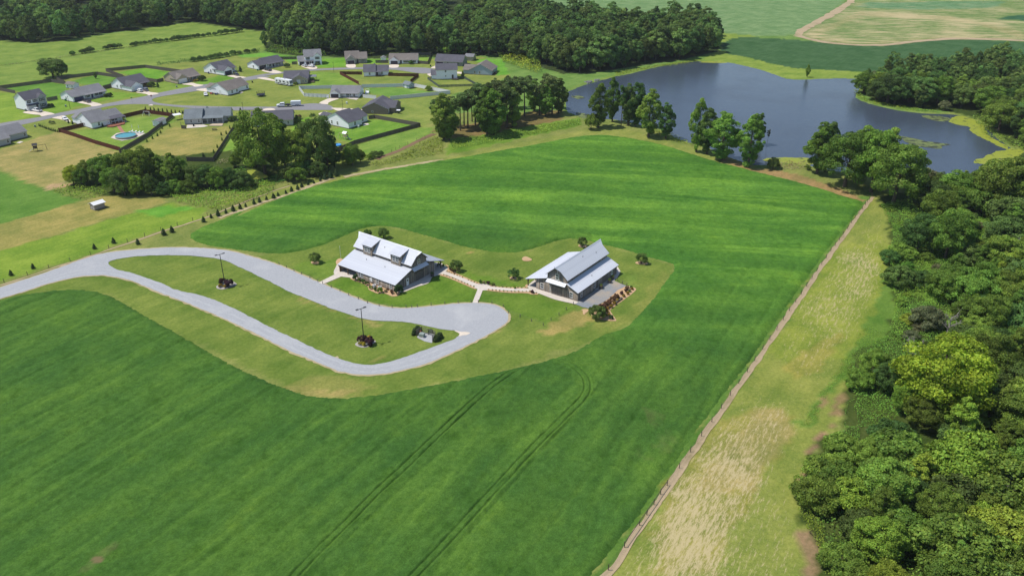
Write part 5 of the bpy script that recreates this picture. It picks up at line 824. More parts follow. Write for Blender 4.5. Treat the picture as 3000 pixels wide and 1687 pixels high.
for i, q in enumerate(a4.P('838 515, 876 530, 918 545, 960 560, 993 572, 1035 585, 1072 600, 1110 612, 1150 620, 1185 632, 1230 640')): tree('cedar', q, 1.5, 'leaf_cedar', 'slim clipped evergreen in the short row by the dark red fence end', 'evergreen', 'short evergreen row by the dark red fence', wide=.75)
for i, q in enumerate(a2.P('920 1180, 1027 1190, 1103 1198, 1193 1205, 1283 1217, 1378 1227, 1470 1237, 1553 1247, 1642 1258, 1705 1263, 1740 1262')): tree('cedar', q, 1.9, 'leaf_cedar', 'slim clipped evergreen along the street side of the brown pool-yard fence', 'evergreen', 'evergreens along the pool-yard fence', wide=.75)
for i, q in enumerate(a5.P('1090 440, 950 480, 925 560, 870 610, 780 660, 680 715, 2170 480, 2105 570, 2015 595, 2030 690, 1945 820, 1880 910')): tree('cedar', q, 1.7, 'leaf_mid', 'young sapling along the dark fences of the dry back yard', 'sapling', 'saplings along the dry back yard fences', wide=.9, name='sapling')
for q, lab in [(a4(2185, 525), 'cone evergreen against the back wall of the pool house'), (a4(1460, 450), 'slim evergreen at the side of the pool house, left'), (a4(1545, 470), 'slim evergreen at the side of the pool house, right')]: tree('cedar', q, 2.0, 'leaf_cedar', lab, 'evergreen', wide=.8)
# ================================================================== BARNS
def boards(segs, seed, wdt=0.27):
    """upright planks: segs = list of (p0, p1, z0, top(s)) along a wall line; each plank its own depth and tone"""
    g = random.Random(seed); V_, F_, T_ = [], [], []
    for p0, p1, z0, top in segs:
        a = Vector(p0); b_ = Vector(p1); L_ = (b_-a).length; u = (b_-a)/L_; n = Vector((u.y, -u.x)); k = max(1, round(L_/wdt)); w_ = L_/k
        for i in range(k):
            s0, s1 = i*w_+0.012, (i+1)*w_-0.012; d = g.uniform(0.02, 0.05); c = g.uniform(0.72, 1.28); wm = g.uniform(-.06, .09); tone = (0.235*c*(1+wm), 0.208*c, 0.182*c*(1-wm))
            if g.random() < .12: tone = tuple(x*1.45 for x in tone)
            q = []
            for dd in (-0.03, d):
                for s_ in (s0, s1): q.append((a+u*s_+n*dd, s_))
            zt = [top(s_) if callable(top) else top for s_ in (s0, s1)]; zb = [z0(s_) if callable(z0) else z0 for s_ in (s0, s1)]
            bse = len(V_)
            for p, s_ in q: V_.append((p.x, p.y, zb[0] if s_ == s0 else zb[1]))
            for p, s_ in q: V_.append((p.x, p.y, zt[0] if s_ == s0 else zt[1]))
            F_ += [(bse+x for x in f) for f in []] + [tuple(bse+x for x in f) for f in ((2,3,7,6), (0,2,6,4), (3,1,5,7), (4,6,7,5))]; T_ += [tone]*8
    return np_mesh('plank_cladding', np.array(V_), np.array(F_), MAT['barn_board'], [('tint', np.array(T_))], smooth=False)
def window(parent, p, u, n, w_, h_, name='window', sash=True):
    """double-hung window: frame mesh with a glass pane under it; p = centre bottom on the wall, u along, n outwards"""
    p, u, n = Vector(p), Vector(u), Vector(n); m = MB(); z = Vector((0, 0, 1)); t = 0.10
    def bar(x0, x1, z0, z1, d0, d1):
        a = p+u*x0+z*z0; b_ = p+u*x1+z*z0; c = p+u*x1+z*z1; d = p+u*x0+z*z1; m.hexa([a+n*d0, b_+n*d0, b_+n*d0+z*(z1-z0), a+n*d0+z*(z1-z0)], [a+n*d1, b_+n*d1, c+n*d1, d+n*d1])
    bar(-w_/2-t, -w_/2, -t, h_+t, 0, .09); bar(w_/2, w_/2+t, -t, h_+t, 0, .09); bar(-w_/2, w_/2, h_, h_+t, 0, .09); bar(-w_/2, w_/2, -t, 0, 0, .12)
    if sash: bar(-w_/2, w_/2, h_*.48, h_*.54, 0, .075); bar(-.025, .025, 0, h_, 0, .07)
    f = m.build(name, MAT['trim'], parent); g = MB(); a = p-u*(w_/2); b_ = p+u*(w_/2)
    g.hexa([a+n*.0, b_+n*.0, b_+n*.0+z*h_, a+n*.0+z*h_], [a+n*.06, b_+n*.06, b_+n*.06+z*h_, a+n*.06+z*h_]); g.build('pane', MAT['glass'], f); return f
def roof_run(roof, p_low, p_high, y0, y1, seed, wdt=0.92):
    """a slope laid with ribbed metal sheets, each sheet its own object; p = (x, z)"""
    dx, dz = p_high[0]-p_low[0], p_high[1]-p_low[1]; L_ = math.hypot(dx, dz); k = max(1, round((y1-y0)/wdt)); w_ = (y1-y0)/k
    m = MB(); m.box(0, 0, -.03, L_, w_-.012, 0)
    for j in range(3): m.box(0, w_*(j+.5)/3-.03, 0, L_, w_*(j+.5)/3+.03, .045)
    me = m.mesh('roof_panel'); me.materials.append(MAT['galvanised']); pitch = math.atan2(dz, dx)
    for i in range(k):
        o = obj('roof_panel', me, roof, (p_low[0], y0+i*w_, p_low[1])); o.rotation_euler = (0, -pitch, 0) if True else None
def barn(label, name, org, yaw, Wd, Ld, xa, xb, left, right, zr, ze, zl, zlow_l, zlow_r, seed, porch_l=None, porch_r=None, dormers=(), openings=(), front_open=None):
    """aisled barn. x across the gable front, y into the barn; tall middle xa..xb, lean-to roofs down to x=left and x=right"""
    e = empty(name, (org[0], org[1], 0), yaw, label, 'barn'); xm = (xa+xb)/2; o_ = 0.45
    lw, rw = (0.0 if porch_l else left+.35), (Wd if porch_r else right-.35)
    lw = 0.0; rw = Wd
    zL = lambda x: zlow_l+(zl-zlow_l)*(x-left)/(xa-left); zR = lambda x: zlow_r+(zl-zlow_r)*(right-x)/(right-xb); zT = lambda x: zr-(zr-ze)*abs(x-xm)/(xb-xm+o_)
    def top(x):
        return (zL(x) if x < xa else zR(x) if x > xb else zT(x))-.12
    segs = []
    for yy, rev in ((0, False), (Ld, True)):
        for s0, s1 in ((lw, xa), (xa, xb), (xb, rw)):
            if not rev: segs.append(((s0, yy), (s1, yy), 0, (lambda s, s0=s0, s1=s1: top(min(max(s0+s, s0+.001), s1-.001)))))
            else: segs.append(((s1, yy), (s0, yy), 0, (lambda s, s0=s0, s1=s1: top(min(max(s1-s, s0+.001), s1-.001)))))
    fo = front_open or Ld
    segs += [((lw, fo), (lw, 0), 0, zL(lw)-.12), ((rw, 0), (rw, Ld), 0, zR(rw)-.12), ((xa, Ld), (xa, 0), zL(xa)-.2, ze-.02), ((xb, 0), (xb, Ld), zR(xb)-.2, ze-.02)]
    if front_open: segs += [((xa-.0, fo), (lw, fo), 0, (lambda s: zL(max(xa-s, lw))-.12)), ((xa, Ld), (xa, fo), 0, zL(xa)-.2)]
    c = obj('plank_cladding', boards(segs, seed), e); c['kind'] = 'stuff'
    roof = MB(); roof.slab([(xm, -.2, zr-.06), (xa-o_, -.2, ze-.06), (xa-o_, Ld+.2, ze-.06), (xm, Ld+.2, zr-.06)][::-1], .08); roof.slab([(xm, -.2, zr-.06), (xb+o_, -.2, ze-.06), (xb+o_, Ld+.2, ze-.06), (xm, Ld+.2, zr-.06)], .08)
    roof.slab([(xa-.03, -.3, zl-.06), (left, -.3, zlow_l-.06), (left, Ld+.5, zlow_l-.06), (xa-.03, Ld+.5, zl-.06)][::-1], .08); roof.slab([(xb+.03, -.3, zl-.06), (right, -.3, zlow_r-.06), (right, Ld+.5, zlow_r-.06), (xb+.03, Ld+.5, zl-.06)], .08)
    r = roof.build('roof', MAT['post_wood'], e)
    y0, y1 = -.55, Ld+.6
    roof_run(r, (xa-o_, ze), (xm, zr), y0, y1, seed); roof_run(r, (left, zlow_l), (xa-.03, zl), -.45, Ld+.6, seed)
    # the right-hand slopes: sheets run the other way
    for (lo, hi, ya, yb) in (((xb+o_, ze), (xm, zr), y0, y1), ((right, zlow_r), (xb+.03, zl), -.45, Ld+.6)):
        dx, dz = hi[0]-lo[0], hi[1]-lo[1]; L_ = math.hypot(dx, dz); k = round((yb-ya)/.92); w_ = (yb-ya)/k; m = MB(); m.box(-L_, 0, -.03, 0, w_-.012, 0)
        for j in range(3): m.box(-L_, w_*(j+.5)/3-.03, 0, 0, w_*(j+.5)/3+.03, .045)
        me = m.mesh('roof_panel'); me.materials.append(MAT['galvanised'])
        for i in range(k):
            q = obj('roof_panel', me, r, (lo[0], ya+i*w_, lo[1])); q.rotation_euler = (0, math.atan2(dz, -dx), 0)
    # hoods over both gable peaks, ridge cap
    hood = MB(); kx = 1.25; kz = zr-(zr-ze)*kx/(xb-xm+o_)
    for ya, yb in ((y0, y0-.95), (y1, y1+.95)):
        for sgn in (-1, 1):
            a = [(xm, ya, zr+.01), (xm, yb, zr+.01), (xm+sgn*kx, ya, kz+.01)]; b_ = [(p[0], p[1], p[2]-.08) for p in a]; hood.add(a+b_, [(0, 1, 2), (5, 4, 3), (0, 3, 4, 1), (1, 4, 5, 2), (2, 5, 3, 0)])
    hood.build('gable_hood', MAT['galvanised'], r); cap = MB(); s_ = (zr-ze)/(xb-xm+o_)
    cap.slab([(xm, y0-.9, zr+.075), (xm-.22, y0-.9, zr+.075-.22*s_), (xm-.22, y1+.9, zr+.075-.22*s_), (xm, y1+.9, zr+.075)][::-1], .02); cap.slab([(xm, y0-.9, zr+.075), (xm+.22, y0-.9, zr+.075-.22*s_), (xm+.22, y1+.9, zr+.075-.22*s_), (xm, y1+.9, zr+.075)], .02); cap.build('ridge_cap', MAT['galvanised'], r)
    for (x, y, zf) in [(xa-2.5, Ld*.35, zL), (xa-2.2, Ld*.7, zL), (xb+2.0, Ld*.45, zR), (xm+1.2 if not dormers else xm-1.6, Ld*.52, zT), (xm+2.0 if not dormers else xm-2.2, Ld*.8, zT)]:
        m = MB(); m.cyl(x, y, zf(x)-.1, .07, .5, 8); m.build('vent_pipe', MAT['dark_metal'], r)
    # awning over the gable doors
    aw = MB(); aw.slab([(xa+.1, .02, zl-.05), (xa+.1, -1.15, zl-.72), (xb-.1, -1.15, zl-.72), (xb-.1, .02, zl-.05)], .07); ao = aw.build('awning', MAT['galvanised'], e)
    br = MB()
    for x in (xa+.4, xm, xb-.4): br.tube([(x, -.05, zl-1.3), (x, -.95, zl-.72)], .05, 5)
    br.build('bracket', MAT['post_wood'], ao)
    # sliding doors in the gable front
    for sgn in (-1, 1):
        x0 = xm-1.62 if sgn < 0 else xm+.03; x1 = x0+1.58; m = MB(); m.box(x0, -.12, .05, x1, -.07, 2.55)
        for z0 in (.05, 1.2, 2.37): m.box(x0, -.17, z0, x1, -.12, z0+.18)
        m.box(x0, -.165, .23, x0+.16, -.12, 2.37); m.box(x1-.16, -.165, .23, x1, -.12, 2.37); m.add([(x0+.16, -.16, .25), (x0+.36, -.16, .25), (x1-.16, -.16, 1.18), (x1-.36, -.16, 1.18)], [(0, 1, 2, 3)])
        m.build('barn_door', MAT['barn_door'], e)
    m = MB(); m.box(xm-1.9, -.2, 2.62, xm+3.2, -.1, 2.72); m.build('door_rail', MAT['dark_metal'], e)
    for (kind, x, y, zz, w_, h_, nrm) in openings:
        u = (1, 0, 0) if nrm[1] else (0, 1, 0)
        if kind == 'w': window(e, (x, y, zz), u, nrm, w_, h_)
        elif kind == 'd':
            m = MB(); n = Vector(nrm); uu = Vector(u); a = Vector((x, y, zz)); m.hexa([a-uu*w_/2+n*.0, a+uu*w_/2+n*.0, a+uu*w_/2+n*.0+Vector((0, 0, h_)), a-uu*w_/2+n*.0+Vector((0, 0, h_))], [a-uu*w_/2+n*.09, a+uu*w_/2+n*.09, a+uu*w_/2+n*.09+Vector((0, 0, h_)), a-uu*w_/2+n*.09+Vector((0, 0, h_))]); dd = m.build('door', MAT['trim'], e)
            g = MB(); a = a+Vector((0, 0, h_*.6)); g.hexa([a-uu*w_*.3+n*.09, a+uu*w_*.3+n*.09, a+uu*w_*.3+n*.09+Vector((0, 0, h_*.28)), a-uu*w_*.3+n*.09+Vector((0, 0, h_*.28))], [a-uu*w_*.3+n*.1, a+uu*w_*.3+n*.1, a+uu*w_*.3+n*.1+Vector((0, 0, h_*.28)), a-uu*w_*.3+n*.1+Vector((0, 0, h_*.28))]); g.build('pane', MAT['glass'], dd)
    for (px, py) in (porch_l or [])+(porch_r or []):
        z = (zL(px) if px < xa else zR(px))-.15; m = MB(); m.cbox(px, py, 0, .2, .2, z)
        for s_ in (-1, 1): m.tube([(px, py+s_*.08, z-.9), (px, py+s_*.75, z-.1)], .06, 4)
        m.build('porch_post', MAT['porch_wood'], e)
    for side, pl in ((left+.25, porch_l), (right-.25, porch_r)):
        if pl:
            m = MB(); z = (zL(pl[0][0]) if pl is porch_l else zR(pl[0][0]))-.22; ys_ = [p[1] for p in pl]; m.box(pl[0][0]-.07, min(ys_)-.3, z-.24, pl[0][0]+.07, max(ys_)+.3, z); m.build('porch_beam', MAT['porch_wood'], e)
    for (ya, yb) in dormers:
        d = empty('dormer', (0, 0, 0)); d.parent = e; xf = xa-.52; zt = zr-1.2; xb_ = xm-.25; m = MB()
        obj('plank_cladding', boards([((xf, yb-.35), (xf, ya+.35), zl-.45, zt-.05)], seed+7), d)['kind'] = 'stuff'
        obj('plank_cladding', boards([((xf, ya+.35), (xm-.6, ya+.35), (lambda s: ze-.3+s*.55), (lambda s: zt-.12+s*.28)), ((xm-.6, yb-.35), (xf, yb-.35), (lambda s: ze+1.3-s*.55), (lambda s: zt+.65-s*.28))], seed+8), d)['kind'] = 'stuff'
        lo, hi = (xf-.5, zt-.06), (xb_, zr-.12); L_ = math.hypot(hi[0]-lo[0], hi[1]-lo[1]); k = round((yb-ya)/.9); w_ = (yb-ya)/k
        m.box(0, 0, -.05, L_, w_-.01, 0)
        for j in range(3): m.box(0, w_*(j+.5)/3-.03, 0, L_, w_*(j+.5)/3+.03, .04)
        me = m.mesh('roof_panel'); me.materials.append(MAT['galvanised'])
        for i in range(k): q = obj('roof_panel', me, d, (lo[0], ya+i*w_, lo[1])); q.rotation_euler = (0, -math.atan2(hi[1]-lo[1], hi[0]-lo[0]), 0)
        for dy in (-.62, .62): window(d, (xf, (ya+yb)/2+dy, ze-.05), (0, -1, 0), (-1, 0, 0), .85, 1.35)
    return e
plain('barn_door', (0.15, 0.13, 0.115), .95, .1, var=.3, scale=5); plain('porch_wood', lin('7c6450', .55), .9, .1, var=.2)
R2 = b2(275, 890); YA2 = rad(-35.7)
barn('right-hand weathered plank barn with tall metal-roofed middle and gravel patio', 'barn', R2, YA2, 13.2, 20.9, 3.55, 9.8, -3.45, 13.5, 8.6, 5.45, 4.4, 2.25, 2.72, 5, porch_l=[(-2.85, .2), (-2.85, 3.9), (-2.85, 8.5), (-2.85, 13), (-2.85, 17), (-2.85, 20.7)],
    openings=[('w', 6.65, 0, 4.75, .85, 1.45, (0, -1, 0)), ('w', 1.85, 0, .75, .8, 1.4, (0, -1, 0)), ('w', 11.2, 0, .75, .8, 1.4, (0, -1, 0)), ('w', 13.2, 1.85, .75, .8, 1.4, (1, 0, 0)), ('w', 13.2, 8.7, .75, .8, 1.4, (1, 0, 0)), ('d', 13.2, 18.0, .12, .95, 2.1, (1, 0, 0))])
R1 = b1(1298, 1290); YA1 = rad(53.4)
barn('left-hand weathered plank barn with two dormers in its metal roof', 'barn', R1, YA1, 16.2, 21.5, 6.7, 12.9, -.22, 20.1, 8.75, 5.5, 4.55, 2.25, 2.2, 9, porch_l=[(0, 21.45), (0, 18.2)], porch_r=[(18.8, -.1), (18.8, 5), (18.8, 10), (18.8, 15), (18.8, 21)], dormers=[(14.0, 18.3), (3.0, 7.4)], front_open=14.7,
    openings=[('w', 9.85, 0, 4.75, .85, 1.35, (0, -1, 0)), ('d', 5.0, 0, .12, .95, 2.1, (0, -1, 0)), ('w', 0, 12.4, .9, .75, 1.15, (-1, 0, 0)), ('w', 0, 13.4, .9, .75, 1.15, (-1, 0, 0)), ('w', 0, 6.45, .75, .7, 1.3, (-1, 0, 0)), ('w', 0, 1.4, .75, .7, 1.3, (-1, 0, 0))])
def on1(x, y): return (R1[0]+x*math.cos(YA1)-y*math.sin(YA1), R1[1]+x*math.sin(YA1)+y*math.cos(YA1))
def on2(x, y): return (R2[0]+x*math.cos(YA2)-y*math.sin(YA2), R2[1]+x*math.sin(YA2)+y*math.cos(YA2))
# meter cabinet on the wall of the left-hand barn, air conditioners, planters, benches, lamps
m = MB(); m.box(-.22, -.55, .7, -.06, .15, 1.75); m.box(-.2, .2, 1.0, -.06, .5, 1.6); e = m.build('electric_cabinet', MAT['white_metal'], None, on1(0, 8.85), YA1, .02); tag(e, 'pale electric cabinet on the front wall of the left-hand barn', 'cabinet')
def ac_unit(xy, rz, label):
    e = empty('air_conditioner', (xy[0], xy[1], .09), rz, label, 'air conditioner'); m = MB(); m.cbox(0, 0, .08, .85, .85, .75); m.build('casing', MAT['grey_metal'], e, bevel=.03)
    m = MB(); m.cbox(0, 0, .83, .8, .8, .04); t = m.build('top_panel', MAT['white_metal'], e); m = MB(); m.cyl(0, 0, .872, .28, .01, 16); m.build('fan_grille', MAT['dark_metal'], t); m = MB(); m.cbox(0, 0, 0, 1, 1, .08); m.build('pad', MAT['concrete'], e)
ac_unit(b1(905, 1205), YA1, 'air conditioner with white top, left of two beside the left-hand barn'); ac_unit(b1(1010, 1240), YA1, 'air conditioner with white top, right of two beside the left-hand barn')
def planter(xy, label, r=.55, h=.8, plant='leaf_dark', wood=True):
    e = empty('planter', (xy[0], xy[1], .11), 0, label, 'planter'); m = MB(); m.cyl(0, 0, 0, r*.85, h, 14, r); m.build('tub', MAT['pot'], e); m = MB(); m.cyl(0, 0, h, r*.9, .02, 14); m.build('earth', MAT['soil'], e)
    me, tr, H = proto('tuft', 1); o = obj('plant', me, e, (0, 0, h), mat=MAT[plant]); o.scale = (2.2, 2.2, 1.6)
planter(b1(2020, 990), 'dark tub planter by the gable end of the left-hand barn'); planter(b2(1290, 890), 'dark tub planter at the near end of the right-hand barn wall', .6, .85); planter(b2(1425, 800), 'dark tub planter near the door of the right-hand barn, left'); planter(b2(1470, 745), 'dark tub planter near the door of the right-hand barn, right')
for i, (x, y) in enumerate([(1535, 1110), (1590, 1070)]):
    e = empty('bench', (*b2(x, y), .09), YA2+PI/2, ['lower timber bench in the patio bed', 'upper timber bench in the patio bed'][i], 'bench')
    for j in range(3): m = MB(); m.box(-1.0, -.3+.2*j, .42, 1.0, -.14+.2*j, .47); m.build('slat', MAT['fence_weathered'], e)
    for s_ in (-.8, .8): m = MB(); m.box(s_-.05, -.28, 0, s_+.05, .26, .42); m.build('leg', MAT['post_wood'], e)
def lamp_post(xy, h, rz, label):
    e = empty('lamp_post', xy, rz, label, 'lamp post'); m = MB(); m.cyl(0, 0, 0, .12, h, 10, .08); m.build('pole', MAT['dark_metal'], e); m = MB(); m.cyl(0, 0, 0, .25, .45, 12); m.build('base', MAT['concrete'], e)
    m = MB(); m.box(-.75, -.05, h-.1, .75, .05, h); m.build('arm', MAT['dark_metal'], e)
    for s_ in (-1, 1): m = MB(); m.box(min(s_*.7, s_*1.35), -.22, h-.06, max(s_*.7, s_*1.35), .22, h+.1); m.build('lamp_head', MAT['dark_metal'], e, bevel=.04)
lamp_post(c1(618, 1205), 9.4, rad(38), 'tall black twin-headed lamp post in the upper part of the drive island'); lamp_post(c2(532, 765), 9.4, rad(38), 'tall black twin-headed lamp post in the lower part of the drive island')
# transformer enclosure
def rail_side(e, p, q, h=1.6, rails=4):
    p, q = Vector(p), Vector(q); n = max(1, round((q-p).length/2.2))
    for i in range(n+1): c = p.lerp(q, i/n); m = MB(); m.cbox(c.x, c.y, 0, .14, .14, h+.1); m.build('post', MAT['post_wood'], e)
    for j in range(rails):
        z = .25+j*(h-.3)/(rails-1); d = (q-p).normalized(); nn = Vector((-d.y, d.x))*.09; m = MB(); m.hexa([(*(p+nn), z), (*(q+nn), z), (*(q+nn*1.6), z), (*(p+nn*1.6), z)], [(*(p+nn), z+.14), (*(q+nn), z+.14), (*(q+nn*1.6), z+.14), (*(p+nn*1.6), z+.14)]); m.build('rail', MAT['fence_weathered'], e)
pa, pb, pc, pd = c2(1475, 640), c2(1565, 580), c2(1810, 660), c2(1762, 740)
e = empty('rail_enclosure', (0, 0, 0), 0, 'three-sided weathered board rail fence round the utility box', 'fence'); rail_side(e, pa, pb); rail_side(e, pb, pc); rail_side(e, pc, pd)
e = empty('utility_box', (*c2(1575, 655), .1), rad(-20), 'pale green utility box inside the rail fence', 'utility box'); m = MB(); m.cbox(0, 0, .1, 1.25, 1.0, .85); m.build('cabinet', MAT['utility_green'], e, bevel=.04); m = MB(); m.cbox(0, 0, 0, 1.4, 1.15, .1); m.build('pad', MAT['concrete'], e); m = MB(); m.box(-.58, -.53, .18, -.03, -.495, .85); m.box(.03, -.53, .18, .58, -.495, .85); m.build('door', MAT['utility_green'], e)
m = MB(); m.tube([(0, 0, 0), (0, 0, .9), (.25, 0, 1.05)], .05, 6); m.cbox(0, 0, .4, .3, .06, .5); tag(m.build('marker', MAT['orange_plastic'], None, (*c2(1545, 610), .1)), 'small orange marker beside the utility box', 'marker')
def hedge(p, q, h, wd, label, seed):
    g = np.random.default_rng(seed); n = 2600; t = g.uniform(0, 1, n); p, q = np.array(p), np.array(q); d = q-p; L_ = np.linalg.norm(d); u = d/L_; v = np.array([-u[1], u[0]]); th = g.uniform(0, PI, n); r = np.sqrt(g.uniform(.5, 1.05, n))*(1+.12*np.sin(t*20+seed)); ends = np.clip(np.minimum(t, 1-t)*6, .35, 1)
    P_ = np.stack([p[0]+u[0]*t*L_+v[0]*np.cos(th)*r*wd/2*ends, p[1]+u[1]*t*L_+v[1]*np.cos(th)*r*wd/2*ends, .1+np.sin(th)*r*h*ends], 1); nn = np.stack([v[0]*np.cos(th), v[1]*np.cos(th), np.sin(th)+.2], 1)+g.normal(size=(n, 3))*.4; c = g.uniform(.7, 1.3, n)
    return tag(obj('hedge', leaf_mesh('hedge', P_, nn, g.uniform(.07, .13, n), np.stack([c, c, c], 1)), mat=MAT['leaf_cedar']), label, 'hedge')
hedge(c2(1400, 640), c2(1540, 520), 1.5, 1.3, 'clipped hedge on the left side of the rail enclosure', 1); hedge(c2(1790, 760), c2(1930, 640), 1.5, 1.6, 'clipped hedge on the right side of the rail enclosure', 2); hedge(c2(1700, 570), c2(1770, 585), .8, .8, 'low clipped hedge behind the rail enclosure', 3)
# flag pole
h = G.hgt(640, 505, 395); e = empty('flag_pole', G(640, 505), 0, 'thin white pole left of the left-hand barn', 'pole'); m = MB(); m.cyl(0, 0, 0, .045, h, 8); m.build('pole', MAT['white_metal'], e); m = MB(); m.cyl(0, 0, h, .09, .12, 8); m.build('finial', MAT['white_metal'], e)
# ================================================================== FENCES
def line_fence(name, label, pts, h, pr, wires, mat='post_wood', wr=.012, wtop=.95):
    e = empty(name, (*pts[0], 0), 0, label, 'fence'); o0 = Vector((*pts[0], 0)); pm_ = MB(); pm_.cyl(0, 0, -.1, pr, h+.1, 7); me = pm_.mesh('post'); me.materials.append(MAT[mat]); g = random.Random(len(pts))
    for p in pts: o = obj('post', me, e, (p[0]-o0.x, p[1]-o0.y, 0)); o.scale.z = g.uniform(.93, 1.07); o.rotation_euler = (g.uniform(-.03, .03), g.uniform(-.03, .03), g.uniform(0, 3))
    for k in range(wires):
        m = MB(); z = h*wtop*(1-k*.75/max(1, wires-1 or 1)) if wires > 1 else h*wtop
        for a, b_ in zip(pts[:-1], pts[1:]): m.tube([(a[0]-o0.x, a[1]-o0.y, z), (b_[0]-o0.x, b_[1]-o0.y, z)], wr, 3, False)
        m.build('wire', MAT['dark_metal'], e)
    return e
rf = line_fence('wire_fence', 'long post and wire fence along the right side of the crop field', RFX, 1.35, .075, 4)
for a, b_ in ((2, 3), (3, 4), (4, 5), (5, 6), (6, 7)):
    p, q = RFX[a+0], RFX[a+1]; m = MB(); m.tube([(p[0]-RFX[0][0], p[1]-RFX[0][1], 1.1), (q[0]-RFX[0][0], q[1]-RFX[0][1], 1.1)], .05, 5); m.build('brace_rail', MAT['post_wood'], rf)
line_fence('wire_fence', 'post and wire fence running along the left of the drive to the evergreen row', [E(-200, 1460)]+LF_POSTS, 1.3, .075, 4)
line_fence('wire_fence', 'short line of wire fence posts above the dirt track by the pines', S.P('1878 775, 2012 720, 2060 700, 2103 680, 2190 640, 2285 600, 2375 572, 2460 530'), 1.3, .07, 3); line_fence('wire_fence', 'line of thin fence posts among the pines', B.P('2060 1175, 2115 1165, 2180 1140, 2240 1120'), 1.3, .06, 2)
line_fence('post_fence', 'low post and cable fence along the drive, left of the short porch path', G.P('57 565, 127 594, 198 628, 270 658, 348 694, 423 728'), .85, .09, 1, 'fence_grey', .014); line_fence('post_fence', 'low post and cable fence along the drive below the left-hand barn', G.P('468 748, 550 783, 632 818, 715 858, 805 893, 892 931, 1002 958, 1123 974, 1255 972, 1308 971, 1362 967, 1492 952, 1620 938, 1746 928, 1870 921'), .85, .09, 1, 'fence_grey', .014)
line_fence('post_fence', 'low post and cable fence round the lawn below the right-hand barn', G.P('1936 923, 2065 934, 2172 966, 2220 1022, 2330 1060, 2438 1100') + I.P('617 1140, 690 1090, 765 1043, 833 993, 901 940'), .85, .09, 1, 'fence_grey', .014)
line_fence('post_fence', 'short post and rail by the top corner of the gravel patio', I.P('1315 720, 1362 748, 1405 763'), .95, .08, 2, 'fence_grey', .03)
def board_panel(mat, h, seed, n=14, smooth_=False):
    g = random.Random(seed); m = MB()
    for i in range(n): d = g.uniform(-.008, .008); m.box(i/n+.003, -.012+d, .05, (i+1)/n-.003, .012+d, h+g.uniform(-.015, .015))
    for z in (.3, h*.55, h-.25): m.box(0, .014, z, 1, .06, z+.09)
    me = m.mesh('panel'); me.materials.append(MAT[mat]); return me
def vinyl_panel(mat, h):
    m = MB(); m.box(0, -.02, .06, 1, .02, h); m.box(0, -.045, h-.12, 1, .045, h); m.box(0, -.045, .06, 1, .045, .2); me = m.mesh('panel'); me.materials.append(MAT[mat]); return me
def picket_panel(mat, h):
    m = MB()
    for i in range(12): m.box(i/12+.012, -.012, .06, (i+1)/12-.012, .012, h)
    for z in (.25, h-.2): m.box(0, .013, z, 1, .05, z+.07)
    me = m.mesh('panel'); me.materials.append(MAT[mat]); return me
FPM = {}
def fence(label, runs, mat, h=1.83, style='board', name=None, step=2.44, flip=False):
    k = (mat, h, style)
    if k not in FPM: FPM[k] = [board_panel(mat, h, i) for i in range(3)] if style == 'board' else [vinyl_panel(mat, h)] if style == 'vinyl' else [picket_panel(mat, h)]
    pk = MB(); pk.cbox(0, 0, 0, .13, .13, h+.06); pme = pk.mesh('post'); pme.materials.append(MAT[mat]); o0 = runs[0][0]
    e = empty(name or {'board': 'wooden_fence', 'vinyl': 'vinyl_fence', 'picket': 'picket_fence'}[style], (*o0, 0), 0, label, 'fence')
    for run in runs:
        for a, b_ in zip(run[:-1], run[1:]):
            a, b_ = Vector(a), Vector(b_); L_ = (b_-a).length; n = max(1, round(L_/step)); u = (b_-a)/L_; ang = math.atan2(u.y, u.x)
            for i in range(n):
                p = a+u*(L_*i/n); r_ = p-Vector(o0); o = obj('panel', FPM[k][rnd.randrange(len(FPM[k]))], e, (r_.x, r_.y, 0), ang); o.scale = (L_/n, -1 if flip else 1, 1); obj('post', pme, e, (r_.x-u.y*.08*(-1 if flip else 1), r_.y+u.x*.08*(-1 if flip else 1), 0), ang)
        r_ = Vector(run[-1])-Vector(o0); obj('post', pme, e, (r_.x, r_.y, 0), ang)
    return e
fence('grey board fence round the green yard behind the two-storey house at far left', [a1.P('-120 620, 0 590, 1085 445, 1400 490'), a1.P('-60 610, 330 690')], 'fence_grey')
fence('brown-grey board fence round the yard with a sapling', [a1.P('1400 490, 1200 395, 2075 290') + a2.P('480 520')], 'fence_grey'); fence('short board fence between the two left-hand houses', [a1.P('1010 850, 1225 810')], 'fence_weathered')
fence('dark board fence enclosing the brightest green yard behind two houses', [a2.P('450 500, 80 365, 915 285, 1690 395'), a2.P('780 530, 1165 600, 1300 570')], 'fence_grey'); fence('short dark fence at the back corner of the house with two parked cars', [a2.P('30 735, 200 690')], 'fence_grey'); fence('short dark fence right of the white ranch house', [a1.P('2230 590, 2380 555')], 'fence_grey')
fence('reddish brown fence round the pool yard', [a4.P('1780 520, 1260 640') + A.P('555 1245, 700 1290, 900 1360, 1140 1430'), A.P('1120 1125, 1370 1068, 1640 1105')], 'fence_brown')
fence('dark board fence between the pool yard and the dry yard', [A.P('1640 1105, 1400 1290, 1130 1449')], 'fence_grey', flip=True); fence('dark board fence along the right and bottom of the dry yard', [a5.P('2340 330, 1870 1070, 1400 1060')], 'fence_grey'); fence('short curved dark fence at the corner of the grey house porch', [a5.P('1290 420, 1300 475, 1385 480')], 'fence_grey', 1.6)
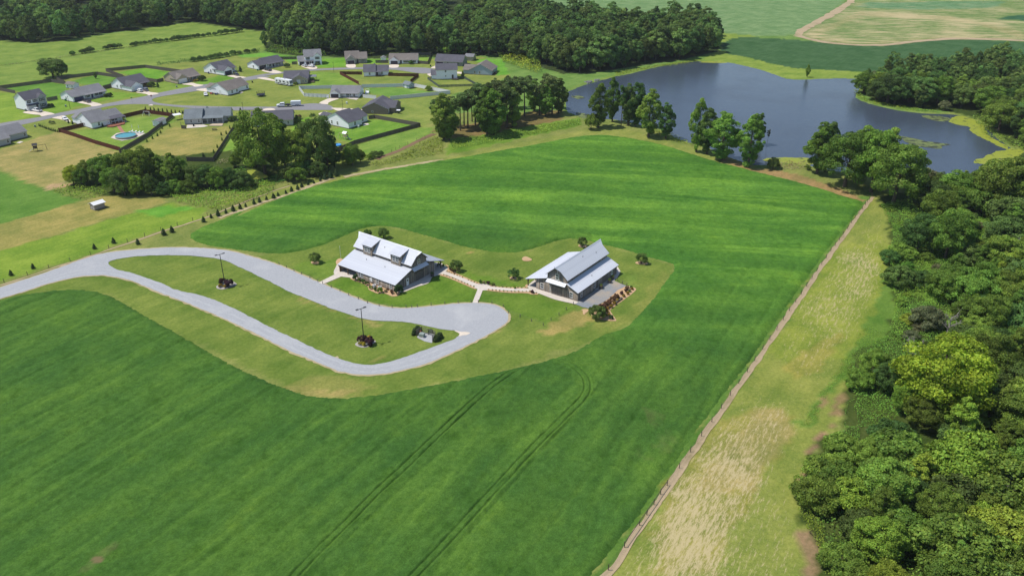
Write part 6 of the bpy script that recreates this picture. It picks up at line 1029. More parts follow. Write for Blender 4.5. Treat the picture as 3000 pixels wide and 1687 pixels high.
fence('red-brown fence round the yard of the back-view grey-roofed house', [a6.P('1600 650, 1130 645, 1530 860'), a7.P('130 680, 770 690, 600 820')], 'fence_brown'); fence('white vinyl fence round the long yard with the blue shed', [a6.P('900 1140, 375 1110, 265 960, 1030 940'), a6.P('1600 925') + a7.P('445 905') + a7.P('660 900, 1440 1055, 170 1180'), a6.P('1620 1135, 1900 1165')], 'vinyl', 1.8, 'vinyl')
fence('green-grey picket fence behind the white two-storey house', [a7.P('1090 740, 960 745, 1200 915, 2025 890, 1740 730, 1600 750')], 'fence_green', 1.3, 'picket'); fence('grey board fence round the yard of the white house at the back street', [a7.P('720 410, 970 430, 1040 240, 600 230'), a7.P('-140 400, 130 405')], 'fence_grey'); fence('short grey fence left of the far two-storey house', [a6.P('-180 330, 210 325'), a6.P('115 435, 220 430')], 'fence_grey')
fence('weathered board fence round the lawn of the white house near the pines', [a8.P('1310 510, 1430 490, 2400 665, 1010 1040, 650 1200')], 'fence_grey'); fence('short fence stub left of the white house near the pines', [a8.P('490 580, 585 600')], 'fence_weathered')
# ================================================================== HOUSES
def house(label, org, yaw, blocks, opens=(), porches=(), name='house', cat='house', trim='trim'):
    """blocks: (x0,y0,x1,y1,wall height,ridge axis,pitch,wall mat,roof mat); opens: (kind,block,side,pos,z,w,h[,mat])"""
    e = empty(name, (*org, 0), yaw, label, cat); ov = .4
    for bi, (x0, y0, x1, y1, h, ax, pt, wm, rm) in enumerate(blocks):
        m = MB(); k = bi*.004; X0, Y0, X1, Y1 = x0+k, y0+k, x1-k, y1-k
        if ax == 'x':
            ym = (Y0+Y1)/2; rise = (Y1-Y0)/2*pt; m.prism([(Y0, 0), (Y1, 0), (Y1, h), (ym, h+rise), (Y0, h)], X0, X1, 'x')
        else:
            xm = (X0+X1)/2; rise = (X1-X0)/2*pt; m.prism([(X0, 0), (X1, 0), (X1, h), (xm, h+rise), (X0, h)], Y0, Y1, 'y')
        wo_ = m.build('wall', MAT[wm], e)
        m = MB(); m.box(X0-.03, Y0-.03, 0, X1+.03, Y1+.03, .35); m.build('foundation', MAT['brick_base'], wo_)
        for nm, lift, th, o_, mt in (('roof', .14, .07, ov, rm), ('eaves', .06, .12, ov-.05, trim)):
            m = MB()
            if ax == 'x':
                zr_, ze_ = h+rise+lift, h-o_*pt+lift
                m.slab([(X0-o_, Y0-o_, ze_), (X1+o_, Y0-o_, ze_), (X1+o_, ym, zr_), (X0-o_, ym, zr_)], th); m.slab([(X1+o_, Y1+o_, ze_), (X0-o_, Y1+o_, ze_), (X0-o_, ym, zr_), (X1+o_, ym, zr_)], th)
            else:
                zr_, ze_ = h+rise+lift, h-o_*pt+lift
                m.slab([(X0-o_, Y1+o_, ze_), (X0-o_, Y0-o_, ze_), (xm, Y0-o_, zr_), (xm, Y1+o_, zr_)], th); m.slab([(X1+o_, Y0-o_, ze_), (X1+o_, Y1+o_, ze_), (xm, Y1+o_, zr_), (xm, Y0-o_, zr_)], th)
            q = m.build(nm, MAT[mt], e)
            if nm == 'roof': rf_ = q
        m = MB(); p = ((X0+X1)/2+.8, (Y0+Y1)/2) if ax == 'x' else ((X0+X1)/2, (Y0+Y1)/2+.8)
        if (X1-X0)*(Y1-Y0) > 60: m.cyl(p[0], p[1]+(.9 if ax == 'x' else 0), h+rise*.6, .06, rise*.55, 6); m.build('vent_pipe', MAT['dark_metal'], rf_)
    for op in opens:
        kind, bi, side, pos, z, w_, h_ = op[:7]; x0, y0, x1, y1 = blocks[bi][:4]; mt = op[7] if len(op) > 7 else None
        u, n, p = {'s': ((1, 0, 0), (0, -1, 0), (pos, y0, z)), 'n': ((-1, 0, 0), (0, 1, 0), (pos, y1, z)), 'w': ((0, -1, 0), (-1, 0, 0), (x0, pos, z)), 'e': ((0, 1, 0), (1, 0, 0), (x1, pos, z))}[side]
        if kind in 'wW':
            f = window(e, p, u, n, w_, h_)
            if kind == 'W':
                U_, Nn_, P_ = Vector(u), Vector(n), Vector(p); m = MB()
                for s_ in (-1, 1): a = P_+U_*(s_*(w_/2+.32)); m.hexa([a-U_*.17, a+U_*.17, a+U_*.17+Vector((0, 0, h_)), a-U_*.17+Vector((0, 0, h_))], [a-U_*.17+Nn_*.07, a+U_*.17+Nn_*.07, a+U_*.17+Nn_*.07+Vector((0, 0, h_)), a-U_*.17+Nn_*.07+Vector((0, 0, h_))])
                m.build('shutter', MAT['shutter'], f)
        else:
            U_, Nn_, P_ = Vector(u), Vector(n), Vector(p); Zz = Vector((0, 0, 1)); m = MB(); t = .12
            def bar(x0_, x1_, z0_, z1_, d0, d1, m=m): a = P_+U_*x0_+Zz*z0_; b_ = P_+U_*x1_+Zz*z0_; hh = Zz*(z1_-z0_); m.hexa([a+Nn_*d0, b_+Nn_*d0, b_+Nn_*d0+hh, a+Nn_*d0+hh], [a+Nn_*d1, b_+Nn_*d1, b_+Nn_*d1+hh, a+Nn_*d1+hh])
            if kind == 'g':
                for j in range(4): bar(-w_/2, w_/2, h_*j/4+.015, h_*(j+1)/4-.015, 0, .06)
                q = m.build('garage_door', MAT[mt or 'trim'], e); m2 = MB(); bar(-w_/2-t, -w_/2, 0, h_+t, 0, .08, m2); bar(w_/2, w_/2+t, 0, h_+t, 0, .08, m2); bar(-w_/2, w_/2, h_, h_+t, 0, .08, m2); m2.build('door_frame', MAT['trim'], q)
            else:
                bar(-w_/2, w_/2, 0, h_, 0, .06); q = m.build('door', MAT[mt or 'door_dark'], e); m2 = MB(); bar(-w_/2-t, -w_/2, 0, h_+t, 0, .08, m2); bar(w_/2, w_/2+t, 0, h_+t, 0, .08, m2); bar(-w_/2, w_/2, h_, h_+t, 0, .08, m2); m2.build('door_frame', MAT['trim'], q)
    for (x0, y0, x1, y1, zlo, zhi, rm, npost) in porches:     # lean-to porch, low edge at y0
        m = MB(); m.slab([(x0-.2, y0-.2, zlo), (x1+.2, y0-.2, zlo), (x1+.2, y1, zhi), (x0-.2, y1, zhi)], .14); po = m.build('porch_roof', MAT[rm], e)
        m = MB(); m.box(x0-.1, y0-.1, .02, x1+.1, y1-.01, .16); m.build('porch_floor', MAT['concrete'], e)
        for i in range(npost): m = MB(); x = x0+.1+(x1-x0-.2)*i/(npost-1); m.cbox(x, y0+.1, .16, .16, .16, zlo-.25); m.build('porch_post', MAT['trim'], e)
    return e
WH, TN, TP, GY, BL, SG = 'siding_white', 'siding_tan', 'siding_taupe', 'siding_grey', 'siding_blue', 'siding_sage'
RG, RD, RB, RU = 'shingle_grey', 'shingle_dark', 'shingle_brown', 'shingle_blue'
house('two-storey white house with dark roof and white garage at far left', (-233.1, 391.0), rad(58), [(0, 0, 10.2, 9.6, 5.3, 'x', .62, WH, RD), (5.6, -.35, 10.0, 4, 5.3, 'y', .75, GY, RD)],
    [('g', 0, 's', 2.3, .1, 3.9, 2.2), ('W', 0, 's', 1.6, 3.5, .9, 1.4), ('W', 0, 's', 4.4, 3.5, .9, 1.4), ('W', 1, 's', 7.8, 3.5, 1.6, 1.4), ('W', 1, 's', 7.8, .8, 1.6, 1.5), ('d', 0, 's', 5.0, .15, .95, 2.1)], [(0, -1.2, 5.5, 0, 2.6, 3.1, RD, 3)])
house('white ranch house with grey roof and blue garage door', (-219.4, 408.2), rad(56), [(0, 0, 6.2, 11, 2.7, 'x', .42, WH, RG), (6.0, .6, 18.0, 11.4, 2.8, 'x', .5, WH, RG)],
    [('g', 0, 's', 3.2, .1, 4.9, 2.2, 'garage_blue'), ('W', 1, 's', 8.2, .9, 1.6, 1.3), ('d', 1, 's', 10.6, .15, 1, 2.1, 'navy'), ('W', 1, 's', 12.8, .9, 1, 1.3), ('W', 1, 's', 15.2, .9, 1.8, 1.3), ('w', 0, 'w', 6, .9, .8, 1.2)], [(6.3, -1.2, 17.8, .6, 2.6, 2.95, RG, 6)])
house('white house with two cars parked before its shaded garage gable', (-199.4, 430.5), rad(57), [(0, 5.0, 14, 17.5, 2.7, 'x', .52, WH, RD), (0, 0, 6.6, 8.5, 2.7, 'y', .62, WH, RD)],
    [('g', 1, 's', 3.3, .1, 4.9, 2.2, 'trim'), ('w', 0, 'w', 9, 1.0, .8, 1.3), ('w', 0, 'w', 12.3, 1.0, .8, 1.3), ('W', 0, 's', 9, .9, 1.4, 1.3), ('d', 0, 's', 7.4, .15, 1, 2.1)], [(6.8, 3.6, 13.8, 5, 2.5, 2.8, RD, 4)])
house('tan ranch house with brown roof, white garage door and yellow shrubs', (-182, 449.2), rad(54), [(0, 1.0, 14.5, 12.6, 2.6, 'x', .5, TN, RB), (-.1, 0, 6.4, 6.5, 2.6, 'y', .68, TN, RB)],
    [('g', 1, 's', 3.2, .1, 4.9, 2.2, 'trim'), ('w', 0, 'w', 5, 1, .8, 1.2), ('W', 0, 's', 10.5, .9, 1.6, 1.3), ('d', 0, 's', 7.4, .15, 1, 2.1)], [(6.5, -.6, 14.3, 1, 2.5, 2.8, RB, 4)])
house('white house with blue-dark roof and dark garage, first beyond the tan house', (-163.4, 470.2), rad(58), [(0, 4.5, 12, 17, 2.8, 'x', .52, WH, RD), (0, 0, 6.2, 9, 2.8, 'y', .62, WH, RD)],
    [('g', 1, 's', 3.1, .1, 4.8, 2.2, 'garage_dark'), ('w', 0, 'w', 7.6, 1, .8, 1.4), ('w', 0, 'w', 11, 1, .8, 1.4), ('W', 0, 's', 9.5, 1.0, 1.3, 1.3), ('w', 1, 'e', 2, 1, .8, 1.2)], [(6.3, 3.0, 11.8, 4.5, 2.6, 2.9, RD, 4)])
house('long white ranch house with dark two-level roof at the street curve', (-148.3, 485.6), rad(52), [(0, 0, 6.4, 10.2, 2.6, 'x', .42, WH, RD), (6.2, .6, 18.5, 10.8, 2.7, 'x', .5, GY, RD)],
    [('g', 0, 's', 3.2, .1, 4.8, 2.2, 'garage_dark'), ('w', 0, 'w', 4.5, 1, .9, 1.2), ('W', 1, 's', 9, .9, 1.4, 1.3), ('d', 1, 's', 11.2, .15, 1, 2.1), ('W', 1, 's', 14.5, .9, 1.6, 1.3)], [(6.6, -1.1, 18.3, .6, 2.5, 2.8, RD, 6)])
house('white house with brown roof seen from behind, on the lawn between the streets', (-146.4, 422.1), rad(59), [(0, 0, 7.2, 13.5, 2.7, 'x', .48, WH, RB), (7.0, 2.0, 16, 12.8, 2.7, 'x', .56, WH, RB), (.2, 9, 6.5, 16, 2.7, 'y', .5, WH, RB)],
    [('w', 0, 's', 3.0, .9, .8, 1.3), ('w', 0, 's', 6.2, .9, .8, 1.3), ('w', 1, 's', 14.9, .9, .8, 1.3), ('d', 1, 's', 8.0, .2, 1.0, 2.1), ('d', 0, 'w', 5.5, .1, .9, 2.1, 'trim')])
house('grey-white house cut by the left edge, seen from behind', a4(-330, 1010), rad(58), [(0, 2.8, 20, 14, 2.8, 'x', .5, GY, RG), (1.5, -1.2, 10.5, 6, 2.8, 'x', .4, GY, RG)],
    [('w', 0, 's', 18.9, .9, .8, 1.3), ('w', 1, 's', 5.5, .9, .8, 1.3), ('w', 1, 's', 9.4, .9, .8, 1.3), ('d', 0, 's', 12.0, .2, 1.0, 2.1, 'trim')])
house('white house with grey roof and dark-roofed back porch beside the round pool', (-187.5, 359.5), rad(54), [(0, 0, 8.6, 13.2, 2.8, 'x', .54, WH, RG), (8.4, 2.6, 16, 12, 2.8, 'x', .5, WH, RG), (.3, 9, 6.4, 17, 2.8, 'y', .5, WH, RG)],
    [('w', 0, 's', 3.3, .9, .85, 1.4), ('w', 0, 'w', 9.0, 1, .7, 1.3), ('w', 0, 'w', 6.3, .9, .7, 1.0), ('W', 1, 's', 12, .9, 1.6, 1.3), ('d', 1, 's', 9.6, .2, 1, 2.1)], [(8.7, -.8, 15.8, 2.6, 2.7, 3.3, RD, 5)])
house('grey house with blue-grey roof and dark screened back porch', (-148.7, 366.6), rad(10), [(0, 0, 7.4, 12, 2.7, 'x', .5, GY, RU), (7.2, 2.9, 19.6, 12.4, 2.7, 'x', .55, GY, RU), (6.6, 9, 9.6, 14, 2.9, 'y', 1.1, GY, RU)],
    [('w', 0, 's', 2.9, .9, .8, 1.3), ('w', 0, 's', 6.2, .9, .8, 1.3), ('w', 1, 's', 18.3, .9, .8, 1.3), ('w', 1, 'e', 6, .9, .8, 1.2), ('d', 1, 's', 12, .2, 1.8, 2.1)], [(7.6, -.2, 16.8, 2.88, 2.6, 3.1, RU, 5)])
house('grey house with dark roof mostly hidden by the tall thicket tree', (-117, 362.3), rad(10), [(0, 0, 18, 11.5, 2.8, 'x', .52, GY, RD)], [('w', 0, 's', 3, .9, .8, 1.3), ('w', 0, 's', 12, .9, .8, 1.3), ('w', 0, 's', 16, .9, .8, 1.3), ('w', 0, 'e', 5, .9, .8, 1.3)])
house('white house with dark roof and fenced lawn nearest the pines', (-72.9, 359.4), rad(55), [(0, 0, 8.4, 15.5, 2.9, 'x', .46, WH, RD), (8.2, 2.2, 14.2, 13.5, 2.9, 'x', .46, WH, RD), (.4, 11, 6.5, 19, 2.8, 'y', .5, WH, RD)],
    [('w', 0, 's', 4.0, 1.0, .9, 1.4), ('w', 1, 's', 11, 1, .9, 1.4), ('d', 1, 's', 9.0, .3, .95, 2.1), ('w', 0, 'w', 7, 1, .75, 1.4), ('w', 0, 'w', 10.6, 1, .75, 1.4)])
house('taupe house with wide dark roof between the cul-de-sac and the vinyl fence', (-71.3, 386.6), rad(-8), [(0, 0, 12.6, 14, 2.7, 'y', .44, TP, RD), (6.5, 3.0, 15.2, 13.5, 2.6, 'x', .42, TP, RD)], [('w', 0, 's', 5.0, .8, .7, .7), ('w', 1, 'e', 6, .9, .8, 1.2), ('d', 0, 'e', 1.4, .2, .9, 2.1, 'trim')])
house('white house with grey roof and dark garage inside the vinyl fence', (-92.7, 417.3), rad(-3), [(0, 2.2, 14.6, 12, 2.4, 'x', .52, WH, RG), (-.1, 0, 5.0, 8, 2.4, 'y', .62, WH, RG)],
    [('g', 1, 's', 2.4, .1, 3.9, 2.0, 'garage_dark'), ('W', 0, 's', 9, .8, 1.4, 1.3), ('d', 0, 's', 11.8, .15, 1, 2.0), ('w', 0, 'e', 5, .8, .8, 1.2), ('w', 0, 'e', 9, .8, .8, 1.2)], [(5.2, .6, 14.4, 2.2, 2.3, 2.6, RG, 5)])
house('tan house with dark roof behind the parked motorhome', (-119.8, 448.9), rad(8), [(-4.5, 4, 8.5, 15.5, 2.6, 'x', .48, TN, RD), (0, 0, 8.4, 9, 2.6, 'y', .5, TN, RD)], [('d', 1, 's', 3.6, .1, 1.8, 2.1, 'trim'), ('w', 1, 's', 6.0, .9, .7, 1.2), ('w', 1, 's', 7.5, .9, .7, 1.2), ('w', 0, 'w', 8, .9, .8, 1.2)])
house('far two-storey white house with small side garage', (-123.9, 499.4), rad(17), [(0, 0, 9.8, 9.5, 5.1, 'x', .66, WH, RG), (5.0, -.4, 9.6, 4, 5.1, 'y', .8, WH, RG), (-3.8, .3, .1, 8, 2.5, 'x', .6, WH, RG)],
    [('g', 0, 's', 2.0, .1, 2.9, 2.1, 'garage_dark'), ('g', 2, 's', -1.9, .1, 2.6, 2.1, 'garage_dark'), ('W', 0, 's', 1.8, 3.3, 1.3, 1.4), ('W', 1, 's', 7.3, 3.3, 1.6, 1.4), ('W', 1, 's', 7.3, .8, 1.6, 1.4), ('d', 0, 's', 4.3, .15, 1, 2.1)], [(-.1, -1.2, 4.9, 0, 2.5, 2.9, RG, 3)])
house('sage-grey house with brown roof and dark garage gable on the back street', (-100.2, 502.2), rad(11), [(0, 2.5, 8.2, 12, 2.9, 'x', .75, SG, RB), (.3, 0, 6.0, 7, 2.9, 'y', .75, SG, RB), (8.0, 1.5, 12.8, 11, 2.9, 'x', .62, SG, RB)], [('g', 1, 's', 3.1, .1, 4.3, 2.1, 'garage_dark'), ('W', 2, 's', 10.4, .8, 1.5, 1.5), ('d', 0, 's', 7.2, .15, .95, 2.1)])
house('white house with brown-grey roof, dark garage gable and board-fenced yard', (-74.1, 501.9), rad(1), [(0, 1.5, 17, 11, 2.5, 'x', .6, WH, RB), (.2, 0, 5.6, 6, 2.5, 'y', .7, WH, RB)], [('g', 1, 's', 3.2, .1, 4.2, 2.0, 'garage_dark'), ('d', 0, 's', 7.1, .15, 1, 2.1), ('W', 0, 's', 9.9, .8, 1.8, 1.2), ('W', 0, 's', 15, .8, 1.5, 1.2)])
house('long grey house with dark roof behind the white two-storey one', (-46.1, 500.1), rad(-14), [(0, 0, 17, 10, 2.6, 'x', .62, SG, RD)], [('g', 0, 's', 2.9, .1, 4.5, 2.1, 'garage_dark'), ('W', 0, 's', 13.2, .8, 1.2, 1.3), ('W', 0, 's', 15.4, .8, 1.0, 1.3), ('d', 0, 's', 8, .15, 1, 2.1)])
house('white two-storey house seen from behind, with low side garage', (-42.1, 460.1), rad(5), [(0, 0, 11.6, 8.5, 5.4, 'x', .6, WH, RD), (-2.6, .8, .1, 8.2, 2.6, 'x', .55, WH, RD)], [('w', 0, 's', 5.2, 4.0, .7, 1.3), ('w', 0, 's', 5.2, 1.6, .45, .7), ('d', 0, 's', 9.1, .6, .95, 2.0)])
house('blue-grey gabled house nearest the brush at the end of the street', (-27.9, 474.9), rad(-13), [(3.6, 0, 16.8, 13, 2.6, 'y', .52, BL, RB), (0, .3, 6, 9, 2.5, 'x', .5, BL, RB)], [('w', 0, 's', 6.8, .8, .8, 1.3), ('w', 0, 's', 9.7, .8, .8, 1.3), ('d', 0, 'e', 4, .8, .9, 2)])
house('white-walled house with dark roof seen from behind inside the red-brown fence', (-83.7, 468.0), rad(6), [(0, 0, 6.4, 11, 2.6, 'x', .55, WH, RD), (6.2, 1.6, 13.6, 10.6, 2.6, 'x', .55, WH, RD), (3.5, 8, 7.5, 13, 2.9, 'y', .9, WH, RD)], [('w', 0, 's', 3.2, .9, .8, 1.3), ('w', 1, 's', 10.0, .9, .8, 1.3), ('d', 1, 's', 7.3, .2, 1, 2.1)], [(6.5, -.4, 9.8, 1.6, 2.5, 2.8, RD, 2)])
# sheds
house('white shed with brown roof in the corner of the fenced green yard', (-238.3, 439.7), rad(-20), [(0, 0, 5.4, 3.6, 2.3, 'x', .5, WH, RB)], [('w', 0, 's', 1.2, .9, .6, .8), ('d', 0, 's', 2.7, .1, 1.3, 1.9, 'trim'), ('w', 0, 's', 4.3, .9, .6, .8)], name='shed', cat='shed')
house('small white shed with grey roof between the pool yard and dry yard', (-162.3, 364.3), rad(-14), [(0, 0, 3.4, 5, 2.4, 'y', .3, WH, RG)], [('d', 0, 's', 1.7, .1, 1.6, 1.9, 'trim')], name='shed', cat='shed')
house('blue-grey garden shed against the white vinyl fence', (-58.3, 441), rad(-42), [(0, 0, 4.6, 3.8, 2.1, 'x', .6, BL, RU)], [('d', 0, 's', 2.0, .1, 1.4, 1.8, 'trim'), ('w', 0, 'e', 1.9, .9, .6, .8)], name='shed', cat='shed')
house('small grey shed with shining white metal roof on the dry grass at left', E(900, 700), rad(55), [(0, 0, 3.6, 2.9, 2.0, 'x', .35, 'siding_shed', 'white_metal')], [('d', 0, 'w', 1.4, .1, 1.3, 1.8, 'siding_shed')], name='shed', cat='shed', trim='siding_shed')
house('tan outbuilding with grey roof at the foot of the wood', a7(1755, 348), rad(-16), [(0, 0, 5.2, 6, 2.5, 'x', .4, TN, RG)], [('g', 0, 's', 2.2, .1, 3.4, 2.1, 'siding_tan')], name='shed', cat='shed')
house('little white shed behind the fence left of the back street house', a6(2005, 362), rad(5), [(0, 0, 2.8, 3.2, 2.0, 'y', .55, WH, RG)], [('d', 0, 's', 1.4, .1, 1.0, 1.7, 'trim')], name='shed', cat='shed')
# ================================================================== VEHICLES
def wheel_set(e, xs_, half, r, wdt=.24):
    m = MB(); m.tube([(0, -wdt/2, 0), (0, wdt/2, 0)], r, 14); tme = m.mesh('wheel'); tme.materials.append(MAT['tyre']); m = MB(); m.tube([(0, -wdt/2-.01, 0), (0, wdt/2+.01, 0)], r*.58, 10); rme = m.mesh('rim'); rme.materials.append(MAT['galv_rim'])
    for x in xs_:
        for s_ in (-1, 1): o = obj('wheel', tme, e, (x, s_*(half-wdt/2), r)); obj('rim', rme, o)
def lights(e, xf, xr, half, zf, zr_, wf=.35):
    for s_ in (-1, 1):
        m = MB(); m.cbox(xf, s_*(half-.28), zf, .06, wf, .16); m.build('headlight', MAT['head_lens'], e); m = MB(); m.cbox(xr, s_*(half-.18), zr_, .06, .2, .3); m.build('tail_light', MAT['tail_lens'], e)
def car(label, xy, rz, mat, kind='suv', cat='car'):
    Ld, wd = {'suv': (4.7, 1.88), 'pickup': (5.8, 1.98), 'sedan': (4.6, 1.8)}[kind]; hl, hw = Ld/2, wd/2; e = empty({'suv': 'parked_car', 'sedan': 'parked_car', 'pickup': 'pickup_truck'}[kind], (*xy, .08), rz, label, cat); m = MB()
    if kind == 'pickup': prof = [(-hl, .45), (hl-.1, .4), (hl, .6), (hl-.03, .95), (hl-.35, 1.08), (hl-1.35, 1.14), (-hl+.02, 1.14), (-hl, .6)]; gh = [(-.55, 1.12), (1.55, 1.12), (.85, 1.82), (-.42, 1.84)]
    elif kind == 'suv': prof = [(-hl, .5), (hl-.15, .35), (hl, .55), (hl-.05, .85), (hl-.4, 1.0), (hl-1.2, 1.08), (-hl+.05, 1.1), (-hl, .7)]; gh = [(-hl+.1, 1.08), (hl-1.15, 1.06), (hl-1.9, 1.66), (-hl+.55, 1.7)]
    else: prof = [(-hl, .5), (hl-.15, .35), (hl, .5), (hl-.05, .72), (hl-.5, .86), (hl-1.4, .92), (-hl+.6, .96), (-hl+.02, .9)]; gh = [(-hl+.65, .94), (hl-1.25, .9), (hl-2.0, 1.4), (-hl+1.35, 1.43)]
    m.prism(prof, -hw, hw); m.build('body', MAT[mat], e, bevel=.09, smooth=False)
    m = MB(); t = .17; a = [(x, -hw+.05, z) for x, z in gh[:2]]+[(x, -hw+.05+t, z) for x, z in gh[2:]]; b_ = [(p[0], -p[1], p[2]) for p in a]; m.add(a+b_, [(0, 1, 2, 3), (7, 6, 5, 4), (0, 4, 5, 1), (1, 5, 6, 2), (2, 6, 7, 3), (3, 7, 4, 0)]); cab = m.build('cabin', MAT[mat], e, bevel=.05)
    m = MB(); inset = .1
    for s_ in (-1, 1):                                           # side glass
        y0, y1 = s_*(hw-.045), s_*(hw-.045-t*.82); cx0, cx1 = gh[0][0]+.28, gh[1][0]-.25; tx0, tx1 = gh[3][0]+.2, gh[2][0]-.08; zb, zt = gh[0][1]+.08, gh[2][1]-.12
        mid = (cx0+cx1)/2
        for (q0, q1, r0, r1) in ((cx0, mid-.05, tx0, mid-.05), (mid+.05, cx1, mid+.05, tx1)): m.add([(q0, y0, zb), (q1, y0, zb), (r1, y1, zt), (r0, y1, zt)], [(0, 1, 2, 3) if s_ < 0 else (3, 2, 1, 0)])
    m.build('side_window', MAT['glass'], cab)
    for nm, (x0, z0), (x1, z1), sg in (('windscreen', gh[1], gh[2], 1), ('rear_window', gh[0], gh[3], -1)):
        m = MB(); o_ = .02*sg; p0 = Vector((x0, 0, z0)).lerp(Vector((x1, 0, z1)), .12); p1 = Vector((x0, 0, z0)).lerp(Vector((x1, 0, z1)), .85); m.add([(p0.x+o_, -hw+.16, p0.z+.01), (p0.x+o_, hw-.16, p0.z+.01), (p1.x+o_, hw-.3, p1.z+.01), (p1.x+o_, -hw+.3, p1.z+.01)], [(0, 1, 2, 3) if sg > 0 else (3, 2, 1, 0)]); m.build(nm, MAT['glass'], cab)
    if kind == 'pickup': m = MB(); m.box(-hl+.15, -hw+.16, 1.145, -.65, hw-.16, 1.15); m.build('truck_bed', MAT['net'], e)
    m = MB(); m.cbox(hl+.0, 0, .42, .12, wd-.2, .2); m.cbox(-hl, 0, .45, .12, wd-.2, .2); m.build('bumper', MAT['grey_metal'], e); wheel_set(e, (hl-.95, -hl+1.0), hw, .36 if kind != 'sedan' else .32); lights(e, hl-.03, -hl-.005, hw, .72 if kind != 'sedan' else .6, .75); return e
def head(z_, a, b_): p, q = z_(*a), z_(*b_); return math.atan2(q[1]-p[1], q[0]-p[0])
car('white pickup truck on the drive of the two-storey house at far left', a1(795, 1070), head(a1, (880, 1085), (705, 1050)), 'car_white', 'pickup', 'truck'); car('dark pickup truck before the blue garage door', a1(1850, 865), head(a1, (1910, 880), (1790, 840)), 'car_black', 'pickup', 'truck')
car('white off-road car, left of the two parked side by side', a2(795, 790), head(a2, (860, 805), (730, 770)), 'car_white', 'suv'); car('grey car right of the white one before the shaded garage', a2(915, 775), head(a2, (970, 790), (860, 750)), 'car_grey', 'suv'); car('white hatchback on the drive by the pool house', a4(1385, 375), head(a4, (1345, 345), (1430, 400)), 'car_white', 'sedan')
car('white car parked alone on the lawn near the red mower', a3(312, 870), head(a3, (305, 820), (320, 880)), 'car_white', 'sedan'); car('dark car on the drive of the blue-dark roofed white house', a3(955, 445), head(a3, (1000, 455), (880, 425)), 'car_black', 'sedan'); car('black pickup truck on the drive at the street curve', a3(1630, 345), head(a3, (1680, 350), (1575, 325)), 'car_black', 'pickup', 'truck')
car('silver car by the side garage of the far two-storey house', a6(385, 475), head(a6, (420, 480), (350, 455)), 'car_silver', 'sedan'); car('white van-like car before the far two-storey house', a6(525, 485), head(a6, (575, 488), (475, 470)), 'car_white', 'suv'); car('silver car beside the white two-storey back-view house', a7(1060, 690), rad(100), 'car_silver', 'sedan')
# motorhome
p, q = a3(1800, 635), a3(2110, 685); e = empty('motorhome', ((p[0]+q[0])/2+.3, (p[1]+q[1])/2+1.2, .05), math.atan2(q[1]-p[1], q[0]-p[0]), 'white motorhome with dark sweeping stripes beside the tan house', 'motorhome')
hl, hw = 5.6, 1.25; m = MB(); m.prism([(-hl, .55), (hl-.1, .5), (hl, .8), (hl-.05, 1.6), (hl-.35, 3.1), (hl-.7, 3.3), (-hl+.1, 3.3), (-hl, 3.1)], -hw, hw); bo = m.build('body', MAT['car_white'], e, bevel=.1); m = MB(); m.add([(hl-.01, -hw+.15, 1.55), (hl-.01, hw-.15, 1.55), (hl-.3, hw-.2, 2.9), (hl-.3, -hw+.2, 2.9)], [(0, 1, 2, 3)]); m.build('windscreen', MAT['glass'], bo)
for x0, x1 in ((-4.6, -3.6), (-2.2, -.9), (.4, 1.9), (3.4, 4.7)):
    for s_ in (-1, 1): m = MB(); m.box(x0, min(s_*(hw-.02), s_*(hw+.02)), 1.75, x1, max(s_*(hw-.02), s_*(hw+.02)), 2.5); m.build('side_window', MAT['glass'], e)
for s_ in (-1, 1):
    for pts_ in ([(-5.2, .9), (-2.5, 1.0), (-.5, 1.6), (-1.2, 1.65), (-2.8, 1.3), (-5.2, 1.25)], [(-1.5, .75), (1.5, .9), (3.2, 1.65), (2.3, 1.6), (.8, 1.15), (-1.5, 1.0)], [(2.2, .7), (4.0, .8), (5.0, 1.5), (4.3, 1.45), (3.2, 1.0)]):
        m = MB(); y = s_*(hw+.012); m.add([(a, y, b_) for a, b_ in pts_], [tuple(range(len(pts_))) if s_ < 0 else tuple(range(len(pts_)))[::-1]]); m.build('stripe', MAT['shutter'], e)
for x in (-3, .5): m = MB(); m.cbox(x, 0, 3.3, 1.0, .9, .25); m.build('roof_unit', MAT['white_metal'], e, bevel=.06)
wheel_set(e, (hl-1.6, -hl+2.6), hw, .5, .3); lights(e, hl-.02, -hl-.005, hw, .85, .9, .3)
# flatbed truck and trailer in the cul-de-sac
rz = head(a3, (2100, 1100), (1830, 1110)); e = empty('flatbed_truck', (*a3(1965, 1112), .07), rz, 'white crew cab flatbed truck at the cul-de-sac', 'truck'); m = MB(); m.prism([(-.6, .5), (3.2, .5), (3.3, .7), (3.25, 1.15), (2.3, 1.3), (-.6, 1.3)], -1, 1); m.build('body', MAT['car_white'], e, bevel=.08)
m = MB(); a = [(-.6, -.95, 1.28), (2.2, -.95, 1.28), (1.4, -.8, 2.05), (-.5, -.8, 2.08)]; m.add(a+[(x, -y, z) for x, y, z in a], [(0, 1, 2, 3), (7, 6, 5, 4), (0, 4, 5, 1), (1, 5, 6, 2), (2, 6, 7, 3), (3, 7, 4, 0)]); cb = m.build('cabin', MAT['car_white'], e, bevel=.05)
for s_ in (-1, 1):
    m = MB()
    for q0, q1 in ((-.3, .5), (.65, 1.6)): m.add([(q0, s_*.945, 1.38), (q1, s_*.945, 1.38), (min(q1, 1.3), s_*.83, 1.95), (q0, s_*.83, 1.95)], [(0, 1, 2, 3) if s_ < 0 else (3, 2, 1, 0)])
    m.build('side_window', MAT['glass'], cb)
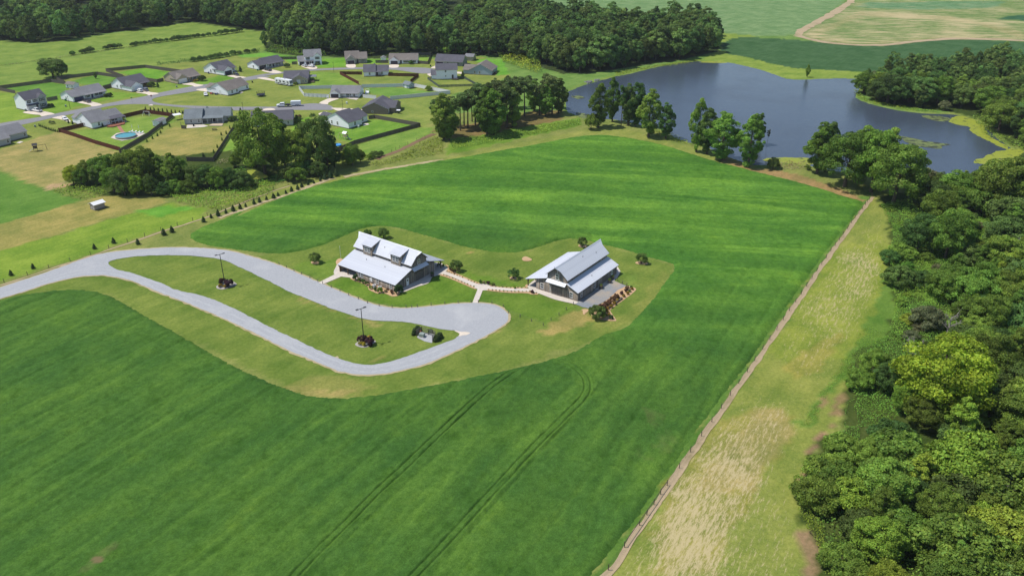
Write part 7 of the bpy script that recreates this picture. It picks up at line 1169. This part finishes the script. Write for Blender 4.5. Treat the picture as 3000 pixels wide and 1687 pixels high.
m = MB(); m.add([(2.1, -.8, 1.36), (2.1, .8, 1.36), (1.52, .7, 1.95), (1.52, -.7, 1.95)], [(0, 1, 2, 3)]); m.build('windscreen', MAT['glass'], cb); m = MB(); m.box(-3.5, -1.1, .85, -.7, 1.1, 1.0); m.build('flatbed', MAT['dark_metal'], e); m = MB()
for y in (-1.0, 1.0): m.box(-.85, y-.05, 1.0, -.75, y+.05, 2.0)
m.box(-.85, -1.05, 1.9, -.75, 1.05, 2.0); m.box(-.85, -1.05, 1.45, -.75, 1.05, 1.52); m.build('headache_rack', MAT['dark_metal'], e); m = MB(); m.box(-3.0, -.8, 1.0, -1.2, .8, 1.35); m.build('toolbox', MAT['net'], e); wheel_set(e, (2.3, -2.2), 1.0, .42, .28); lights(e, 3.28, -3.52, 1.0, .85, .85)
e = empty('cargo_trailer', (*a3(2230, 1093), .07), rz, 'white enclosed cargo trailer behind the flatbed truck', 'trailer'); m = MB(); m.prism([(-2.4, .5), (2.2, .5), (2.5, .8), (2.5, 2.3), (2.2, 2.5), (-2.4, 2.5)], -1.05, 1.05); m.build('box_body', MAT['car_white'], e, bevel=.05); m = MB(); m.tube([(2.4, -.6, .55), (3.6, 0, .55)], .06, 5); m.tube([(2.4, .6, .55), (3.6, 0, .55)], .06, 5); m.build('tow_bar', MAT['dark_metal'], e)
m = MB(); m.box(-1.6, -1.15, .75, .4, -1.04, .88); m.box(-1.6, 1.04, .75, .4, 1.15, .88); m.build('mudguard', MAT['dark_metal'], e); m = MB(); m.box(-2.42, -.95, .55, -2.4, .95, 2.4); m.build('rear_door', MAT['white_metal'], e); wheel_set(e, (-1.1, -.2), 1.05, .34)
# ride-on mowers
def mower(xy, rz, mat, label):
    e = empty('ride_on_mower', (*xy, .05), rz, label, 'mower'); m = MB(); m.prism([(-.8, .35), (.9, .35), (.95, .7), (.3, .8), (.1, .55), (-.8, .55)], -.35, .35); m.build('body', MAT[mat], e, bevel=.05); m = MB(); m.cbox(-.45, 0, .55, .45, .45, .12); m.box(-.75, -.22, .6, -.66, .22, 1.0); m.build('seat', MAT['tyre'], e); m = MB(); m.cbox(.1, 0, .18, .9, 1.1, .14); m.build('cutting_deck', MAT[mat], e); m = MB(); m.tube([(.15, 0, .7), (-.05, 0, 1.0)], .03, 5); m.build('steering_column', MAT['tyre'], e); wheel_set(e, (.65, -.55), .5, .26, .18)
mower(a3(440, 845), rad(150), 'red_plastic', 'red ride-on mower at the corner of the white back-view house'); mower(a3(540, 855), rad(170), 'navy', 'dark mower beside the white back-view house wall')
# ================================================================== YARD THINGS
def ring(mb, cx, cy, z, R, r, n=28): mb.tube([(cx+R*math.cos(2*PI*i/n), cy+R*math.sin(2*PI*i/n), z) for i in range(n+1)], r, 5, False)
e = empty('trampoline', a3(1485, 885), 0, 'dark round trampoline with safety net on the open lawn', 'trampoline'); m = MB(); ring(m, 0, 0, .85, 2.1, .06); m.build('frame_ring', MAT['dark_metal'], e); m = MB(); m.cyl(0, 0, .84, 1.75, .02, 28); m.build('jump_mat', MAT['net'], e); m = MB(); ring(m, 0, 0, .9, 1.93, .14); m.build('pad', MAT['navy'], e); m = MB()
for i in range(8): t = 2*PI*i/8; x, y = 2.05*math.cos(t), 2.05*math.sin(t); p = MB(); p.tube([(x, y, 0), (x, y, .85)], .04, 5); p.build('leg', MAT['dark_metal'], e); p = MB(); p.tube([(x, y, .85), (x*1.03, y*1.03, 2.6)], .045, 5); p.build('net_pole', MAT['dark_metal'], e)
for k in range(9): ring(m, 0, 0, .95+k*.19, 2.0, .008, 24)
for i in range(60): t = 2*PI*i/60; m.tube([(2*math.cos(t), 2*math.sin(t), .9), (2*math.cos(t), 2*math.sin(t), 2.5)], .008, 3, False)
m.build('safety_net', MAT['net'], e)
m = MB(); sk = MB(); sk.tube([(2.05*math.cos(2*PI*i/28), 2.05*math.sin(2*PI*i/28), .12) for i in range(29)], .02, 3, False)
# round pool with deck
pc = a5(303, 625); rr_ = (a5(485, 610)[0]-a5(125, 615)[0])/2; sheet('pool_deck', [a5.P('25 640, 130 560, 270 540, 420 550, 560 545, 650 560, 560 610, 430 660, 230 695, 100 665')], .1, MAT['concrete'])
e = empty('swimming_pool', (*pc, .1), 0, 'round above-ground swimming pool with turquoise water', 'swimming pool'); n = 40; m = MB(); v0 = [(rr_*math.cos(2*PI*i/n), rr_*math.sin(2*PI*i/n)) for i in range(n)]; m.add([(x, y, 0) for x, y in v0]+[(x, y, .75) for x, y in v0], [(i, (i+1) % n, n+(i+1) % n, n+i) for i in range(n)]); m.build('pool_wall', MAT['siding_shed'], e); m = MB(); m.add([(x*.985, y*.985, .62) for x, y in v0], [tuple(range(n))]); m.build('pool_surface', MAT['pool_water'], e); m = MB(); ring(m, 0, 0, .78, rr_, .12, 40); m.build('rim', MAT['grey_metal'], e); m = MB(); m.box(-.3, rr_-.1, 0, .3, rr_+.8, .7); m.build('ladder', MAT['white_metal'], e)
ribbon('brick_path', a5.P('250 550, 210 490, 170 430'), 1.5, .095, MAT['brick_path'], .05, .8)
def lounger(xy, rz, label):
    e = empty('sun_lounger', (*xy, .1), rz, label, 'sun lounger', 'white loungers on the pool deck'); m = MB(); m.box(-.95, -.32, .32, .4, .32, .4); m.build('seat', MAT['white_metal'], e); m = MB(); m.slab([(.4, -.32, .4), (1.0, -.32, .75), (1.0, .32, .75), (.4, .32, .4)], .06); m.build('backrest', MAT['white_metal'], e); m = MB(); m.box(-.5, -.33, .402, .1, .33, .42); m.build('towel', MAT['blue_plastic'], e)
    for x in (-.8, .7):
        for y in (-.28, .28): m = MB(); m.cbox(x, y, 0, .06, .06, .34); m.build('leg', MAT['white_metal'], e)
for i, (x, y) in enumerate([(393, 540), (458, 548), (520, 556), (580, 560)]): lounger(a5(x, y), rad(50), ['leftmost', 'second', 'third', 'rightmost'][i]+' white sun lounger beside the round pool')
def playset(xy, rz, mat, roofm, label, s_=1.0, swing=3.0):
    e = empty('playset', xy, rz, label, 'playset'); e.scale = (s_, s_, s_)
    for x in (-.7, .7):
        for y in (-.7, .7): m = MB(); m.cbox(x, y, 0, .12, .12, 2.7); m.build('tower_post', MAT[mat], e)
    m = MB(); m.box(-.8, -.8, 1.2, .8, .8, 1.3); m.build('platform', MAT[mat], e); m = MB(); m.slab([(-1, -1, 2.55), (1, -1, 2.55), (1, 0, 3.3), (-1, 0, 3.3)], .06); m.slab([(1, 1, 2.55), (-1, 1, 2.55), (-1, 0, 3.3), (1, 0, 3.3)], .06); m.build('roof', MAT[roofm], e); m = MB()
    for s2 in (-1, 1): m.box(-.75, s2*.72-.03, 1.5, .75, s2*.72+.03, 1.95)
    m.build('guard_rail', MAT[mat], e); m = MB(); m.slab([(-.8, -.3, 1.3), (-2.4, -.3, .15), (-2.4, .3, .15), (-.8, .3, 1.3)], .06); m.build('slide', MAT['utility_green'], e); m = MB(); m.tube([(.7, 0, 2.3), (.7+swing, 0, 2.3)], .07, 6); m.build('swing_beam', MAT[mat], e)
    for y in (-.9, .9): m = MB(); m.tube([(.7+swing, 0, 2.3), (.9+swing, y, 0)], .06, 5); m.build('swing_leg', MAT[mat], e)
    for x in (1.5, 2.7): m = MB(); m.tube([(x, -.2, 2.3), (x, -.2, .5)], .012, 3); m.tube([(x, .2, 2.3), (x, .2, .5)], .012, 3); m.cbox(x, 0, .45, .2, .45, .05); m.build('swing', MAT['navy'], e)
playset(a4(765, 1035), rad(30), 'post_wood', 'dark_metal', 'dark playset with swing frame on the dry lot at lower left', 1.0, 3.2); playset(a8(820, 930), rad(150), 'deck_pale', 'white_metal', 'pale wooden playset with light roof near the wading pool', 1.05, 2.6)
e = empty('swing_set', a2(945, 1298), rad(-10), 'white A-frame swing set with dark seat in the pool yard', 'swing set'); m = MB()
for x in (-1.4, 1.4):
    for y in (-.9, .9): m = MB(); m.tube([(x, 0, 2.0), (x*1.25, y, 0)], .07, 5); m.build('leg', MAT['white_metal'], e)
m = MB(); m.tube([(-1.5, 0, 2.0), (1.5, 0, 2.0)], .07, 5); m.build('top_bar', MAT['white_metal'], e); m = MB(); m.box(-1.0, -.35, .5, 1.0, .35, .6); m.box(-1.0, .3, .6, 1.0, .4, 1.2); m.build('seat', MAT['net'], e)
e = empty('wading_pool', a8(640, 1065), 0, 'bright blue wading pool behind the thicket', 'wading pool'); m = MB(); ring(m, 0, 0, .3, 1.5, .28, 24); m.build('rim', MAT['blue_plastic'], e, smooth=True); m = MB(); m.cyl(0, 0, .05, 1.45, .25, 24); m.build('pool_surface', MAT['blue_plastic'], e)
def patio_set(z_, x, y, label, mat): 
    e = empty('picnic_table', z_(x, y), rad(20), label, 'table'); m = MB(); m.box(-1, -.4, .7, 1, .4, .76); m.build('table_top', MAT[mat], e)
    for s_ in (-1, 1): m = MB(); m.box(-1, s_*.75-.13, .42, 1, s_*.75+.13, .47); m.build('bench_seat', MAT[mat], e); m = MB(); m.box(s_*.8-.05, -.75, .36, s_*.8+.05, .75, .42); m.box(s_*.8-.05, -.3, 0, s_*.8+.05, .3, .7); m.build('leg', MAT[mat], e)
patio_set(a8, 1940, 250, 'small dark picnic table on the striped lawn, upper', 'post_wood'); patio_set(a5, 1890, 500, 'dark bench set on the dry yard below the grey house', 'net')
e = empty('fire_pit_set', a8(1940, 385), 0, 'white canopied garden seat on the striped lawn', 'garden seat'); m = MB()
for x in (-.7, .7):
    for y in (-.5, .5): m.cbox(x, y, 0, .08, .08, 1.6)
m.build('frame', MAT['dark_metal'], e); m = MB(); m.slab([(-.9, -.7, 1.6), (.9, -.7, 1.6), (.9, .7, 1.8), (-.9, .7, 1.8)], .06); m.build('canopy', MAT['white_metal'], e); m = MB(); m.box(-.65, -.3, .4, .65, .3, .5); m.build('seat', MAT['post_wood'], e)
def wood_deck(name, label, z_, pts, h, mat, rail=True):
    P_ = z_.P(pts); c = P_[0]; e = empty(name, (*c, 0), 0, label, 'deck'); m = MB(); r = [(p[0]-c[0], p[1]-c[1]) for p in P_]; n = len(r); m.add([(x, y, 0) for x, y in r]+[(x, y, h) for x, y in r], [tuple(range(n, 2*n))]+[(i, (i+1) % n, n+(i+1) % n, n+i) for i in range(n)]); m.build('deck_floor', MAT[mat], e)
    if rail:
        for i in range(n):
            a, b_ = Vector(r[i]), Vector(r[(i+1) % n]); m = MB(); m.tube([(*a, h), (*a, h+.9)], .06, 4); m.build('post', MAT[mat], e); m = MB(); m.tube([(*a, h+.88), (*b_, h+.88)], .05, 4); m.build('rail', MAT[mat], e)
wood_deck('deck', 'red-brown wooden deck behind the pool house porch', A, '1010 1205, 1050 1165, 1170 1150, 1180 1175, 1060 1205', .4, 'deck'); wood_deck('deck', 'pale patio deck below the screened porch', a5, '1780 430, 1850 395, 2050 390, 2030 430', .25, 'deck_pale', False); wood_deck('deck', 'small dark deck behind the white two-storey house', a7, '1480 760, 1490 725, 1610 725, 1615 765', .6, 'post_wood'); wood_deck('deck', 'stair deck at the right end of the blue-grey house', a7, '2340 650, 2350 610, 2430 610, 2420 640', .7, 'post_wood'); wood_deck('deck', 'dark deck in the nook of the house inside the red-brown fence', a6, '1885 690, 1890 640, 2000 640, 2010 690', .5, 'post_wood'); wood_deck('deck', 'white railed deck at the right of the vinyl-fenced house', a6, '1670 1060, 1680 1010, 1750 1010, 1750 1050', .6, 'vinyl'); wood_deck('deck', 'covered dark deck right of the tan house by the motorhome', a6, '460 820, 470 760, 590 770, 590 820', .4, 'post_wood')
e = empty('canopy_roof', a6(470, 790), rad(8), 'grey tin canopy over the dark deck by the tan house', 'canopy'); m = MB(); m.slab([(0, -.2, 2.4), (4.2, -.2, 2.4), (4.2, 4, 2.8), (0, 4, 2.8)], .06); m.build('roof', MAT['tin_roof'], e)
for x in (.2, 4.0):
    for y in (0, 3.8): m = MB(); m.cbox(x, y, 0, .12, .12, 2.35+.1*y); m.build('post', MAT['post_wood'], e)
e = empty('canopy_roof', a5(1185, 330), rad(40), 'white-topped canopy in the corner of the dry yard', 'canopy'); m = MB(); m.slab([(-.2, 0, 2.3), (3.4, 0, 2.3), (3.4, 2.4, 2.6), (-.2, 2.4, 2.6)], .06); m.build('roof', MAT['white_metal'], e)
for x in (0, 3.2):
    for y in (.1, 2.3): m = MB(); m.cbox(x, y, 0, .1, .1, 2.3); m.build('post', MAT['post_wood'], e)
def slab(label, z_, pts, mat='concrete'): sheet('patio_slab', [z_.P(pts)], .095, MAT[mat])
for z_, pts in [(a3, '1000 830, 1060 800, 1110 800, 1060 835'), (a4, '345 865, 430 830, 500 840, 420 875'), (a8, '1180 640, 1190 595, 1290 595, 1320 620, 1200 650'), (a6, '1240 1140, 1330 1130, 1530 1155, 1480 1185, 1330 1165'), (a5, '1390 470, 1400 410, 1700 405, 1780 430, 1700 450')]: slab('', z_, pts)
# street lamps, signs, small boxes
def street_lamp(z_, x, y, top, label):
    h = z_.hgt(x, y, top); e = empty('street_lamp', z_(x, y), 0, label, 'street lamp'); m = MB(); m.cyl(0, 0, 0, .09, h, 8, .06); m.build('pole', MAT['dark_metal'], e); m = MB(); m.cyl(0, 0, h, .2, .35, 8, .12); m.build('lamp_head', MAT['dark_metal'], e)
street_lamp(a1, 1495, 1010, 755, 'street lamp on the lawn beside the white ranch house'); street_lamp(a3, 1115, 1255, 1030, 'street lamp by the wide dark evergreen'); street_lamp(a6, 1000, 580, 395, 'street lamp on the back street'); street_lamp(a6, 1195, 1415, 1210, 'street lamp by the taupe house drive')
e = empty('stop_sign', a2(1055, 980), rad(200), 'red stop sign at the street corner', 'sign'); m = MB(); m.tube([(0, 0, 0), (0, 0, 2.6)], .05, 6); m.build('pole', MAT['grey_metal'], e); m = MB(); pr_ = [(.45*math.cos(PI/8+i*PI/4), 2.5+.45*math.sin(PI/8+i*PI/4)) for i in range(8)]; m.prism(pr_, .05, .08); so_ = m.build('sign_plate', MAT['sign_red'], e)
m = MB(); LT = {'S': ((0, 4, 2, 5), (0, 2, 1, 4), (0, 2, 2, 3), (1, 0, 2, 2), (0, 0, 2, 1)), 'T': ((0, 4, 2, 5), (.6, 0, 1.4, 4)), 'O': ((0, 0, .8, 5), (1.2, 0, 2, 5), (.8, 0, 1.2, 1), (.8, 4, 1.2, 5)), 'P': ((0, 0, .8, 5), (.8, 4, 2, 5), (1.2, 3, 2, 4), (.8, 2, 2, 3))}
for i_, ch in enumerate('STOP'):
    for (x0, z0, x1, z1) in LT[ch]: m.box(-(-.30+i_*.16+x0*.06), .081, 2.4+z0*.04, -(-.30+i_*.16+x1*.06), .085, 2.4+z1*.04)
m.build('lettering', MAT['trim'], so_)
e = empty('street_sign', a2(640, 1040), 0, 'green street name sign on a pole at the junction', 'sign'); m = MB(); m.tube([(0, 0, 0), (0, 0, 2.9)], .05, 6); m.build('pole', MAT['grey_metal'], e); m = MB(); m.box(-.5, -.02, 2.6, .5, .02, 2.85); m.build('name_plate', MAT['sign_green'], e); m = MB(); m.box(-.02, -.5, 2.87, .02, .5, 3.1); m.build('name_plate', MAT['sign_green'], e)
for (z_, x, y, mt, lab) in [(a1, 1400, 965, 'utility_green', 'small utility pedestal on the lawn below the white ranch house'), (a1, 1395, 840, 'sign_green', 'green wheeled bin at the side of the white ranch house'), (a1, 550, 1055, 'utility_green', 'green bin at the garage of the two-storey house'), (a3, 1300, 600, 'shutter', 'dark box on the lawn right of the brown-roofed house'), (a3, 1410, 345, 'sign_green', 'green bin at the end of the long ranch house'), (a3, 375, 410, 'navy', 'blue box at the gable of the blue-dark roofed house'), (a6, 735, 440, 'trim', 'white board at the corner of the far two-storey house'), (a4, 750, 530, 'utility_green', 'small pedestal at the start of the short evergreen row'), (a7, 1025, 475, 'shutter', 'dark box by the back street cul-de-sac'), (a6, 870, 1150, 'trim', 'white barrels by the vinyl fence and garage'), (a8, 1090, 680, 'white_metal', 'air conditioner box behind the white house near the pines'), (a5, 1520, 435, 'net', 'dark garden box below the grey house wall'), (a6, 1275, 1265, 'trim', 'white post box on the cul-de-sac verge'), (a2, 1580, 700, 'utility_green', 'small post on the verge by the tan house drive')]:
    m = MB(); m.box(-.35, -.3, 0, .35, .3, .9); m.box(-.38, -.33, .9, .38, .33, .98); tag(m.build('utility_pedestal' if 'ped' in lab else 'bin' if 'bin' in lab else 'box', MAT[mt], None, (*z_(x, y), .02), rad(20), .03), lab, 'bin' if 'bin' in lab else 'box')
for i, (x, y) in enumerate([(420, 505), (540, 510)]):
    e = empty('pool_umbrella', (*a5(x, y), .1), 0, ['closed white parasol behind the round pool, left', 'closed white parasol behind the round pool, right'][i], 'parasol'); m = MB(); m.tube([(0, 0, 0), (0, 0, 2.4)], .04, 6); m.build('pole', MAT['white_metal'], e); m = MB(); m.tube([(0, 0, 1.2), (0, 0, 1.6), (0, 0, 2.5)], [.16, .13, .03], 8); m.build('canopy', MAT['trim'], e)
# riprap on the far dam
for nm, pts in (('left', '1005 778, 1040 765, 1085 770, 1075 782, 1030 792'), ('right', '1100 760, 1140 748, 1162 752, 1130 766, 1105 770')):
    P_ = scatter(C.P(pts), .9, 9); m = MB()
    for q in P_:
        r = rnd.uniform(.3, .6); b_ = [(q[0]+rnd.uniform(.7, 1.2)*r*math.cos(t), q[1]+rnd.uniform(.7, 1.2)*r*math.sin(t), 0) for t in (0, 1.5, 3.1, 4.6)]; m.hexa([(x, y, -.1) for x, y, z in b_], [(x*.7+q[0]*.3, y*.7+q[1]*.3, r*.9) for x, y, z in b_])
    tag(m.build('riprap', MAT['rock'], None), '%s heap of grey stones on the far pond bank' % nm, None, None, 'stuff')
# ================================================================== HAZE: thin summer air, one closed box round camera and place
hb = MB(); hb.box(-6400, -3400, -3.0, 6400, 9400, 116); hm = bpy.data.materials.new('haze'); hm.use_nodes = True; hm.node_tree.nodes.clear()
ho = hm.node_tree.nodes.new('ShaderNodeOutputMaterial'); pv = hm.node_tree.nodes.new('ShaderNodeVolumePrincipled'); pv.inputs['Color'].default_value = (0.86, 0.92, 1.0, 1); pv.inputs['Density'].default_value = 0.00006; pv.inputs['Anisotropy'].default_value = 0.2
hm.node_tree.links.new(pv.outputs[0], ho.inputs['Volume']); tag(hb.build('haze', hm), 'thin pale summer haze over the whole view', None, None, 'stuff')
